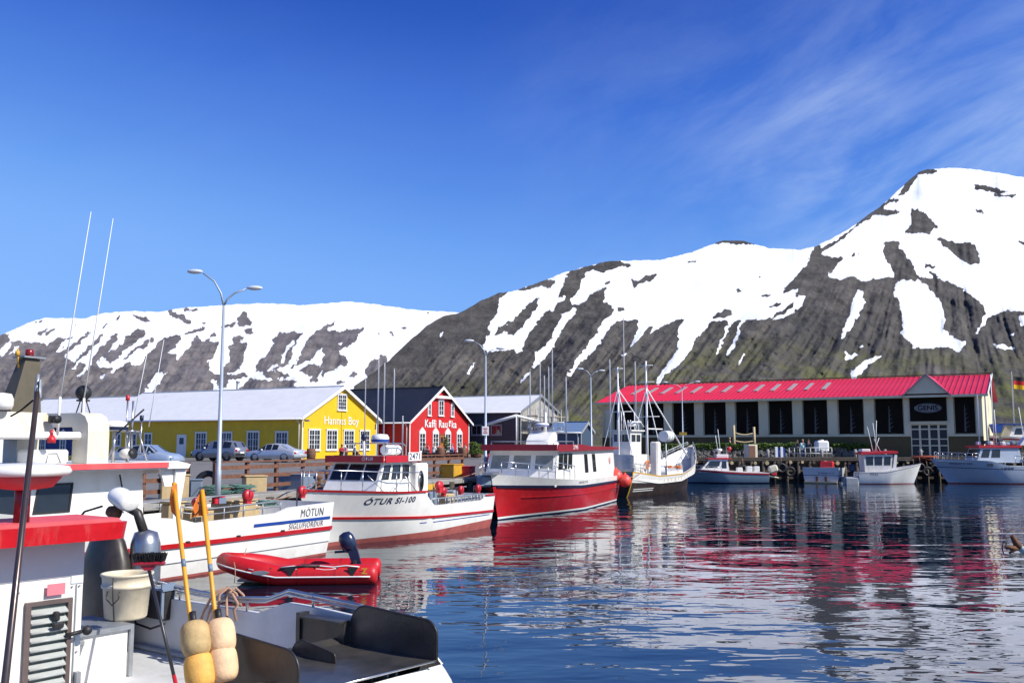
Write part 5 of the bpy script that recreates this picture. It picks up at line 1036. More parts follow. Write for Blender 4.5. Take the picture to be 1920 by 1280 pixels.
# two dark windows leaning forward
a, b_, c, d = [Vector(p) for p in F['port']]
for u in (.44, .58):
    P_ = lambda uu, v: (a * (1 - uu) + b_ * uu) * (1 - v) + (d * (1 - uu) + c * uu) * v
    q = [P_(u, .30), P_(u + .055, .30), P_(u + .035, .86), P_(u - .02, .86)]; nrm = (b_ - a).cross(d - a).normalized()
    m_ = MB(); m_.frus([p + nrm * .002 for p in q], [p + nrm * .02 for p in q]); m_.obj('window', M['glass'], b3)
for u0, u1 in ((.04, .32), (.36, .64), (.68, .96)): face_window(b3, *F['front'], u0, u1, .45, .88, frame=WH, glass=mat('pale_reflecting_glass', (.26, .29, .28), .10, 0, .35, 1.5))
mb = MB(); mb.prism([(.2, 2.92), (11.9, 2.92), (12.3, 3.0), (12.1, 3.10), (.3, 3.05)], 'y', -1.8, 1.8); rf = mb.obj('roof', WH, b3)
mb = MB(); 
mb.prism([(.2, 2.90), (11.9, 2.86), (12.25, 2.93), (12.1, 3.18), (8.0, 3.18), (6.5, 3.10), (.3, 3.04)], 'y', 1.802, 1.85); mb.prism([(.2, 2.93), (11.9, 2.93), (12.25, 3.0), (12.1, 3.16), (8.0, 3.16), (6.5, 3.08), (.3, 3.04)], 'y', -1.85, -1.802); mb.b2((12.22, -1.8, 2.90), (12.32, 1.8, 3.18)); mb.obj('roof_edge', mat('dark_red_gelcoat', (.26, .012, .02), .35, 0, .12, 2.5), rf)
lettering(rf, '2795', .26, M['trim'], plane_place((9.3, 1.856, 3.04), (-1, 0, 0), (0, 0, 1)), width=.85, bold=.01)
mb = MB()
for y in (-1.5, 1.5):
    mb.tube([(8.4, y, 3.1), (8.4, y, 3.32), (11.8, y, 3.32), (11.8, y, 3.1)], .022, 6)
mb.tube([(11.8, -1.5, 3.32), (11.8, 1.5, 3.32)], .022, 6); mb.obj('roof_rail', ST, b3)
mb = MB(); mb.prism([(8.0, 3.1), (9.6, 3.1), (9.45, 3.42), (9.1, 3.66), (8.5, 3.78), (8.0, 3.78)], 'y', -.55, .55); fb = mb.obj('mast_fairing', WH, b3)
mb = MB(); mb.tube([(8.2, 0, 3.78), (8.15, 0, 4.75)], [.09, .05], 8); mb.obj('mast', WH, b3)
dome(b3, 'radar_dome', (8.7, 0, 4.05), .34, .18, WH, M['blue'])
mb = MB(); mb.tube([(8.0, -.9, 3.8), (8.0, .9, 3.8)], .03, 6); mb.tube([(8.0, -.9, 4.25), (8.0, .9, 4.25)], .03, 6)
for y in (-.9, -.6, .6, .9): mb.tube([(8.0, y, 3.7), (8.0, y, 4.4)], .02, 5)
mb.obj('mast_yard', M['galv'], b3)
for y in (-.75, -.35, .35, .75): 
    m_ = MB(); m_.box((8.15, y, 3.95), (.14, .16, .14), 0, 0, None, .02); m_.obj('deck_light', M['galv'], b3)
mb = MB(); mb.tube([(5.5, -.2, 3.2), (6.6, -.2, 3.2)], .12, 10); mb.obj('life_raft', WH, b3)
H3.rail(b3, .78, .97, .55, ST, 6, .018, .10, True, (1, -1))
H3.rail(b3, .62, .78, .62, ST, 4, .018, .10, False, (1, -1), .1)
mb = MB(); mb.b2((15.2, -.22, 1.93), (16.3, .22, 2.02)); mb.obj('bow_platform', ST, b3)
mb = MB(); mb.lathe([(.001, .0), (.14, .0), (.20, .012), (.14, .02), (.001, .02)], 16, (1.6, 1.665, 2.3), 0, Matrix.Rotation(R(-90), 3, 'X')); mb.obj('crest', mat('faint_pink_print', (.62, .28, .26), .6), b3)
t_ = MB(); t_.b2((15.0, -1.55, 1.45), (15.7, -.75, 1.95), bev=.06)
# round fenders hung on the red boat's quarter (pushed alone they would swing: things)
def buoy(name, c, r, m, label, group, tie):
    t = thing(name, label, 'fender', (c[0], c[1], c[2] - r), 0, group)
    mb = MB(); mb.lathe([(.001, 0), (r * .5, r * .12), (r * .87, r * .5), (r, r), (r * .87, r * 1.5), (r * .45, r * 1.9), (r * .16, r * 2.02), (r * .14, r * 2.25), (.001, r * 2.27)], 20); mb.obj('ball', m, t)
    v = Vector(tie) - Vector((c[0], c[1], c[2] - r)); mb = MB(); mb.tube([(0, 0, r * 2.2), v], .015, 5); mb.obj('rope', M['rope'], t); return t
fp = mat('faded_orange_red_fender', (.72, .07, .05), .45, 0, .08, 4)
mw3 = b3.matrix_basis
def wpt(o, p):
    return Matrix.Translation(o.location) @ Matrix.Rotation(o.rotation_euler.z, 4, 'Z') @ Vector(p)
c1 = P(1155, 893, 54.2); c2 = P(1172, 901, 54.0)
buoy('ball_fender', c1, .40, fp, 'left and higher of the two orange ball fenders at the red boat stern', 'orange ball fenders', wpt(b3, (.3, 1.9, 1.62)))
buoy('ball_fender', c2, .36, fp, 'right and lower of the two orange ball fenders at the red boat stern', 'orange ball fenders', wpt(b3, (0.1, 1.85, 1.6)))
# added block whose blue-grey stands for shade on the red boat's flared bow
c = P(908, 899, 40.4); bt = thing('bow_shade_block', 'added blue-grey block standing for the shaded bow face of the red hulled boat', 'fender', (c.x, c.y, c.z - .3), 0.6)
mb = MB(); mb.box((0, 0, .26), (.62, .4, .5), 0, 0, None, .09); mb.obj('block', M['bluegrey'], bt); mb = MB(); mb.tube([(0, 0, .5), (.25, .8, .95)], .015, 5); mb.obj('rope', M['rope'], bt)
# ============ double-masted old steel boat
fw4 = Vector((.532, .846)); b4 = boat_thing('fishing_vessel', 'old white and black boat with high curved bow and two masts', 5.95, 59.1, fw4)
H4 = Hull(13.6, 4.0, [(0, 1.55), (.25, 1.22), (.5, 1.28), (.75, 1.85), (1, 3.15)], rake=1.5, keel=-.7, full=.5, flare=.35, stern=.80, bowpow=2.2, deckd=[(0, .5), (.6, .5), (.8, .7), (1, .8)], bilge=.30)
yl = lambda s: H4.zs(s) - .08
bk = lambda s: .76 + .5 * max(0, .25 - s) + .5 * max(0, s - .5) * 1.6
H4.rows = [(lambda s: H4.zk(s), M['blackhull']), (bk, WH), (yl, M['yellowp'])]
H4.build(b4, M['white2'], M['greydeck'])
for zz in (.46, .34): H4.strip(b4, 'rub_rail', lambda s, q=zz: q, M['trim'], .03, .22, .04, .03, (-1,))
mb = MB(); mb.add([H4.pt(0, z, sd) + Vector((-.012, 0, 0)) for z, sd in ((.90, 1), (.90, -1), (1.45, -1), (1.45, 1))], [(0, 1, 2, 3)]); mb.obj('transom_panel', M['bluegrey'], b4)
mb = MB(); mb.tube([H4.pt(0, z, -1) + Vector((-.02, -.01, 0)) for z in (-.3, 0, .3, .6, .9, 1.2, 1.5)], .045, 6); mb.obj('stern_moulding', M['yellowp'], b4)
F = quad_house(b4, 1.3, 3.5, .9, .9, 2.55, 1.15, 3.4, 1.0, M['white2'], 'deckhouse')
F2 = quad_house(b4, 1.7, 3.3, .62, 2.55, 4.0, 1.72, 3.35, .62, M['white2'])
for u0, u1 in ((.1, .45), (.55, .9)): face_window(b4, *F2['stbd'], u0, u1, .55, .85); face_window(b4, *F2['front'], u0, u1, .5, .85); face_window(b4, *F2['aft'], u0, u1, .55, .85)
mb = MB(); mb.b2((1.55, -.78, 4.0), (3.55, .78, 4.08)); mb.obj('roof', M['white2'], b4)
mb = MB(); mb.b2((3.9, -1.45, .8), (4.55, -.95, 3.35), bev=.08); mb.obj('funnel', M['white2'], b4)
mb = MB(); mb.b2((.35, -1.5, 1.3), (1.6, -1.3, 1.75)); mb.obj('screen', M['white2'], b4)
mb = MB(); 
mb.b2((.6, -1.35, 1.7), (.66, -.6, 2.5)); mb.obj('gas_locker', M['white2'], b4)
for k in range(4): 
    m_ = MB(); m_.tube([(.55, -.95, 1.8 + k * .17), (.55, -1.3, 1.8 + k * .17)], .018, 5); m_.obj('rung', M['galv'], b4)
def mast(par, x, z0_, z1_, r, stays, yards, m=M['trim'], gal=True):
    mb = MB(); mb.tube([(x, 0, z0_), (x, 0, z1_)], [r, r * .55], 10); mb.obj('mast', m, par)
    for a in stays: mb = MB(); mb.tube([(x, 0, a[0]), a[1]], a[2] if len(a) > 2 else .03, 6); mb.obj('stay', m, par)
    for z, w in yards: mb = MB(); mb.tube([(x, -w, z), (x, w, z)], .03, 6); mb.obj('yard', m, par)
mast(b4, 1.3, .9, 8.0, .085, [(6.6, (1.0, -1.3, 1.5), .03), (6.6, (1.0, 1.3, 1.5), .03), (6.6, (4.0, -.5, 4.3), .04)], [(7.9, .35), (5.2, .9)])
mast(b4, 5.6, .8, 8.7, .10, [(6.9, (11.8, -.4, 2.2), .05), (6.8, (5.2, 1.5, 1.4), .03), (6.8, (5.2, -1.5, 1.3), .03)], [(8.4, .5), (7.3, .55), (5.0, .9)])
mb = MB(); mb.tube([(5.6, 0, 4.2), (7.9, -.1, 4.2)], .05, 6); mb.obj('boom', M['trim'], b4)
mb = MB(); mb.tube([(4.7, -1.55, 3.7), (5.7, -1.55, 3.7)], .36, 16); mb.obj('life_raft', M['trim'], b4); mb = MB(); mb.tube([(4.95, -1.55, 3.7), (5.0, -1.55, 3.7)], .37, 16); mb.tube([(5.4, -1.55, 3.7), (5.45, -1.55, 3.7)], .37, 16); mb.obj('raft_strap', M['galv'], b4)
mb = MB(); mb.tube([(5.2, -1.5, 1.2), (5.2, -1.5, 3.35)], .05, 6); mb.obj('raft_stand', M['galv'], b4)
mb = MB(); pts = [(3.7, -.88 - .0, 3.0)]; 
mb.tube([(3.2 + .0, -1.10, 2.3 + .24 * math.sin(a / 12 * 6.283)) if False else (3.2 + .24 * math.cos(a / 12 * 6.283), -1.10, 1.9 + .24 * math.sin(a / 12 * 6.283)) for a in range(12)], .05, 6, closed=True); mb.obj('lifebuoy', M['orange'], b4)
mb = MB(); mb.prism([(6.4, .75), (9.6, .85), (9.4, 1.45), (6.6, 1.35)], 'y', -.9, .9); mb.obj('hatch', M['white2'], b4)
for k in range(16):
    s = .30 + k * .04; p = H4.pt(s, H4.zs(s) - .04, -1, -.09); m_ = MB(); m_.box((p.x, p.y, p.z - .16), (.09, .05, .36)); m_.obj('bulwark_stay', M['palewood'], b4)
H4.rail(b4, .80, .97, .35, M['galv'], 5, .025, .06, True, (1, -1)); H4.rail(b4, .02, .16, .5, M['galv'], 4, .02, .06, True, (1, -1))
mb = MB()
for a in range(7): mb.tube([(1.8 + a * .2, -.6 + (a % 3) * .55, 4.08), (1.8 + a * .2, -.6 + (a % 3) * .55, 4.7 + (a % 2) * .5)], .03, 5)
mb.obj('aerial_post', M['trim'], b4)
dome(b4, 'radar_dome', (2.4, -.4, 4.3), .26, .3, WH); 
mb = MB(); mb.b2((1.7, -.75, 4.55), (3.1, -.67, 4.62)); mb.obj('light_bar', M['trim'], b4)
for x, y, r in ((8.6, -.9, .3), (10.0, .3, .25)): tangle('net_heap', b4, (x, y, 1.55), r, 8, M['orange'], int(x * 10), r=.02)
mb = MB(); mb.lathe([(.001, 0), (.34, 0), (.36, .35), (.3, .6), (.001, .62)], 16, (.9, .9, 1.6)); mb.obj('chair_shell', WH, b4)
# ============ far boats across the harbour
b5 = boat_thing('motor_boat', 'low blue-grey motor boat with red gunwale, small white cabin and raised outboard', (1440 - 960) / 1800 * 79 , 80.2, (-1, .02))
H5 = Hull(7.1, 2.3, [(0, .86), (.3, .92), (1, 1.22)], rake=.6, keel=-.3, full=.5, flare=.3, deckd=.2, bilge=.18)
H5.rows = [(lambda s: H5.zk(s), M['navy']), (lambda s: .08, mat('blue_grey_hull', (.19, .27, .33), .35, 0, .08, 2)), (lambda s: H5.zs(s) - .06, WH)]
H5.build(b5, WH, WH); H5.strip(b5, 'rub_rail', lambda s: H5.zs(s) - .12, M['red'], 0, .84, .11, .03)
F = quad_house(b5, 3.2, 5.7, .72, .9, 1.95, 3.3, 4.75, .62, WH, 'cabin')
face_window(b5, *F['port'], .10, .62, .35, .85); face_window(b5, *F['front'], .08, .92, .3, .9); face_window(b5, *F['port'], .72, .92, .3, .85)
mb = MB(); mb.b2((3.0, -.75, 1.95), (4.95, .75, 2.04), bev=.02); mb.obj('roof', M['redp'], b5)
mb = MB(); mb.b2((3.2, -.5, 2.04), (4.2, .5, 2.35), bev=.05); mb.obj('roof_box', WH, b5)
mb = MB(); mb.tube([(3.2, .3, 2.0), (3.2, .3, 3.0), (3.2, -.3, 3.0), (3.2, -.3, 2.0)], .035, 6); mb.obj('frame', ST, b5)
dome(b5, 'radar_dome', (3.9, 0, 2.6), .3, .22, WH); reel(b5, (3.1, .35, 2.8), .17, M['redp'])
for (x, z) in ((3.75, 4.4), (3.95, 3.9)): mb = MB(); mb.tube([(x, .1, 2.3), (x + .2, .1, z)], .025, 5); mb.obj('aerial', M['trim'], b5)
for x, z in ((2.3, 1.05), (1.5, 1.15), (.9, 1.15)): mb = MB(); mb.box((x, .3, z), (.45, .5, .45), 0, 0, None, .04); mb.obj('locker', WH, b5)
mb = MB(); mb.tube([(.05, 0, .75), (-.3, 0, .55), (-1.0, 0, .42)], [.1, .07, .04], 7); mb.box((-.55, 0, 1.15), (.75, .5, .6), 0, 0, Matrix.Rotation(R(18), 3, 'Y'), .12); mb.obj('outboard_motor', M['cream'], b5)
mb = MB(); mb.box((-.62, 0, .72), (.4, .3, .2), 0, 0, None, .04); mb.obj('motor_bracket', M['redp'], b5)
for k in range(6):
    s = .6 + k * .07; 
H5.rail(b5, .55, .93, .3, ST, 6, .02, .08, False)
# stern-on grey-blue boat
b6 = boat_thing('fishing_boat', 'pale grey-blue fishing boat seen stern-on beside the white one with a red roof', (1533 - 960) / 1800 * 79.5, 79.4, (.45, .89))
H6 = Hull(6.5, 2.9, [(0, 1.28), (.5, 1.2), (1, 1.5)], rake=.8, keel=-.35, full=.5, flare=.3, deckd=.4, bilge=.1, stern=1.0)
H6.rows = [(lambda s: H6.zk(s), M['navy']), (lambda s: .05, mat('pale_grey_blue_hull', (.52, .54, .55), .35, 0, .08, 2)), (lambda s: .62, M['navy']), (lambda s: .67, mat('pale_grey_blue_hull', (.52, .54, .55)))]
H6.build(b6, WH, WH)
lettering(b6, 'SUNNA SI 67', .2, M['text'], plane_place((-.012, -.45, .82), (0, -1, 0), (0, 0, 1)), width=1.3)
mb = MB(); mb.b2((-.35, -1.3, .02), (-.01, 1.3, .14)); mb.obj('swim_platform', M['palewood'], b6)
for y in (-.4, .3): mb = MB(); mb.b2((-.12, y - .08, .14), (-.013, y + .08, .55)); mb.obj('trim_tab', M['wood'], b6)
mb = MB(); mb.box((2.2, -.2, 1.5), (.9, 1.0, .5), 0, 0, None, .05); mb.obj('fish_tub', M['redp'], b6)
# white boat with red roof
b7 = boat_thing('fishing_boat', 'small white fishing boat with red roof and crossed aerials, bow to the right', (1598 - 960) / 1800 * 79, 78.9, (.995, -.08))
H7 = Hull(5.2, 2.3, [(0, .95), (.4, 1.0), (1, 1.62)], rake=.75, keel=-.3, full=.5, flare=.35, deckd=.12, bilge=.16, bowpow=1.9)
H7.rows = [(lambda s: H7.zk(s), M['antifoul']), (lambda s: .06, WH), (lambda s: H7.zs(s) - .13, M['text']), (lambda s: H7.zs(s) - .09, WH)]
H7.build(b7, WH, WH)
F = quad_house(b7, .55, 2.6, .78, .95, 2.35, .45, 2.75, .80, M['white2'])
for u0, u1 in ((.08, .32), (.38, .64), (.72, .94)): face_window(b7, *F['stbd'], u0, u1, .4, .88)
face_window(b7, *F['front'], .08, .92, .4, .88)
mb = MB(); mb.prism([(.2, 2.35), (3.1, 2.45), (3.15, 2.6), (2.9, 2.66), (.25, 2.50)], 'y', -.95, .95); mb.obj('roof', M['redp'], b7)
mb = MB(); mb.prism([(2.7, 1.0), (2.95, 1.0), (3.1, 2.3), (2.9, 2.4)], 'y', -.8, -.7); mb.obj('wing_strut', WH, b7)
for a in ((1.4, 1.0, 4.6), (1.7, 1.45, 4.9), (1.6, 1.75, 5.1), (2.0, 1.5, 3.6), (1.5, 1.9, 3.7)): mb = MB(); mb.tube([(a[0], -.2, 2.55), (a[1], -.2, a[2])], .028, 5); mb.obj('aerial', M['trim'], b7)
mb = MB(); mb.b2((.4, -.5, 2.56), (1.1, .5, 2.8), bev=.05); mb.obj('roof_box', WH, b7)
H7.text(b7, '7723', 1.15, .78, .3, M['text'], -1, width=.6)
mb = MB(); mb.b2((-1.1, -1.0, -.2), (-.02, 1.0, .55), bev=.1); mb.b2((-1.4, -.9, .0), (-.1, .9, .14)); mb.obj('stern_bracket', M['paintgrey'], b7)
mb = MB(); mb.box((-.35, -.2, 1.25), (.5, .5, .6), 0, 0, None, .12); mb.tube([(-.3, -.2, 1.0), (-.35, -.2, .1)], .09, 7); mb.obj('outboard_motor', M['navy'], b7)
# blue-white boat 1888
b8 = boat_thing('fishing_boat', 'large pale blue fishing boat at the right edge with red roof edge and number 1888', 44.6, 79.3, (-1, .02))
H8 = Hull(10.2, 3.4, [(0, 1.3), (.45, 1.45), (.6, 1.85), (1, 2.02)], rake=1.6, keel=-.4, full=.6, flare=.35, deckd=.2, bilge=.16, bowpow=2.0)
pb = mat('pale_blue_hull', (.44, .50, .58), .35, 0, .08, 2)
H8.rows = [(lambda s: H8.zk(s), M['antifoul']), (lambda s: .08, pb), (lambda s: 1.0 + .3 * s, M['navy']), (lambda s: 1.05 + .3 * s, pb)]
H8.build(b8, WH, WH)
H8.text(b8, 'VIGGÓ SI 506', 8.2, 1.62, .26, M['text'], 1, width=1.55); H8.text(b8, '1888', 4.8, 1.22, .34, M['text'], 1, width=.95)
mb = MB(); x = 6.1; 
mb.b2((x - .22, H8.y_at(x, 1.6) + .003, 1.42), (x + .22, H8.y_at(x, 1.6) + .02, 1.66)); mb.obj('port_window', M['glass'], b8)
F = quad_house(b8, 3.3, 7.0, 1.2, 1.7, 2.88, 3.5, 6.5, 1.1, mat('pale_blue_hull', (.44, .50, .58)))
for u0, u1 in ((.06, .24), (.3, .5)): face_window(b8, *F['port'], u0, u1, .35, .88)
face_window(b8, *F['front'], .08, .92, .35, .9)
mb = MB(); mb.b2((3.3, -1.25, 2.88), (6.8, 1.25, 3.08), bev=.03); mb.obj('roof', M['red'], b8)
for k in range(6): mb = MB(); mb.box((3.6 + k * .5, .3 * (-1) ** k, 3.25), (.3, .4, .3), 0, 0, None, .06); mb.obj('roof_gear', WH if k % 2 else M['bluegrey'], b8)
mb = MB(); mb.prism([(3.4, 3.1), (2.7, 3.1), (2.2, 3.75), (2.9, 3.75)], 'y', .5, 1.1); mb.obj('roof_locker', M['trim'], b8)
H8.rail(b8, .68, .96, .55, ST, 7, .02, .1, True); H8.rail(b8, .05, .4, .8, ST, 6, .02, .1, True)
for (x, dx_, z) in ((2.6, .35, 6.2), (2.0, .2, 6.0), (5.1, .0, 8.9), (4.9, .05, 6.0)): mb = MB(); mb.tube([(x, .3, 3.0), (x + dx_, .3, z)], .035, 6); mb.obj('aerial', M['trim'], b8)
for k in range(4): mb = MB(); mb.box((1.0 + .5 * k, 1.5, 2.2), (.45, .12, .9), 0, 0, None, .04); mb.obj('bag', M['trim'], b8)
# ------------------------------------------------------------ nearest boat (cabin corner, deck, stern chutes)
AF = (.797, -.605); RZ = math.atan2(AF[1], AF[0])
near = thing('fishing_boat', 'nearest white fishing boat with red roofed cabin, louvred hatch and dark steel stern chutes', 'boat', (-3.37, 7.7, 0), RZ)
WL = mat('scuffed_white_paint', (.80, .78, .74), .38, 0, .10, 9, .0012, 14, .42, (.42, .36, .27), coat=.15); def_side = mat('grey_inner_bulwark', (.66, .65, .63), .5, 0, .12, 2.5, 0, 0, .3, (.30, .27, .22))
YB = 2.04; YN = -1.7
# outer shell: stations along x, section in y
def bw_top(x): return 1.56 + (.14 if x > .0 else (.14 * max(0, (x + .42) / .42) if x > -.42 else 0)) - .05 * max(0, x - .3) - .02 * max(0, -x - .5) * 0
xs_ = [-7.5, -6.5, -5, -4, -3, -2, -1.2, -.8, -.5, -.42, -.3, -.15, 0, .15, .4, .8, 1.2, 1.5, 1.75, 1.9, 2.0, 2.1, 2.2, 2.3, 2.4]
def ybeam(x):
    yb = YB + .05
    if x < -3: yb -= (abs(x + 3) / 4.5) ** 2 * 1.7
    return yb
hb = MB(); vs = []; K = 7
def sect(x):
    z1 = bw_top(x) if x < 1.55 else interp([(1.55, bw_top(1.55)), (1.75, 1.50), (1.9, 1.38), (2.0, 1.32), (2.1, 1.27), (2.2, 1.21), (2.3, 1.13), (2.4, 1.0)], x)
    yb = ybeam(x); rnd = 0 if x < 1.8 else ((x - 1.8) / .6) ** 2.2 * .55
    yo = yb - rnd
    return [(x, yo - .30, -.6), (x, yo - .02, -.1), (x, yo + .10, .15), (x, yo + .14, .55), (x, yo + .14, z1 - .35), (x, yo + .07, z1 - .05), (x, yo + .02, z1)]
for x in xs_: vs += sect(x)
hb.add(vs, [(i * K + j, (i + 1) * K + j, (i + 1) * K + j + 1, i * K + j + 1) for i in range(len(xs_) - 1) for j in range(K - 1)], 0, True)
# near side (turned away), stern plate
vs = [(p[0], (YB + YN) - p[1] + .02, p[2]) for x in xs_ for p in sect(x)]
hb.add(vs, [(i * K + j, (i + 1) * K + j, (i + 1) * K + j + 1, i * K + j + 1) for i in range(len(xs_) - 1) for j in range(K - 1)], 0, True)
a = sect(2.4); b_ = [(p[0], (YB + YN) - p[1] + .02, p[2]) for p in a]
hb.add(a + b_, [(j, j + 1, K + j + 1, K + j) for j in range(K - 1)], 0)
# side deck beside the chute and the low stern platform
q = MB(); vs = []
for x in (1.5, 1.6, 1.75, 1.9): p = sect(x)[-1]; vs += [p, (x, 2.122, p[2])]
q.add(vs, [(2 * i, 2 * i + 1, 2 * i + 3, 2 * i + 2) for i in range(3)], 0, True)
vs = []
for x in (1.9, 2.0, 2.1, 2.2, 2.3, 2.4): p = sect(x)[-1]; vs += [p, (x, (YB + YN) - p[1] + .02, p[2])]
q.add(vs, [(2 * i, 2 * i + 1, 2 * i + 3, 2 * i + 2) for i in range(5)], 0, True)
q.b2((1.45, .2, 1.16), (1.899, 2.1, 1.22))
q.obj('stern_platform', WL, near)
hb.obj('hull', WL, near)
# bulwark inside and capping, far side
im = MB(); vs = []
xin = [x for x in xs_ if x <= 1.5]
for x in xin: vs += [(x, ybeam(x) + .02, bw_top(x)), (x, ybeam(x) - .07, bw_top(x) + .004), (x, ybeam(x) - .09, 1.03), (x, ybeam(x) - .16, 1.0)]
im.add(vs, [(4 * i + j, 4 * i + 4 + j, 4 * i + 5 + j, 4 * i + 1 + j) for i in range(len(xin) - 1) for j in range(3)]); im.obj('bulwark', def_side, near)
im = MB(); im.add([(x, YN - .02 if sd == 0 else YN + .06, z) for x in (-3, 1.5) for sd, z in ((0, 1.6), (1, 1.604), (1, 1.0))], [(0, 3, 4, 1), (1, 4, 5, 2)]); im.obj('bulwark', def_side, near)
dk = MB(); vs = []
for x in xin: vs += [(x, ybeam(x) - .15, 1.0), (x, YN + .05, 1.0)]
dk.add(vs, [(2 * i, 2 * i + 1, 2 * i + 3, 2 * i + 2) for i in range(len(xin) - 1)]); dk.obj('deck', mat('white_grey_deck', (.60, .60, .58), .6, 0, .14, 3, .0012, 60,   .6, (.30, .27, .22)), near)
m = MB(); m.tube([(x, ybeam(x) - .14, 1.035) for x in xin], .03, 6); m.obj('scupper_pipe', M['paintgrey'], near)
# top rail with stanchions
def rail_z(x): return bw_top(x) + (.11 if x < .2 else .10) - (.0 if x < -.4 or x > .3 else .0)
rx = [-4.2, -3.2, -2.2, -1.4, -.75, -.3, .0, .2, .5, .9, 1.0]
m = MB(); m.tube([(x, ybeam(x) - .02, rail_z(x) if x > -1.6 else bw_top(x) + .15) for x in rx], .020, 8)
m.tube([(x, ybeam(x) - .05, rail_z(x) - .028 if x > -1.6 else bw_top(x) + .12) for x in rx], .012, 6); m.obj('hand_rail', ST, near)
for x in (-3.6, -2.6, -1.75, -1.15, -.62, .35): m = MB(); m.tube([(x, ybeam(x) - .03, bw_top(x)), (x, ybeam(x) - .03, rail_z(x) + (.03 if x < -1.6 else 0))], .014, 6); m.obj('stanchion', ST, near)
# dark box with the number on the bulwark
m = MB(); m.box((-2.15, 2.0, 1.50), (.62, .12, .30), 0, 0, None, .01); nb = m.obj('number_plate', M['darksteel'], near); lettering(nb, '28', .17, M['galv'], plane_place((-2.2, 1.936, 1.52), (1, 0, 0), (0, 0, 1)), width=.17)
m = MB(); m.box((-1.86, 1.99, 1.55), (.02, .16, .36)); m.box((-2.15, 1.99, 1.665), (.64, .16, .02)); m.obj('plate_cover', M['bluegrey'], nb)
m = MB(); m.tube([(-2.4, 1.93, 1.4), (-2.3, 1.9, 1.28), (-2.05, 1.92, 1.25), (-1.8, 1.93, 1.33)], .012, 6); m.obj('hose', M['black'], near)
# cabin (companion) with louvred hatch in the aft face
m = MB(); m.b2((-.42, YN + .1, .9), (-.002, 0, 2.47)); m.obj('cabin', WL, near)
m = MB(); m.b2((0, YN + .1, 2.18), (.006, -.10, 2.462)); m.b2((.0, -.10, 2.12), (.006, -.002, 2.462)); m.obj('painted_shade_band', mat('painted_shade_grey', (.62, .63, .66), .45, 0, .1, 2), near)  # shade under the roof overhang, painted on as a grey band
m = MB()
ro = [(-.46, .15), (.30, .15), (.34, .10), (.34, -1.9), (-.46, -1.9)]
m.frus([(x, y, 2.47) for x, y in ro], [(x * 1.0 + (.015 if x > 0 else 0), y + (.015 if y > 0 else 0), 2.60) for x, y in ro]); rf = m.obj('roof', mat('glossy_worn_red', (.54, .006, .012), .30, 0, .16, 9, .003, 18, .38, (.70, .30, .27), coat=.35), near)
m = MB(); m.frus([(x * .93, y * .93, 2.601) for x, y in ro], [(x * .82, y * .86, 2.625) for x, y in ro]); m.obj('roof_top', M['pink'], rf)
hy0, hy1, hz0_, hz1_ = -.415, -.13, 1.02, 1.99
wx = .007
m = MB(); m.b2((wx - .006, hy0 - .035, 1.0), (wx + .03, hy0, hz1_)); m.b2((wx - .006, hy1, 1.0), (wx + .03, hy1 + .035, hz1_)); m.b2((wx - .006, hy0 - .035, hz1_), (wx + .03, hy1 + .035, hz1_ + .03)); lf = m.obj('louvre_frame', mat('brown_aluminium', (.16, .12, .11), .4, .3, .2, 6), near)
m = MB(); m.b2((-.0, hy0, 1.0), (.004, hy1, hz1_)); m.obj('louvre_back', mat('pale_green_inside', (.20, .23, .20), .7, 0, .3, 8), lf)
sl = MB(); sl.box((0, 0, 0), (.045, hy1 - hy0 - .004, .010), 0, 0, Matrix.Rotation(R(38), 3, 'Y')); sl.tube([(.02, (hy0 - hy1) / 2 + .003, -.016), (.02, (hy1 - hy0) / 2 - .003, -.016)], .009, 6); sme_ = sl.mesh('slat', mat('slat_paint', (.42, .44, .42), .45, 0, .12, 10, 0, 0, .3, (.2, .12, .1)))
for k in range(14): meshobj('slat', sme_, lf, (.022, (hy0 + hy1) / 2, hz1_ - .05 - k * .066))
m = MB(); m.box((.06, -.235, 1.90), (.05, .045, .07), 0, 0, None, .01); m.box((.075, -.225, 1.83), (.03, .09, .05), 0, 0, None, .012); m.obj('latch', M['black'], lf)
m = MB(); m.tube([(.05, hy1 - .02, 1.74), (.08, hy1 + .09, 1.76)], .016, 8); m.ball((.09, hy1 + .13, 1.765), .038, 12); m.obj('handle', M['black'], near)
m = MB(); m.b2((.031, -.30, 2.055), (.034, -.16, 2.14)); m.obj('notice', mat('faded_pink_sticker', (.72, .18, .22), .6), near)
m = MB(); m.box((.06, -.17, 1.16), (.09, .36, .05), 0, 0, None, .01); m.box((.03, .0 - .03, 1.3), (.05, .035, .3)); m.obj('step', M['galv'], near)
# white side cabinet with steel framed lid
m = MB(); m.b2((-2.0, .002, 1.0), (-1.30, 1.20, 1.44)); cb_ = m.obj('deck_locker', WL, near)
m = MB(); m.b2((-2.02, .002, 1.442), (-1.26, 1.24, 1.485)); m.b2((-1.298, 1.205, 1.002), (-1.26, 1.24, 1.441)); m.obj('locker_frame', M['galv'], cb_)
m = MB(); m.box((-1.285, .72, 1.385), (.03, .07, .05), 0, 0, None, .008); m.prism([(.69, 1.36), (.75, 1.36), (.72, 1.27)], 'x', -1.295, -1.28); m.obj('latch', M['galv'], cb_)
m = MB(); m.b2((-2.05, .002, 1.486), (-2.0, 1.0, 1.9)); m.obj('shade_toned_back', M['bluegrey'], cb_)  # locker back in blue-grey: its shade is put into the colour
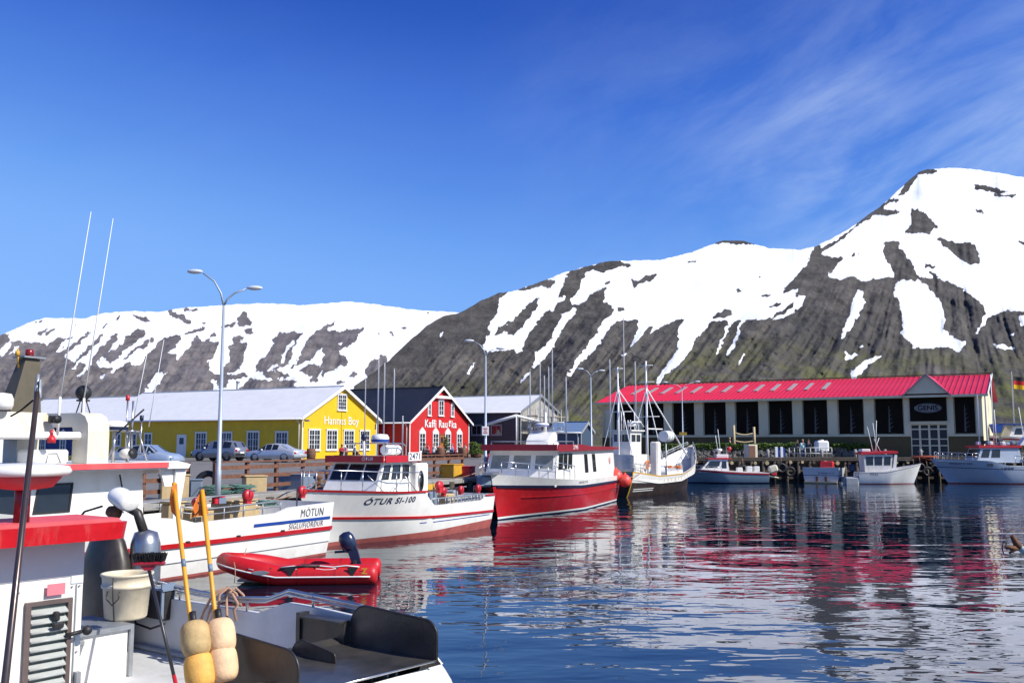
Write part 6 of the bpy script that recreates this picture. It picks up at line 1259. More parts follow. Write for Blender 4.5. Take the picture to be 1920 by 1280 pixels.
# line hauler on the far bulwark
lh = MB(); n = 20
def haul(x, y, z): return (x, y, z)
lh.lathe([(.16, 1.56), (.165, 1.58), (.165, 1.95), (.155, 2.12), (.12, 2.24), (.001, 2.28)], 24, (-2.3, 1.98, 0)); lo = lh.obj('hauler_drum', mat('brushed_steel_drum', (.42, .42, .43), .3, .85, .25, 3, .001, 30, .35, (.12, .10, .08)), near)
m = MB(); pr = []
for i in range(13):
    a = math.pi * (.15 + .95 * i / 12); pr.append((-2.42 - .42 * math.sin(a) * .9, 1.75 + .0, 1.95 - .62 * math.cos(a) * .7))
m.lathe([(.28, 1.0), (.31, 1.1), (.34, 1.4), (.35, 1.7), (.32, 1.95), (.24, 2.15), (.13, 2.30), (.001, 2.34)], 26, (-2.62, 1.72, 0), 0, Matrix.Diagonal(Vector((1.15, .55, 1)))); m.obj('hauler_housing', M['darksteel'], near)
m = MB(); m.tube([(-2.3, 1.95, 2.25), (-2.35, 1.9, 2.45), (-2.5, 1.85, 2.52)], .05, 10); m.obj('hauler_arm', M['darksteel'], near)
m = MB(); q_ = Matrix.Rotation(R(-25), 3, 'Y') @ Matrix.Rotation(R(18), 3, 'X')
kk_ = [(max(.004, .155 * abs(math.sin(math.pi * i / 14)) ** .34), .19 * math.copysign(abs(math.cos(math.pi * i / 14)) ** .55, -math.cos(math.pi * i / 14))) for i in range(15)]
m.lathe(kk_, 24, (-2.47, 1.80, 2.60), 0, Matrix.Rotation(R(18), 3, 'Y') @ Matrix.Rotation(R(90), 3, 'Y') @ Matrix.Diagonal(Vector((.66, .85, .86)))); hm = m.obj('motor_cowl', M['white'], near)
m = MB(); m.lathe([(.001, -.06), (.07, -.06), (.08, .0), (.05, .07), (.001, .07)], 14, (-2.52, 1.72, 2.46), 0, Matrix.Rotation(R(70), 3, 'X')); m.obj('gearbox', M['rust'], near)
m = MB(); m.tube([(-2.72, 1.70, 2.52), (-2.9, 1.6, 2.46), (-2.97, 1.55, 2.36), (-2.95, 1.52, 2.1)], .013, 6); m.obj('cable', M['black'], near)
# red pedestal with white disc on the cabin roof (left edge)
pd = P(42, 935, 7.2); inv = (Matrix.Translation(near.location) @ Matrix.Rotation(RZ, 4, 'Z')).inverted(); pl = inv @ pd
m = MB(); m.tube([(pl.x, pl.y, 2.626), (pl.x, pl.y, 2.94)], .055, 12); pdo = m.obj('radar_pedestal', mat('dark_red_post', (.17, .015, .02), .4, 0, .12, 4), near)
m = MB(); m.lathe([(.06, 2.86), (.20, 2.88), (.26, 2.95), (.26, 2.965), (.001, 2.965)], 28, (pl.x, pl.y, 0)); m.obj('flange', M['pink'], pdo)
m = MB(); m.lathe([(.001, 2.966), (.31, 2.966), (.33, 3.0), (.31, 3.035), (.18, 3.055), (.001, 3.06)], 32, (pl.x, pl.y, 0)); m.obj('radar_disc', WL, pdo)
# stern chutes
CH = mat('worn_black_chute', (.075, .073, .070), .30, .35, .45, 3.5, .0012, 30, .5, (.14, .10, .07)); CHB = mat('rusty_brown_chute', (.050, .036, .029), .42, .2, .5, 3, .002, 25, .6, (.16, .085, .045))
def plate(y, x0, x1, zb, zt, r0, r1, th, mt, nm, slope=.04):
    pts = [(x0, zb)]
    pts += [(x1, zb)]
    for i in range(7): a = (math.pi / 2) * i / 6; pts.append((x1 - r1 + r1 * math.cos(a), zt - slope - r1 * .9 + r1 * .9 * math.sin(a)))
    for i in range(7): a = math.pi / 2 + (math.pi / 2) * i / 6; pts.append((x0 + r0 + r0 * math.cos(a), zt - r0 + r0 * math.sin(a)))
    m = MB(); m.prism(pts, 'y', y, y + th); o = m.obj(nm, mt, near)
    m = MB(); m.tube([(p[0], y + th / 2, p[1]) for p in pts[1:]], th * .75, 6); m.obj('edge_bead', M['darksteel'], o); return o
plate(1.935, .98, 1.985, 1.43, 1.80, .19, .13, .016, CH, 'chute_side')
plate(.58, .92, 1.88, 1.38, 1.77, .20, .15, .016, CHB, 'chute_side')
plate(1.35, .90, 1.42, 1.44, 1.59, .14, .03, .010, CH, 'chute_divider', .06)
m = MB(); vs = []
for x, dz in ((.86, .05), (.95, .012), (1.1, 0), (1.5, -.004), (1.90, -.010)):
    k_ = 1 + .04 * (x - .86); vs += [(x, .60, 1.45 + dz), (x * k_, 1.933, 1.46 + dz), (x, .60, 1.435 + dz), (x * k_, 1.933, 1.445 + dz)]
m.add(vs, [(4 * i, 4 * i + 1, 4 * i + 5, 4 * i + 4) for i in range(4)] + [(4 * i + 2, 4 * i + 3, 4 * i + 7, 4 * i + 6) for i in range(4)] + [(16, 17, 19, 18), (0, 1, 3, 2)], 0, False)
m.obj('chute_floor', CH, near)
m = MB(); m.tube([(1.90, .60, 1.436), (1.985, 1.95, 1.448)], .009, 6); m.obj('chute_lip', ST, near)
m = MB(); m.b2((.40, 1.86, 1.38), (.98, 1.93, 1.66)); m.b2((.37, 1.84, 1.36), (.42, 1.955, 1.68)); m.b2((.42, 1.80, 1.645), (.98, 1.93, 1.662)); m.obj('chute_back', M['darksteel'], near)
for yy in (1.35, 1.52, 1.62): m = MB(); m.b2((1.62, yy, .98), (1.84, yy + .018, 1.43)); m.obj('chute_bracket', M['galv'] if yy > 1.5 else M['darksteel'], near)
m = MB(); m.prism([(1.2, 1.43), (1.86, 1.43), (1.80, 1.32), (1.3, 1.16), (1.2, 1.16)], 'y', 1.9, 1.915); m.obj('chute_gusset', CHB, near)
m = MB(); m.b2((1.2, .7, .99), (1.6, 2.0, 1.38)); m.obj('chute_stand', M['darksteel'], near)
m = MB(); m.tube([(1.28, .16, 1.47), (1.60, .56, 1.475)], .012, 6); m.tube([(1.28, .16, 1.47), (1.20, -.4, 1.42)], .012, 6); m.tube([(1.28, .16, 1.47), (1.28, .16, 1.0)], .012, 6); m.obj('guard_bar', ST, near)
# tall steel pole at the left edge
pb_, pt_ = P(8, 1290, 5.35), P(70, 735, 5.75)
tp = thing('steel_pole', 'tall thin dark steel pole standing on the nearest boat at the left edge', 'pole', (0, 0, 0))
dv = (pb_ - pt_).normalized(); base = pb_ + dv * ((pb_.z - .99) / -dv.z)
m = MB(); m.tube([base, pb_, pt_], [.022, .021, .015], 10); m.obj('shaft', mat('brown_oiled_steel', (.10, .075, .07), .28, .6, .25, 8), tp)
m = MB(); top2 = P(71, 702, 5.77); m.tube([pt_, top2], .012, 8); m.tube([P(66, 745, 5.75), P(68, 725, 5.75), P(76, 712, 5.75), P(75, 745, 5.75)], .010, 6, closed=True); m.obj('shackle', M['galv'], tp)
m = MB(); m.tube([P(62, 750, 5.76), P(38, 770, 5.78), P(20, 780, 5.8)], .006, 5); m.obj('spur', M['black'], tp)
# bucket
bc = P(236, 1145, 9.75)
bk_ = thing('bucket', 'large beige plastic bucket standing on the locker beside the louvred cabin', 'bucket', (bc.x, bc.y, 1.488))
BM = mat('beige_bucket', (.70, .61, .44), .5, 0, .12, 9, .0015, 20, .35, (.4, .3, .2))
m = MB(); m.lathe([(.001, 0), (.185, 0), (.20, .02), (.222, .30), (.238, .305), (.24, .33), (.228, .335), (.236, .415), (.25, .42), (.25, .44), (.228, .44), (.222, .41), (.19, .04), (.001, .03)], 32); m.obj('body', BM, bk_)
m = MB(); a0 = R(-100); 
m.tube([(.235 * math.cos(a0 - .28), .235 * math.sin(a0 - .28), .29), (.25 * math.cos(a0 - .26), .25 * math.sin(a0 - .26), .22), (.245 * math.cos(a0), .245 * math.sin(a0), .16), (.25 * math.cos(a0 + .26), .25 * math.sin(a0 + .26), .22), (.235 * math.cos(a0 + .28), .235 * math.sin(a0 + .28), .29)], .007, 6); m.obj('handle', M['darksteel'], bk_)
m = MB(); m.tube([(.245 * math.cos(a0), .245 * math.sin(a0), .44), (.238 * math.cos(a0), .238 * math.sin(a0), .25), (.19 * math.cos(a0), .20 * math.sin(a0), .0)], .005, 5); m.obj('cord', M['black'], bk_)
# broom
h0, h1 = P(279, 1066, 8.95), P(334, 1300, 8.45); dv = (h1 - h0).normalized(); h1 = h0 + dv * ((h0.z - 1.012) / -dv.z)
br = thing('broom', 'deck broom with red head and black bristles leaning head-up by the bucket', 'broom', (0, 0, 0))
m = MB(); hs_ = h0 + (h1 - h0) * .80; m.tube([h0, hs_], .016, 8); m.obj('handle', mat('black_handle', (.03, .03, .035), .35), br); m = MB(); m.tube([hs_, h1], .018, 8); m.obj('grip', M['redp'], br)
sx_ = Vector((1, .15, 0)).normalized(); q = Matrix((sx_, Vector((0, 0, 1)).cross(sx_), Vector((0, 0, 1)))).transposed()
m = MB(); m.box(h0 + Vector((0, 0, .05)), (.285, .10, .035), 0, 0, q, .015); m.frus([h0 + sx_ * a + Vector((0, b, -.01)) for a, b in ((-.03, -.03), (.03, -.03), (.03, .03), (-.03, .03))], [h0 + sx_ * a + Vector((0, b, .035)) for a, b in ((-.07, -.03), (.07, -.03), (.07, .03), (-.07, .03))]); m.obj('head', mat('dark_red_plastic', (.30, .012, .03), .35), br)
m = MB(); rr = random.Random(2)
for i in range(260):
    u, v = rr.uniform(-.12, .13), rr.uniform(-.045, .055); p0 = h0 + sx_ * u + Vector((0, v, .065)); m.tube([p0, p0 + Vector((u * .12, v * .3 + rr.uniform(-.01, .01), .075 + rr.uniform(-.008, .008)))], .004, 3, cap=False)
bo = m.obj('bristles', M['black'], br); bo['kind'] = 'stuff'
# two dan buoys
FLa = mat('foam_float_pale', (.80, .53, .31), .7, 0, .2, 12, .003, 60, .4, (.50, .34, .18)); FLb = mat('foam_float_ochre', (.52, .36, .16), .75, 0, .25, 12, .003, 60, .5, (.22, .15, .07)); FLc = mat('foam_float_orange', (.78, .40, .07), .7, 0, .2, 12, .003, 60, .35, (.60, .42, .20)); YP = mat('yellow_ochre_pole', (.72, .33, .02), .45, 0, .12, 8, 0, 0, .25, (.5, .35, .2))
def float_(par, c, r, h, m, ax=(0, 0, 1)):
    q = Vector((0, 0, 1)).rotation_difference(Vector(ax)).to_matrix(); k = []
    for i in range(13):
        a = math.pi * i / 12; cc, ss = -math.cos(a), math.sin(a)
        k.append((max(.012, r * abs(ss) ** .52), h / 2 * math.copysign(abs(cc) ** .72, cc)))
    mb = MB(); mb.lathe(k, 28, c, 0, q); return mb.obj('float', m, par)
def dan(label, pbot, ptop, floats, flag):
    t = thing('dan_buoy', label, 'marker buoy', (0, 0, 0), 0, 'flagged marker buoys with yellow poles'); d = (pbot - ptop).normalized()
    foot = pbot + d * ((pbot.z - 1.01) / -d.z) if pbot.z > 1.01 else pbot
    m = MB(); m.tube([foot, ptop], .0165, 10); m.obj('pole', YP, t)
    for (c, m_) in floats: float_(t, c, .108, .262, m_, -d)
    m = MB(); f0 = floats[0][0]; m.tube([f0 - d * .10, f0 - d * .20], .024, 8); m.obj('collar', M['black'], t)
    m = MB(); q1_ = ptop.lerp(pbot, .42); m.tube([q1_, q1_ + d * .06], .0175, 10); m.obj('tape', M['bluegrey'], t)
    m = MB(); fr, th = flag, .004; nn = len(fr); m.add([p for p in fr] + [p + Vector((0, th, 0)) for p in fr], [tuple(range(nn)), tuple(range(nn, 2 * nn))[::-1]] + [(i, (i + 1) % nn, nn + (i + 1) % nn, nn + i) for i in range(nn)]); fo = m.obj('flag', M['orange'], t)
    return t, fo
d7 = 7.25
A0, A1 = P(369, 1262, 7.15), P(326, 905, 7.6)
dan('left marker buoy, its flag furled, upper float dull ochre and lower one deep orange', A0, A1, [(P(367, 1197, 7.2), FLb), (P(374, 1257, 7.15), FLc)], [P(332, 905, 7.58), P(322, 912, 7.56), P(318, 935, 7.58), P(321, 958, 7.57), P(329, 968, 7.55), P(334, 950, 7.57)])
B0, B1_ = P(415, 1262, 7.25), P(379, 918, 7.6)
_, fo = dan('right marker buoy with an open orange triangular flag and two pale floats', B0, B1_, [(P(414, 1192, 7.3), FLa), (P(418, 1243, 7.25), FLa)], [P(377, 917, 7.6), P(384, 925, 7.59), P(390, 962, 7.58), P(386, 967, 7.57), P(372, 966, 7.56), P(358, 971, 7.55), P(362, 950, 7.56), P(371, 930, 7.58)])
m = MB(); m.tube([P(362, 962, 7.53), P(367, 965, 7.53), P(373, 958, 7.53), P(375, 947, 7.53), P(371, 941, 7.53)], .006, 5); m.obj('mark', M['black'], fo)
# coiled rope over the rail
rp_ = thing('rope', 'tan rope looped over the hand rail of the nearest boat', 'rope', (0, 0, 0))
m = MB()
mw = Matrix.Translation(near.location) @ Matrix.Rotation(RZ, 4, 'Z')
def nl(x, y, z): return mw @ Vector((x, y, z))
for i, (x, z0_, sw_) in enumerate(((-1.05, 1.22, -.22), (-1.0, 1.18, -.14), (-.95, 1.35, .04), (-.84, 1.50, .10))):
    m.tube([nl(x + sw_ - .02, YB - .11, z0_), nl(x + sw_ * .5, YB - .09, 1.52), nl(x - .01, YB - .06, 1.70), nl(x + .03, YB + .02, 1.74 + .01 * i), nl(x + .10, YB + .06, 1.70), nl(x + .16, YB + .08, 1.58)], .014, 7)
m.tube([nl(-.83, YB - .06, 1.72), nl(-.70, YB - .1, 1.73), nl(-.62, YB - .09, 1.64), nl(-.68, YB - .09, 1.58), nl(-.64, YB - .09, 1.48)], .015, 7); m.obj('loop', M['rope'], rp_)
# ------------------------------------------------------------ red inflatable dinghy
dg_ = thing('dinghy', 'red inflatable dinghy with navy outboard tied between the white boats', 'dinghy', (-5.05, 23.1, 0), R(180) + math.atan2(.25, 3.5))
RI = mat('red_hypalon', (.52, .010, .014), .42, 0, .10, 2, .001, 20, .12, (.62, .2, .16))
def tube_path(y0):
    pts = []; rs = []
    for i in range(14):
        t = i / 13; x = lerp(-1.75, 1.70, t)
        y = y0 * (1 if t < .62 else (1 - ((t - .62) / .38) ** 2.6 * .80)); z = .21 + (.26 * max(0, t - .62) / .38) ** 1.0 * (1 if t > .62 else 0); pts.append((x, y, z)); rs.append(.235 if t < .8 else lerp(.235, .19, (t - .8) / .2))
    return pts, rs
for y0 in (.62, -.62):
    pts, rs = tube_path(y0); m = MB(); m.tube([(-1.90, y0, .21), (-1.87, y0, .21), (-1.82, y0, .21)] + pts, [.14, .20, .23] + rs, 18); tb = m.obj('tube', RI, dg_)
    m = MB(); sd = 1 if y0 > 0 else -1; nn_ = [Vector((-(Vector(pts[min(i + 1, 13)]) - Vector(pts[max(i - 1, 0)])).y, (Vector(pts[min(i + 1, 13)]) - Vector(pts[max(i - 1, 0)])).x, 0)).normalized() * sd for i in range(14)]; m.tube([Vector(p) + n_ * (r + .003) + Vector((0, 0, -.02)) for p, r, n_ in zip(pts, rs, nn_)], .020, 6); m.obj('rubbing_strake', M['trim'], tb)
m = MB(); m.ball((1.70, 0, .47), .20, 16); m.obj('bow_tube', RI, dg_)
m = MB(); m.b2((-1.32, -.5, .05), (1.3, .5, .10)); m.obj('floor', M['paintgrey'], dg_)
m = MB(); m.b2((-1.38, -.5, .02), (-1.32, .5, .48)); m.obj('transom', M['black'], dg_)
m = MB(); m.b2((-.35, -.5, .30), (.0, .5, .34)); m.obj('seat', M['black'], dg_)
for x in (.05, -1.35):
    m = MB(); m.prism([(x - .13, .40), (x + .13, .40), (x, .19)], 'y', .842, .866); m.obj('patch', M['black'], dg_)
m = MB(); m.prism([(.72 + .20 * math.cos(a / 16 * 6.283), .30 + .045 * math.sin(a / 16 * 6.283)) for a in range(16)], 'y', .835, .872); m.obj('maker_plate', M['galv'], dg_)
lettering(dg_, 'Z', .2, M['yellowp'], lambda u, v: (-1.62 - u, .80 + .06, .31 + v * .9), bold=.03)
m = MB(); m.tube([(x, .62 + .14, .40 + (.03 if i % 2 else .0)) for i, x in enumerate((-1.5, -1.2, -.9, -.6, -.3, 0, .3))], .014, 5); m.obj('grab_line', M['trim'], dg_)
m = MB(); m.tube([(.3, .62 + .2, .37), (-.2, .76, .425), (-.6, .76, .43)], .03, 6); m.obj('grab_strip', M['black'], dg_)
m = MB(); q_ = Matrix.Rotation(R(28), 3, 'Y'); m.lathe([(.001, -.2), (.10, -.2), (.155, -.12), (.17, .02), (.16, .15), (.11, .25), (.001, .28)], 18, (-1.16, 0, .86), 0, Matrix.Rotation(R(24), 3, 'Y') @ Matrix.Diagonal(Vector((1.15, .85, 1.0)))); ob = m.obj('outboard_motor', mat('navy_cowl', (.012, .02, .055), .25, 0, .1, 3, coat=.4), dg_)
m = MB(); m.frus([(-1.56, -.07, .1), (-1.36, -.07, .1), (-1.36, .07, .1), (-1.56, .07, .1)], [(-1.38, -.1, .74), (-1.14, -.1, .74), (-1.14, .1, .74), (-1.38, .1, .74)]); m.tube([(-1.25, 0, .68), (-.85, .05, .66)], .03, 7); m.obj('motor_leg', M['navy'], ob)
for x in (-.95, -.1, .55):
    for y0 in (.62, -.62):
        m = MB(); m.tube([(x - .02, y0, .21), (x + .02, y0, .21)], .2385, 18, cap=False); m.obj('seam_band', mat('darker_red_seam', (.36, .008, .012), .5), dg_)
m = MB(); ll = []
for i in range(15):
    x = lerp(-1.0, 1.0, i / 14); ll.append((x, .62 + .17 + .02 * math.sin(i), .38 - .035 * abs(math.sin(i * math.pi / 3.5))))
m.tube(ll, .009, 5); m.obj('life_line', M['trim'], dg_)
for x in (-1.0, -.5, 0.0, .5, 1.0): m = MB(); m.ball((x, .79, .385), .022, 8); m.obj('line_ring', M['black'], dg_)
m = MB(); m.tube([(1.35, .66, .52), (1.30, .78, .42), (1.28, .83, .25), (1.3, .80, .08)], .010, 5); m.obj('painter_rope', M['rope'], dg_)
# mooring line dinghy to boat
ml = thing('mooring_line', 'thin tan line from the dinghy bow up to the white boat rail', 'rope', (0, 0, 0)); m = MB(); m.tube([P(428, 1052, 23.3), P(440, 1068, 23.0), P(455, 1050, 23.2), P(462, 1028, 23.4)], .012, 5); m.obj('line', M['rope'], ml)
# ------------------------------------------------------------ anchor on the bow of a boat beyond the right edge
bb = boat_thing('fishing_boat', 'pale green white boat bow with a rusty anchor poking in at the right edge', 12.0, 12.2, (-1, .18))
HB = Hull(4.6, 2.2, [(0, 1.3), (1, 1.6)], rake=.8, keel=-.4, full=.4, flare=.4, deckd=.2, bilge=.2); HB.rows = [(lambda s: HB.zk(s), M['antifoul']), (lambda s: .1, WH)]
HB.build(bb, WH, WH)
m = MB(); p_ = wpt(bb, (0, 0, 0)); ib = (Matrix.Translation(bb.location) @ Matrix.Rotation(bb.rotation_euler.z, 4, 'Z')).inverted()
a_ = ib @ P(1912, 1026, 12.9); b_ = ib @ P(1960, 1062, 12.9); c_ = Vector((4.2, 0, 1.6)); m.tube([a_, b_, c_], [.045, .06, .09], 8); m.obj('anchor_roller', mat('pale_green_white', (.62, .70, .58), .4), bb)
m = MB(); t1, t2 = ib @ P(1897, 1003, 12.9), ib @ P(1908, 1022, 12.9); m.tube([t1, t2, a_], [.03, .05, .035], 7)
m.prism([(0, 0), (.1, .02), (.12, .1), (.02, .14), (-.03, .06)], 'y', -.03, .03) if False else None
d1 = ib @ P(1884, 1024, 12.8); d2 = ib @ P(1893, 1036, 12.85); d3 = ib @ P(1900, 1006, 12.9); d4 = ib @ P(1906, 1028, 12.9)
m.tube([d1, d1.lerp(d4, .5), d4], [.012, .03, .035], 7); m.tube([d3, d3.lerp(d4, .6), d4, d2], [.010, .028, .03, .014], 7); an_ = m.obj('anchor', M['rust'], bb)
m = MB(); m.tube([ib @ P(*q, 12.85) for q in ((1889, 1010), (1881, 1016), (1879, 1027), (1882, 1038))], .008, 5); m.tube([ib @ P(*q, 12.85) for q in ((1890, 1014), (1886, 1020), (1888, 1030))], .008, 5); m.obj('wire', M['darksteel'], an_)
# ------------------------------------------------------------ street lamps and flagpoles
LP_M = mat('pale_blue_grey_lamp_post', (.36, .41, .48), .45, .2, .12, 2, 0, 0, .1)
def lamp(px, d, junction, heads, label, r=.075):
    b = G(px, d); t = thing('street_lamp', label, 'street lamp', b, 0, 'double-armed street lamps along the harbour'); j = junction - b.z
    m = MB(); m.tube([(0, 0, 0), (0, 0, .9), (0, 0, .92), (0, 0, j)], [r * 1.25, r * 1.2, r, r * .55], 12); m.lathe([(.001, 0), (r * 2, 0), (r * 2, .04), (.001, .045)], 12); m.obj('post', LP_M, t)
    for dx, dz in heads:
        s = 1 if dx > 0 else -1
        m = MB(); m.tube([(0, 0, j - .02), (dx * .12, 0, j + dz * .38), (dx * .38, 0, j + dz * .75), (dx * .8, 0, j + dz)], [r * .45, r * .42, r * .36, r * .32], 8); a = m.obj('arm', LP_M, t)
        m = MB(); m.ball((dx * .80 + s * .26, 0, j + dz + (.05 if s < 0 else .03)), .25, 14, 0, (1.0, .45, .30), 8); m.obj('lamp_head', mat('pale_lamp_head', (.62, .65, .68), .4), a)
    return t
lamp(408, 29.7, 7.5, [(-.85, 1.02), (.86, .52)], 'nearest and tallest looking street lamp with two curved arms')
lamp(910, 48.6, 7.65, [(-.72, .72), (.62, .35)], 'street lamp behind the bow of the red hulled boat, with a small white sign')
lamp(1109, 70.0, 8.05, [(-.62, .55), (.68, .45)], 'street lamp between the scaffolding and the red roofed hall')
lamp(1281, 84.5, 8.0, [(-1.5, .55), (1.4, .62)], 'thin street lamp before the long hall whose heads rise above its red roof', .06)
b = G(910, 48.6); s_ = thing('sign', 'small white sign with red print on the lamp post behind the red boat', 'sign', (b.x, b.y - .12, 3.62)); m = MB(); m.b2((-.17, -.02, 0), (.17, .0, .46), bev=.008); so = m.obj('board', M['trim'], s_)
for i, w_ in enumerate((.2, .12, .2)): m = MB(); m.b2((-w_ / 2, -.026, .32 - i * .1), (w_ / 2, -.021, .37 - i * .1)); m.obj('print_line', M['redp'], so)
m = MB(); m.b2((-.03, .0, .1), (.03, .06, .36)); m.obj('bracket', M['galv'], s_)
s_ = thing('fire_extinguisher', 'red extinguisher cabinet at the foot of the lamp post by the red boat', 'extinguisher', (b.x + .2, b.y - .15, b.z)); m = MB(); m.lathe([(.001, 0), (.13, 0), (.13, .62), (.07, .74), (.03, .76), (.03, .82), (.001, .83)], 14, (0, 0, .3)); m.obj('cylinder', M['redp'], s_); m = MB(); m.b2((-.02, -.02, 0), (.02, .02, .31)); m.obj('stand', M['galv'], s_)
b = G(1281, 84.0); s_ = thing('sign', 'ochre plate on the thin post before the long hall', 'sign', (b.x, b.y - .15, 3.95)); m = MB(); m.b2((-.33, -.03, 0), (.33, .0, .26)); m.obj('board', mat('ochre_sign', (.30, .19, .02), .6), s_); m = MB(); m.b2((-.03, 0, .05), (.03, .4, .2)); m.obj('bracket', M['galv'], s_)
FPM = mat('white_flagpole', (.55, .56, .58), .4, 0, .06, 2)
fps = [(683, 712, 92, 'thin flagpole nearest the yellow gable'), (707, 676, 70, 'tallest flagpole between the yellow and red houses'), (718.5, 683, 71, 'flagpole just right of the tallest one between the houses'), (737, 694, 72, 'flagpole before the dark red long wall of the cafe'),
 (754, 782, 68, 'short stub pole beside the cafe corner'), (994, 700, 88, 'leftmost pole over the charcoal hall gable'), (1013, 678, 86, 'second pole over the charcoal hall gable'), (1021, 706, 90, 'shortest pole of the cluster over the scaffolding'), (1029, 690, 88, 'pole just left of the tall one over the scaffolding'), (1036, 656, 85, 'tall pole over the scaffolding'),
 (1062, 709, 74, 'lone pole between the scaffolding and the middle street lamp'), (1145, 676, 76, 'pole left of the two-masted boat'), (1172, 598, 150, 'very tall thin mast behind the two-masted boat'), (1193, 680, 78, 'pole between the masts of the old boat'), (1162, 727, 74, 'short pole close to the aft mast of the old boat'), (1838, 742, 87, 'white pole at the right corner of the long hall'), (1905, 698, 98, 'flagpole with a black, red and gold flag at the right edge')]
for px, ty, d, lb in fps:
    b = G(px, d); top = P(px, ty, d).z - b.z; t = thing('flagpole', lb, 'pole', b, 0, 'slim flagpoles and masts along the harbour')
    r = .055 if d < 100 else .09
    m = MB(); m.tube([(0, 0, 0), (0, 0, top)], [r * 1.2, r * .6], 8); o = m.obj('pole', FPM, t)
    m = MB(); m.ball((0, 0, top + r * .8), r * 1.1, 8); m.obj('truck', FPM, o)
    m = MB(); m.tube([(.04, -.05, 1.0), (.05, -.05, top - .1)], .012, 4); m.obj('halyard', FPM, t)
b = G(1905, 98); fl = thing('flag', 'black, red and gold flag on the pole at the right edge', 'flag', (b.x + .1, b.y, P(1905, 728, 98).z))
for i, c in enumerate(((.02, .02, .02), (.5, .01, .01), (.75, .42, .0))):
    m = MB(); vs = []; 
    for k in range(9):
        x = .08 + k * .16; yy = .08 * math.sin(k * .9); dz = -.06 * k * .35; z1 = 1.25 - i * .42 + dz; vs += [(x, yy, z1), (x, yy, z1 - .42), (x, yy + .01, z1), (x, yy + .01, z1 - .42)]
    m.add(vs, [(4 * k, 4 * k + 4, 4 * k + 5, 4 * k + 1) for k in range(8)] + [(4 * k + 2, 4 * k + 3, 4 * k + 7, 4 * k + 6) for k in range(8)]); m.obj('stripe', mat('flag_cloth_%s' % ('black', 'red', 'gold')[i], c, .8), fl)
# ------------------------------------------------------------ brown wooden railing along the quay
def railing(y0, y1, label, off=2.0, H=1.08):
    yy = y0; d = ED; x = edge_x(y0) - off; t = thing('wooden_railing', label, 'railing', (x, y0, gz(x, y0)), math.atan2(d.y, d.x), 'brown wooden railings on the quay')
    L = (y1 - y0) / d.y; n = int(L / 1.45)
    pm = MB(); pm.box((0, 0, H / 2), (.12, .12, H), 0, 0, None, .008); pme = pm.mesh('post', M['wood'])
    for i in range(n + 1): meshobj('post', pme, t, (i * L / n, 0, 0.01 * math.sin(i * 3)))
    rr = random.Random(int(y0))
    for z in (.28, .62, .92):
        for k in range(0, n, 2):
            a, b_ = k * L / n, min(n, k + 2) * L / n - .01
            m = MB(); m.box(((a + b_) / 2, -.085, z + rr.uniform(-.01, .01)), (b_ - a, .045, .13)); m.obj('rail', M['wood'], t)
    for k in range(0, n, 2):
        a, b_ = k * L / n, min(n, k + 2) * L / n - .012; m = MB(); m.box(((a + b_) / 2, 0, H + .025), (b_ - a, .24, .05)); m.obj('cap', M['wood'], t)
railing(25.0, 30.2, 'brown wooden railing left of the nearest street lamp'); railing(31.4, 40.5, 'brown wooden railing before the parked cars, right of the nearest street lamp'); railing(41.6, 48.8, 'brown wooden railing before the red cafe')
# second lower timber rail further in
def bench(px, d, rz, label):
    b = G(px, d); t = thing('bench', label, 'bench', b, rz, 'brown wooden benches and tables')
    for x in (-.8, .8): m = MB(); m.b2((x - .05, -.25, 0), (x + .05, .25, .42)); m.obj('leg', M['wood'], t)
    for k in range(3): m = MB(); m.b2((-1, -.24 + k * .17, .42), (1, -.09 + k * .17, .46)); m.obj('plank', M['wood'], t)
    for k in range(2): m = MB(); m.b2((-1, .24, .60 + k * .2), (1, .28, .74 + k * .2)); m.obj('back_plank', M['wood'], t)
# ------------------------------------------------------------ quay clutter
def tyre(name, label, c, rot, r=.42, w=.17, group=None, rope=None):
    t = thing(name, label, 'tyre', c, 0, group); m = MB(); pr = [(r * .55, -w * .5), (r * .85, -w * .55), (r * .98, -w * .4), (r, 0), (r * .98, w * .4), (r * .85, w * .55), (r * .55, w * .5), (r * .56, 0), (r * .55, -w * .5)]
    m.lathe(pr, 24, (0, 0, 0), 0, rot); m.obj('tread', M['black'], t)
    if rope: m = MB(); m.tube([(0, 0, r * .9), rope], .02, 5); m.obj('rope', M['rope'], t)
b = G(388, 31.5); tyre('tyre', 'black tyre standing on the quay beside the nearest street lamp', (b.x, b.y, b.z + .42), Matrix.Rotation(R(80), 3, 'X') @ Matrix.Rotation(.0, 3, 'Z'))
b = G(367, 30.6); t = thing('plastic_bin', 'blue-grey plastic bin on the quay between lamp post and tyre', 'bin', b, .3); m = MB(); m.box((0, 0, .28), (.38, .36, .56), 0, 0, None, .04); m.obj('body', M['bluegrey'], t); m = MB(); m.box((0, 0, .58), (.42, .40, .05), 0, 0, None, .015); m.obj('lid', M['bluegrey'], t)
for px, d, rad, lb, mm, sd in ((404, 30.5, .5, 'heap of green netting on the quay right of the tyre', 'net', 1), (452, 31.2, .4, 'small heap of green netting on the quay edge behind the tubs', 'net', 2), (575, 36.0, .5, 'grey green net heap on the quay behind the red reels', 'net', 3), (730, 44, .5, 'pale rope coil on the quay by the far cabin', 'rope', 4)):
    b = G(px, d); t = thing('net_heap', lb, 'net', b); o = tangle('strands', t, (0, 0, .05), rad, 22, M[mm], sd, .32, .014); o['kind'] = 'stuff'
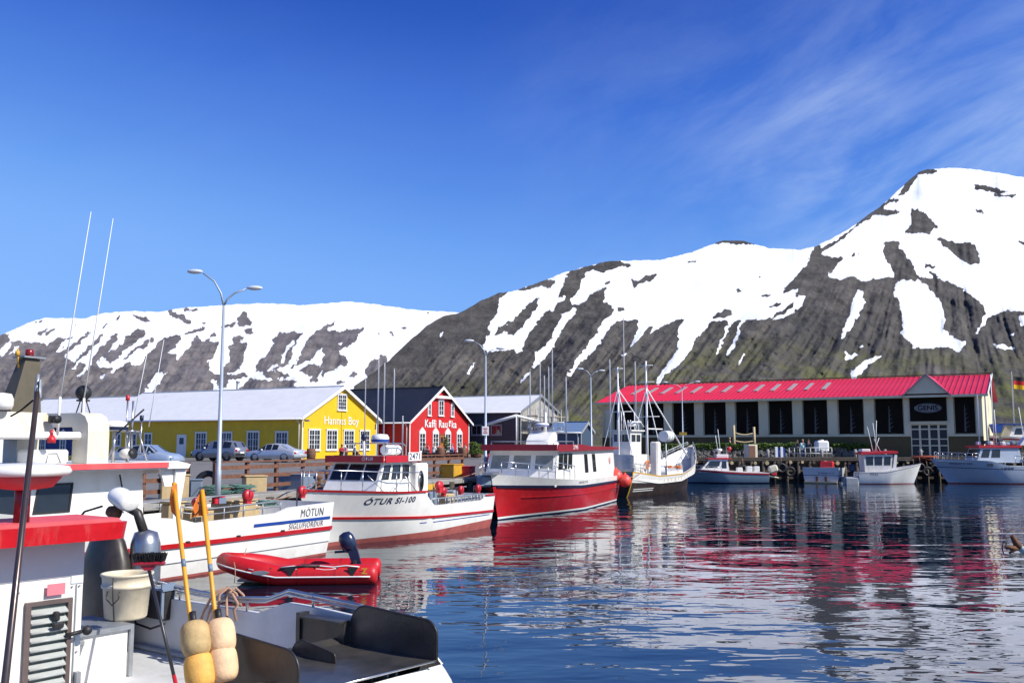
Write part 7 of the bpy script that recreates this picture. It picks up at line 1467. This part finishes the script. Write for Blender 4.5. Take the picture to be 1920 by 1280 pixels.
for px, d, w, dp, h, mm, lb in ((556, 35.5, 1.1, .9, .55, 'bluegrey', 'blue-grey metal chute standing on the quay behind the red reels'), (476, 32.5, .7, .7, .6, 'tub', 'beige tub on the quay nearest the railing'), (846, 46.5, .9, .8, .6, 'yellowp', 'yellow crate on the quay before the cafe railing'), (872, 46.8, .8, .7, .5, 'redp', 'red crate on the quay right of the yellow one'), (325, 29.2, .8, .5, .75, 'tub', 'upright beige locker on the quay left of the marker poles')):
    b = G(px, d); t = thing('fish_crate', lb, 'crate', b, .4 + px * .01, 'plastic crates on the quay'); m = MB(); m.box((0, 0, h / 2), (w, dp, h), 0, 0, None, .03); m.obj('body', M[mm], t); m = MB(); m.box((0, 0, h + .02), (w + .05, dp + .05, .05), 0, 0, None, .015); m.obj('rim', M[mm], t)
# hanging tyre fenders and posts on the far quay
TL = ['leftmost half hidden', 'second', 'upper paired', 'lower paired', 'first right-hand', 'second right-hand', 'third right-hand', 'last right-hand']
for i, px in enumerate((1300, 1390, 1462, 1478, 1710, 1722, 1735, 1748)):
    x = (px - 960) / 1800 * 81.4; tyre('tyre_fender', TL[i] + ' black tyre fender on the far quay face', (x, 81.35 + .016 * (x - qx), .9 + .15 * (i % 3)), Matrix.Rotation(R(90), 3, 'X'), .42, .2, 'tyre fenders on the far quay face', (0, .12, .9))
b = G(1735, 82.6); t = thing('net_heap', 'heap of red brown netting on the far quay between the two boats', 'net', (b.x, b.y, 1.85)); o = tangle('strands', t, (0, 0, 0), 1.0, 40, mat('red_brown_net', (.35, .08, .04), .9, 0, .4, 10), 9, .3, .03); o['kind'] = 'stuff'
b = G(1408, 84.5); t = thing('pump_cabinet', 'cream and brown pump cabinet on the far quay', 'cabinet', b, .3); m = MB(); m.b2((-.45, -.4, 0), (.45, .4, 1.35), bev=.03); m.obj('body', M['cream'], t); m = MB(); m.b2((-.40, -.43, .1), (.2, -.405, 1.25)); m.obj('door', M['wood'], t)
for px, lb in ((1456, 'left of the two white posts with blue middle on the far quay'), (1466, 'right of the two white posts with blue middle on the far quay')):
    b = G(px, 85); t = thing('bollard_post', lb, 'post', b); m = MB(); m.b2((-.10, -.10, 0), (.10, .10, 1.15)); m.obj('post', M['trim'], t); m = MB(); m.b2((.1, -.03, .25), (.28, .03, 1.05)); m.obj('panel', M['blue'], t)
for px, lb in zip((1347, 1440, 1541, 1727, 1604, 1660), ('behind the low motor boat cabin', 'right of the cream pump cabinet', 'behind the stern-on boat', 'beside the red brown netting', 'behind the red roofed white boat', 'right of the red roofed white boat')): 
    b = G(px, 83.4); t = thing('mooring_post', 'pale mooring post on the far quay ' + lb, 'post', b, 0, 'pale mooring posts on the far quay'); m = MB(); m.tube([(0, 0, 0), (0, 0, .95)], [.13, .12], 10); m.obj('shaft', M['concrete'], t); m = MB(); m.tube([(-.22, 0, .75), (.22, 0, .75)], .04, 6); m.obj('cross_bar', M['galv'], t)
# rail on the far quay
fr_ = thing('pipe_railing', 'grey pipe railing on the far quay where people lean', 'railing', (0, 0, 0))
for i in range(9):
    b = G(1480 + i * 10, 86); m = MB(); m.tube([b, b + Vector((0, 0, 1.05))], .04, 6); m.obj('post', M['galv'], fr_)
b0, b1_ = G(1480, 86), G(1560, 86)
for z in (.55, 1.05): m = MB(); m.tube([b0 + Vector((0, 0, z)), b1_ + Vector((0, 0, z))], .04, 6); m.obj('rail', M['galv'], fr_)
# white tank, rope frame
b = G(1541, 92); t = thing('water_tank', 'white plastic tank behind the far quay railing', 'tank', (b.x, b.y, b.z + .55)); m = MB(); m.box((0, 0, .55), (1.15, 1.1, 1.1), 0, 0, None, .15); m.obj('body', M['trim'], t); m = MB(); m.lathe([(.001, 1.1), (.22, 1.1), (.22, 1.18), (.001, 1.19)], 14); m.obj('cap', M['trim'], t); m = MB(); m.b2((-.6, -.55, -.56), (.6, .55, 0)); m.obj('pallet', M['oldwood'], t)
t = thing('timber_gateway', 'pale timber frame of two posts with sagging beams before the hall', 'frame', (0, 0, 0)); YW = M['palewood']
a, b_ = G(1377, 98), G(1415, 98)
for p, tp_ in ((a, 797), (b_, 800)): m = MB(); m.tube([p, (p.x, p.y, P(1377, tp_, 98).z)], [.17, .13], 8); m.obj('post', YW, t)
for row, sag in ((811, 4), (826, 3)):
    m = MB(); m.tube([P(lerp(1377, 1415, k / 6), row + sag * math.sin(math.pi * k / 6) - (0), 98) for k in range(7)], .09, 6); m.obj('beam', YW, t)
# planter with shrub by the cafe
def shrub(px, d, h, w, label, n=500, seed=1, pot=True):
    b = G(px, d); t = thing('shrub', label, 'shrub', b); rr = random.Random(seed); m = MB()
    for k in range(5): a = rr.random() * 6.28; m.tube([(0, 0, .2), (math.cos(a) * w * .3, math.sin(a) * w * .3, h * .8)], [.025, .01], 5)
    m.obj('stem', M['oldwood'], t); m = MB()
    def f(): a = rr.random() * 6.28; q = rr.random() ** .5 * w; z = rr.random(); return Vector((q * math.cos(a) * (1.1 - z * .6), q * math.sin(a) * (1.1 - z * .6), .35 + z * (h - .35)))
    leaves(m, n, f, .16, rr); m.obj('foliage', LEAF, t)
    if pot: m = MB(); m.lathe([(.001, 0), (.28, 0), (.34, .45), (.30, .46), (.001, .42)], 12); m.obj('pot', M['wood'], t)
for i, (px, d, h, w) in enumerate(((836, 99, 2.0, .35), (888, 96, 1.5, .8), (897, 95, 1.3, .7), (893, 93, 1.0, .8))): shrub(px, d, h, w, ('tall thin climbing plant beside the cafe door', 'leafy shrub at the right corner of the cafe', 'leafy shrub just left of the lamp post by the cafe', 'low leafy shrub in front of the two by the cafe corner')[i], 420, i + 5)
for px, d in ((583, 84), (826, 93), (868, 92)):
    b = G(px, d); t = thing('barrel', {583: 'rusty brown barrel at the corner of the yellow house', 826: 'brown barrel planter among the cafe guests', 868: 'brown barrel table right of the cafe guests'}[px], 'barrel', b); m = MB(); m.lathe([(.001, 0), (.34, 0), (.42, .5), (.36, 1.0), (.33, 1.01), (.33, .96), (.001, .96)], 18); m.obj('body', M['wood'], t); m = MB(); m.lathe([(.385, .22), (.40, .24), (.40, .28), (.39, .3)], 18); m.obj('hoop', M['rust'], t); m = MB(); m.lathe([(.405, .72), (.402, .74), (.395, .78), (.385, .8)], 18); m.obj('hoop', M['rust'], t)
for px, d, lb in ((806, 94, 'long cafe table left of the door'), (857, 94, 'long cafe table right of the door'), (655, 84, 'table with seated guests before the yellow gable')):
    b = G(px, d); t = thing('picnic_table', lb, 'table', b, .9, 'brown wooden benches and tables')
    for k in range(4): m = MB(); m.b2((-1.0, -.38 + k * .19, .70), (1.0, -.21 + k * .19, .74)); m.obj('plank', M['wood'], t)
    for x in (-.7, .7): m = MB(); m.b2((x - .04, -.35, 0), (x + .04, .35, .70)); m.obj('leg', M['wood'], t)
    for y in (-.75, .75): m = MB(); m.b2((-1.0, y - .12, .40), (1.0, y + .12, .44)); m.b2((-.74, y - .1, 0), (-.66, y + .1, .40)); m.b2((.66, y - .1, 0), (.74, y + .1, .40)); m.obj('seat', M['wood'], t)
# ------------------------------------------------------------ people
def skin_mesh(name, joints, edges, radii, m, sub=1):
    me = bpy.data.meshes.new(name); me.from_pydata(joints, edges, []); o = bpy.data.objects.new(name, me); COL.objects.link(o)
    sk = o.modifiers.new('s', 'SKIN'); sk.use_smooth_shade = True; o.modifiers.new('d', 'SUBSURF').levels = sub
    for v, r in zip(me.skin_vertices[0].data, radii): v.radius = (r, r)
    me.skin_vertices[0].data[0].use_root = True
    dg = bpy.context.evaluated_depsgraph_get(); dg.update(); r_ = bpy.data.meshes.new_from_object(o.evaluated_get(dg)); bpy.data.objects.remove(o); r_.name = name; r_.materials.clear(); r_.materials.append(m); return r_
def pose(kind):
    if kind == 'stand':
        J = dict(pel=(0, 0, .95), wa=(0, 0, 1.12), ch=(0, .0, 1.34), nk=(0, .0, 1.50), hd=(0, -.02, 1.64), lh=(.09, 0, .90), lk=(.10, -.02, .50), la=(.10, .02, .09), lt=(.11, -.14, .04), rh=(-.09, 0, .90), rk=(-.11, -.04, .50), ra=(-.12, 0, .09), rt=(-.13, -.16, .04), ls=(.18, 0, 1.42), le=(.24, .03, 1.14), lw=(.22, -.08, .90), rs=(-.18, 0, 1.42), re=(-.24, .03, 1.14), rw=(-.2, -.10, .92))
    elif kind == 'lean':
        J = dict(pel=(0, .05, .95), wa=(0, .0, 1.12), ch=(0, -.12, 1.32), nk=(0, -.19, 1.45), hd=(0, -.25, 1.57), lh=(.09, .05, .90), lk=(.12, .06, .50), la=(.14, .1, .09), lt=(.16, -.06, .04), rh=(-.09, .05, .90), rk=(-.08, -.02, .50), ra=(-.06, .0, .09), rt=(-.06, -.16, .04), ls=(.18, -.13, 1.39), le=(.24, -.28, 1.18), lw=(.12, -.46, 1.10), rs=(-.18, -.13, 1.39), re=(-.24, -.28, 1.18), rw=(-.12, -.46, 1.10))
    else:
        J = dict(pel=(0, .0, .52), wa=(0, .02, .70), ch=(0, -.02, .92), nk=(0, -.05, 1.07), hd=(0, -.09, 1.20), lh=(.09, -.06, .52), lk=(.13, -.46, .52), la=(.14, -.46, .09), lt=(.15, -.62, .04), rh=(-.09, -.06, .52), rk=(-.12, -.46, .52), ra=(-.12, -.42, .09), rt=(-.12, -.58, .04), ls=(.18, -.03, 1.0), le=(.23, -.12, .76), lw=(.13, -.36, .76), rs=(-.18, -.03, 1.0), re=(-.24, -.14, .76), rw=(-.08, -.38, .78))
    return J
_pc = {}
def person_meshes(kind):
    if kind in _pc: return _pc[kind]
    J = pose(kind)
    def chain(names, edges, rad):
        idx = {n: i for i, n in enumerate(names)}; return [J[n] if isinstance(n, str) else n for n in names], [(idx[a], idx[b_]) for a, b_ in edges], [rad[n] for n in names]
    J['hc'] = tuple(Vector(J['hd']) + Vector((0, 0, .09))); J['lf'] = tuple(Vector(J['lw']) + (Vector(J['lw']) - Vector(J['le'])).normalized() * .12); J['rf'] = tuple(Vector(J['rw']) + (Vector(J['rw']) - Vector(J['re'])).normalized() * .12)
    E = [('pel', 'wa'), ('wa', 'ch'), ('ch', 'nk'), ('nk', 'hd'), ('hd', 'hc'), ('pel', 'lh'), ('lh', 'lk'), ('lk', 'la'), ('la', 'lt'), ('pel', 'rh'), ('rh', 'rk'), ('rk', 'ra'), ('ra', 'rt'), ('ch', 'ls'), ('ls', 'le'), ('le', 'lw'), ('lw', 'lf'), ('ch', 'rs'), ('rs', 're'), ('re', 'rw'), ('rw', 'rf')]
    rad = dict(pel=.12, wa=.11, ch=.13, nk=.05, hd=.095, hc=.085, lh=.085, lk=.055, la=.04, lt=.035, rh=.085, rk=.055, ra=.04, rt=.035, ls=.05, le=.04, lw=.03, lf=.035, rs=.05, re=.04, rw=.03, rf=.035)
    nm = list(rad); body = chain(nm, E, rad)
    ej = [('wa', 'pel'), ('wa', 'ch'), ('ch', 'ls'), ('ls', 'le'), ('le', 'lw'), ('ch', 'rs'), ('rs', 're'), ('re', 'rw'), ('ch', 'nk')]; rj = dict(wa=.15, pel=.15, ch=.165, ls=.075, le=.058, lw=.045, rs=.075, re=.058, rw=.045, nk=.07)
    et = [('pel', 'lh'), ('lh', 'lk'), ('lk', 'la'), ('pel', 'rh'), ('rh', 'rk'), ('rk', 'ra')]; rt = dict(pel=.135, lh=.10, lk=.07, la=.055, rh=.10, rk=.07, ra=.055)
    _pc[kind] = (body, chain(list(rj), ej, rj), chain(list(rt), et, rt), J); return _pc[kind]
def person(kind, loc, rz, jc, tc_, hc, label, sc_=1.0, group=None):
    t = thing('person', label, 'person', loc, rz, group); t.scale = (sc_,) * 3
    bd, jk, tr, J = person_meshes(kind)
    key = 'body_' + kind
    if key not in _pc: _pc[key] = skin_mesh('body', *bd, M['skin'])
    meshobj('body', _pc[key], t)
    for nm, dat, c in (('jacket', jk, jc), ('trousers', tr, tc_)):
        k2 = nm + kind
        if k2 not in _pc: _pc[k2] = skin_mesh(nm, *dat, M['skin'])
        me = _pc[k2].copy(); me.materials[0] = mat('cloth_%d_%d_%d' % tuple(int(v * 100) for v in c), c, .85, 0, .15, 6); meshobj(nm, me, t)
    h = Vector(J['hd']); m = MB(); m.ball(h + Vector((0, .025, .075)), .105, 12, 0, (1, 1, .95)); m.obj('hair', mat('hair_%d' % int(hc[0] * 1000), hc, .8), t)
    m = MB(); m.ball(h + Vector((0, -.098, .03)), .018, 6); m.ball(h + Vector((.035, -.085, .055)), .010, 6, 1); m.ball(h + Vector((-.035, -.085, .055)), .010, 6, 1); m.obj('face', [M['skin'], M['black']], t)
    for s in ('lt', 'rt'): p = Vector(J[s]); m = MB(); m.box(p + Vector((0, .05, 0)), (.10, .28, .09), 0, 0, None, .03); m.obj('shoe', M['black'], t)
    return t
gp = 'guests sitting outside the cafe'
for px, d, rz, jc, tc_, hc, lb in ((795, 93.0, 1.2, (.12, .12, .13), (.05, .05, .07), (.05, .03, .02), 'person in dark clothes at the left end of the cafe tables'), (803, 93.6, -.9, (.75, .14, .18), (.06, .06, .1), (.1, .06, .03), 'person in a pink top sitting left of the cafe door'), (813, 92.8, 2.6, (.72, .72, .72), (.08, .1, .16), (.2, .14, .08), 'person in a white shirt with back turned at the cafe table'), (824, 94.8, .4, (.55, .12, .10), (.05, .05, .06), (.08, .05, .03), 'person in dull red beside the barrel planter'), (849, 93.2, -1.5, (.22, .32, .60), (.05, .06, .1), (.25, .2, .14), 'person in a light blue shirt right of the cafe door'), (861, 93.0, 1.5, (.48, .36, .26), (.30, .24, .18), (.5, .4, .25), 'person in beige leaning back right of the blue shirt'), (872, 94.4, -.6, (.60, .50, .42), (.08, .08, .1), (.06, .04, .03), 'person in a pale top at the right end of the cafe tables'), (640, 83.4, .5, (.40, .02, .03), (.03, .03, .04), (.05, .03, .02), 'person in a dark red jacket before the yellow gable'), (649, 84.0, -1.0, (.60, .22, .20), (.04, .04, .05), (.2, .14, .08), 'person in faded pink right of the dark red jacket'), (664, 85.0, 2.0, (.5, .48, .45), (.1, .1, .12), (.1, .06, .04), 'person in pale grey before the rightmost gable window')):
    person('sit', G(px, d), rz, jc, tc_, hc, lb, 1.0, gp)
for px, d, k, rz, jc, tc_, hc, lb in ((1493, 87.2, 'lean', .3, (.04, .04, .05), (.04, .04, .06), (.12, .08, .05), 'person in black leaning on the far quay railing'), (1506, 86.8, 'stand', .1, (.50, .80, .76), (.08, .12, .2), (.3, .22, .14), 'person in a pale turquoise shirt by the far quay railing'), (1517, 86.6, 'stand', -.7, (.04, .04, .05), (.2, .15, .1), (.05, .03, .02), 'person in a dark jacket right of the turquoise shirt'), (1369, 97.0, 'stand', 1.0, (.03, .03, .04), (.25, .26, .34), (.45, .38, .2), 'fair haired person in black beside the pale timber frame')):
    p = G(px, d); 
    if px == 1369: p.z += .15
    person(k, p, rz, jc, tc_, hc, lb)
# ------------------------------------------------------------ cars
def car(label, loc, rz, L, W_, prof, paint, cab, wheels, glass_h, plate=True, group='cars parked before the yellow house', cladding=None):
    """prof: stations (x, zlow, zbelt, ztop, half width at sill, belt, top); x runs rear to front"""
    t = thing('parked_car', label, 'car', loc, rz, group); m = MB(); n = len(prof); vs = []
    for (x, zl, zb, zt, wl, wb, wt) in prof:
        zm = zl + (zb - zl) * .45
        half = [(wl, zl), (wl + .03, zm), (wb, zb), (wt, zt), (wt * .55, zt + .02), (0, zt + .03)]
        row = [(x, y, z) for y, z in half] + [(x, -y, z) for y, z in half[-2::-1]]; vs += row
    k = 11
    m.add(vs, [(i * k + j, (i + 1) * k + j, (i + 1) * k + j + 1, i * k + j + 1) for i in range(n - 1) for j in range(k - 1)] + [tuple(range(k)), tuple(range((n - 1) * k, n * k))] + [(i * k, i * k + k - 1, (i + 1) * k + k - 1, (i + 1) * k) for i in range(n - 1)], 0, True)
    body = m.obj('body', paint, t)
    sec = lambda i, j: Vector(vs[i * k + j])
    def pane(a, b_, c, d, ins=.05, nm='window'):
        nrm = (b_ - a).cross(d - a).normalized(); cen = (a + b_ + c + d) / 4
        if nrm.dot(cen - Vector((L / 2, 0, .8))) < 0: nrm = -nrm
        P_ = lambda u, v: (a * (1 - u) + b_ * u) * (1 - v) + (d * (1 - u) + c * u) * v
        lu = max((b_ - a).length, (c - d).length); lv = (d - a).length; u = ins / max(lu, .1); v = ins / max(lv, .1)
        m = MB(); q = [P_(u, v), P_(1 - u, v), P_(1 - u, 1 - v), P_(u, 1 - v)]; m.add([p + nrm * .012 for p in q] + [p - nrm * .01 for p in q], [(0, 1, 2, 3), (0, 4, 5, 1), (1, 5, 6, 2), (2, 6, 7, 3), (3, 7, 4, 0)]); m.obj(nm, M['glass'], t)
    for i0, i1 in cab['side']:
        for j in (2, 7): pane(sec(i0, j), sec(i1, j), sec(i1, j + 1), sec(i0, j + 1))
    i0, i1 = cab['rear']; pane(sec(i0, 3), sec(i0, 7), sec(i1, 7), sec(i1, 3), .08, 'rear_window')
    i0, i1 = cab['front']; pane(sec(i0, 3), sec(i0, 7), sec(i1, 7), sec(i1, 3), .07, 'windscreen')
    for wx in wheels:
        for s in (1, -1):
            r = cab['r']; y = s * (W_ / 2 - .10); q = Matrix.Rotation(R(90), 3, 'X')
            m = MB(); m.lathe([(r * .62, -.1), (r * .95, -.105), (r, -.07), (r, .07), (r * .95, .105), (r * .62, .1)], 22, (wx, y, r), 0, q); w_ = m.obj('wheel', M['black'], t)
            m = MB(); m.lathe([(.001, -.07), (r * .2, -.075), (r * .62, -.06), (r * .62, .06), (r * .2, .075), (.001, .07)], 18, (wx, y, r), 0, q); m.obj('rim', M['galv'], w_)
            m = MB(); m.lathe([(r * 1.0, -.012), (r * 1.16, -.012), (r * 1.16, .012), (r * 1.0, .012)], 22, (wx, s * (W_ / 2 + .012), r + .02), 0, q); m.obj('wheel_arch', cladding or M['black'], t)
    zb = prof[0][2]
    for s in (1, -1):
        m = MB(); m.box((.02, s * (W_ / 2 - .17), zb - .10), (.12, .26, .20), 0, 0, None, .03); m.obj('tail_light', mat('tail_light_red', (.42, .02, .03), .25), t)
        m = MB(); m.box((L - .06, s * (W_ / 2 - .20), prof[-1][2] - .06), (.12, .32, .13), 0, 0, None, .03); m.obj('headlight', M['galv'], t)
        mi = cab['mirror']; m = MB(); m.box((mi[0], s * (W_ / 2 + .06), mi[1]), (.12, .16, .12), 0, 0, None, .03); m.obj('mirror', M['trim'] if s > 0 else paint, t)
    if plate: m = MB(); m.b2((-.05, -.26, zb - .34), (-.02, .26, zb - .22)); m.obj('number_plate', M['trim'], t)
    m = MB(); m.box((.05, 0, prof[0][1] + .13), (.2, W_ - .06, .22), 0, 0, None, .05); m.box((L - .06, 0, prof[-1][1] + .12), (.2, W_ - .1, .2), 0, 0, None, .05); m.obj('bumper', cladding or paint, t)
    return t
silver = mat('silver_car_paint', (.50, .53, .58), .25, .3, .04, 2, coat=.5); bluesil = mat('blue_silver_car_paint', (.36, .44, .56), .28, .3, .04, 2, coat=.5)
hd_ = math.atan2(.47, -.88)
suv = [(0, .42, .98, 1.10, .86, .88, .74), (.12, .36, 1.0, 1.12, .88, .90, .78), (.45, .32, 1.04, 1.58, .89, .90, .66), (1.3, .28, 1.03, 1.66, .89, .90, .68), (2.3, .28, 1.0, 1.66, .89, .90, .68), (2.75, .28, .99, 1.56, .89, .90, .66), (3.45, .28, .97, 1.02, .88, .88, .74), (4.2, .30, .86, .93, .86, .84, .72), (4.5, .38, .74, .80, .78, .76, .64)]
car('silver suv parked before the yellow house, tail towards the harbour', G(453, 79.5), hd_ + .12, 4.5, 1.8, suv, mat('dark_silver_car_paint', (.22, .24, .285), .25, .4, .04, 2, coat=.5), dict(side=[(2, 3), (3, 4), (5, 6)], rear=(1, 2), front=(6, 5), r=.35, mirror=(3.0, 1.08)), (.85, 3.55), .5, cladding=M['black'])
sed = [(0, .40, .86, .92, .82, .84, .72), (.15, .32, .93, .98, .86, .87, .74), (.75, .28, .95, 1.02, .88, .88, .74), (1.5, .26, .94, 1.38, .88, .88, .60), (2.1, .26, .93, 1.45, .88, .88, .62), (2.7, .26, .92, 1.42, .88, .88, .62), (3.45, .26, .90, .97, .88, .87, .70), (4.3, .28, .80, .86, .85, .83, .68), (4.65, .36, .66, .72, .76, .74, .6)]
car('silver saloon parked by the corner of the yellow house', G(563, 75.5), hd_ + .12, 4.65, 1.78, sed, silver, dict(side=[(3, 4), (4, 5), (5, 6)], rear=(2, 3), front=(6, 5), r=.32, mirror=(2.95, .98)), (.9, 3.65), .4)
car('blue silver hatchback seen over the roof of the nearest white boat', G(222, 63), -.18, 4.2, 1.72, sed[:2] + [(.35, .28, .95, 1.25, .86, .87, .62)] + [(x * .9, a, b_, c, d, e, f) for x, a, b_, c, d, e, f in sed[3:]], bluesil, dict(side=[(2, 3), (3, 4), (4, 5), (5, 6)], rear=(1, 2), front=(6, 5), r=.31, mirror=(2.7, .98)), (.75, 3.3), .4)
# camper van
cv = G(30, 57); t = thing('camper_van', 'white camper van parked at the left edge before the blue house', 'camper van', cv, R(28) + math.pi)
m = MB(); m.prism([(0, .45), (5.2, .45), (5.2, 2.0), (6.1, 2.15), (6.15, 2.75), (5.8, 2.95), (0, 2.95)], 'y', -1.1, 1.1); m.obj('body', M['trim'], t)
m = MB(); m.prism([(5.21, .4), (6.9, .4), (6.95, .95), (6.3, 1.15), (5.85, 1.95), (5.21, 1.95)], 'y', -.98, .98); m.obj('cab', M['trim'], t)
m = MB(); m.add([(6.33, -.85, 1.18), (6.33, .85, 1.18), (5.93, .8, 1.92), (5.93, -.8, 1.92)], [(0, 1, 2, 3)]); m.obj('windscreen', M['glass'], t)
for s in (1, -1):
    for x0, x1, z0_, z1_ in ((1.0, 1.9, 1.7, 2.2), (3.2, 3.9, 1.75, 2.2), (5.4, 6.0, 1.25, 1.75)):
        y = 1.1 if x0 < 5 else .98; m = MB(); m.b2((x0, s * y, z0_), (x1, s * (y + .02), z1_), bev=.006); m.obj('window', M['glass'], t)
    for x in (1.2, 5.9): m = MB(); m.lathe([(.001, -.1), (.3, -.11), (.34, -.06), (.34, .06), (.3, .11), (.001, .1)], 18, (x, s * .9, .34), 0, Matrix.Rotation(R(90), 3, 'X')); m.obj('wheel', M['black'], t)
m = MB(); m.box((6.95, 0, .5), (.16, 1.9, .28), 0, 0, None, .04); m.obj('bumper', M['paintgrey'], t)
for y0, z0_ in ((-.6, 1.9), (.25, 1.9)): m = MB(); m.b2((-.02, y0, z0_), (-.001, y0 + .4, z0_ + .4)); m.obj('window', M['glass'], t)
m = MB(); m.b2((-.03, -.7, .8), (-.001, .7, 1.35)); m.obj('rear_hatch', M['glass'], t)
# motor boat ashore with blue awning at far right
bl = boat_thing('tour_boat', 'white tour boat with red line and blue awning behind the hall corner', G(1985, 97).x, 97, (-1, .1)); bl.location.z = 2.6
HL = Hull(8.2, 2.8, [(0, 1.1), (1, 1.5)], rake=1.0, keel=-.5, full=.55, flare=.35, deckd=.2, bilge=.2); HL.rows = [(lambda s: HL.zk(s), WH), (lambda s: HL.zs(s) - .35, M['red']), (lambda s: HL.zs(s) - .2, WH)]; HL.build(bl, WH, WH)
F = quad_house(bl, 1.2, 5.2, 1.1, 1.0, 2.35, 1.2, 4.6, 1.0, WH, 'cabin')
for u0, u1 in ((.1, .3), (.35, .55), (.6, .8)): face_window(bl, *F['port'], u0, u1, .4, .85)
m = MB(); m.b2((.8, -1.3, 2.5), (6.2, 1.3, 2.62)); m.prism([(5.6, 2.62), (6.9, 2.55), (6.6, 1.7), (5.9, 1.7)], 'y', .9, 1.3); m.obj('awning', M['blue'], bl)
for x in (1.0, 6.0): m = MB(); m.tube([(x, 1.2, 1.0), (x, 1.2, 2.5)], .04, 6); m.obj('awning_post', M['galv'], bl)
for x in (1.5, 5.5): m = MB(); m.b2((x - .1, -1.0, -.85), (x + .1, 1.0, -.3)); m.obj('cradle', M['oldwood'], bl)
# gear behind the right-hand boat
for px, d, mm, h, lb in ((1862, 86, 'black', 1.9, 'tall black wrapped gear stack right of the hall corner'), (1880, 85, 'bluegrey', 1.5, 'blue-grey wrapped stack behind the right-hand boat')):
    b = G(px, d); t = thing('gear_stack', lb, 'gear', b); m = MB(); rr = random.Random(px)
    for k in range(9): m.box((rr.uniform(-.5, .5), rr.uniform(-.4, .4), .2 + h * k / 10), (.9, .8, h / 6), rr.random(), 0, None, .08)
    m.obj('bundle', M[mm], t)
# life raft box on the roof of the white boat with the arch
m = MB(); m.box((9.0, .75, 2.93), (.85, .6, .30), 0, 0, None, .05); lr = m.obj('raft_box', M['trim'], b1); m = MB(); m.tube([(8.8, 1.06, 2.8), (8.9, 1.06, 3.0), (9.1, 1.06, 3.0), (9.15, 1.06, 2.8)], .012, 5); m.obj('lashing', M['galv'], lr)

# ------------------------------------------------------------ mooring lines and bollards
def sag(a, b, drop, n=9): 
    a = Vector(a); b = Vector(b); return [a.lerp(b, i / (n - 1)) - Vector((0, 0, drop * 4 * (i / (n - 1)) * (1 - i / (n - 1)))) for i in range(n)]
def bollard(y, label):
    x = edge_x(y) - .55; t = thing('bollard', label, 'bollard', (x, y, gz(x, y) + .11), 0, 'mooring bollards on the left quay'); m = MB(); m.lathe([(.001, 0), (.2, 0), (.2, .05), (.11, .08), (.10, .30), (.17, .36), (.16, .44), (.001, .46)], 14); m.obj('body', M['rust'], t); return Vector((x, y, gz(x, y) + .4))
bl_ = [(24.0, 'bollard at the left end of the railing'), (34.5, 'bollard behind the stern of the white boat with blue stripe'), (41.5, 'bollard behind the low aft deck of the boat with the 2471 board'), (52.0, 'bollard behind the bow of the red boat')]
bp_ = [bollard(*q) for q in bl_]
for a, b_, lb in ((wpt(b1, (.3, -1.3, 1.55)), bp_[1], 'mooring rope from the stern marked with the blue stripe'), (wpt(b1, (6.2, -1.4, 1.3)), bp_[0], 'mooring rope from the middle of the nearest moored boat'), (wpt(b2_, (.3, -1.3, 1.35)), bp_[2], 'mooring rope from the stern of the SI-100 boat'), (wpt(b2_, (9.0, -.8, 1.8)), bp_[1], 'mooring rope from the bow of the SI-100 boat'), (wpt(b3, (14.6, -1.2, 1.95)), bp_[2], 'mooring rope from the bow of the red boat'), (wpt(b4, (1.0, -1.7, 1.5)), wpt(b3, (.3, 1.6, 1.5)), 'rope between the old boat and the red boat stern')):
    t = thing('mooring_rope', lb, 'rope', (0, 0, 0)); m = MB(); m.tube(sag(a, b_, .25), .018, 5); m.obj('line', M['rope'], t)
# bolts and fittings on the near cabin, fender line along the white boat
for y, z in ((-.03, 2.1), (-.03, 1.6), (-.03, 1.2), (-.09, 2.1), (-.5, 2.1), (-.62, 1.7)):
    m = MB(); m.lathe([(.001, 0), (.008, 0), (.006, .006), (.001, .007)], 8, (.007, y, z), 0, Matrix.Rotation(R(90), 3, 'Y')); m.obj('bolt', M['galv'], near)
m = MB(); m.b2((.0065, -.058, 1.0), (.0125, -.052, 2.115)); m.obj('panel_joint', M['paintgrey'], near)
m = MB(); m.tube([(-.9, 1.88, 1.02), (-.6, 1.6, 1.02), (-.2, 1.5, 1.02), (.2, 1.7, 1.02), (.3, 1.9, 1.05)], .012, 6); m.obj('deck_hose', M['black'], near)
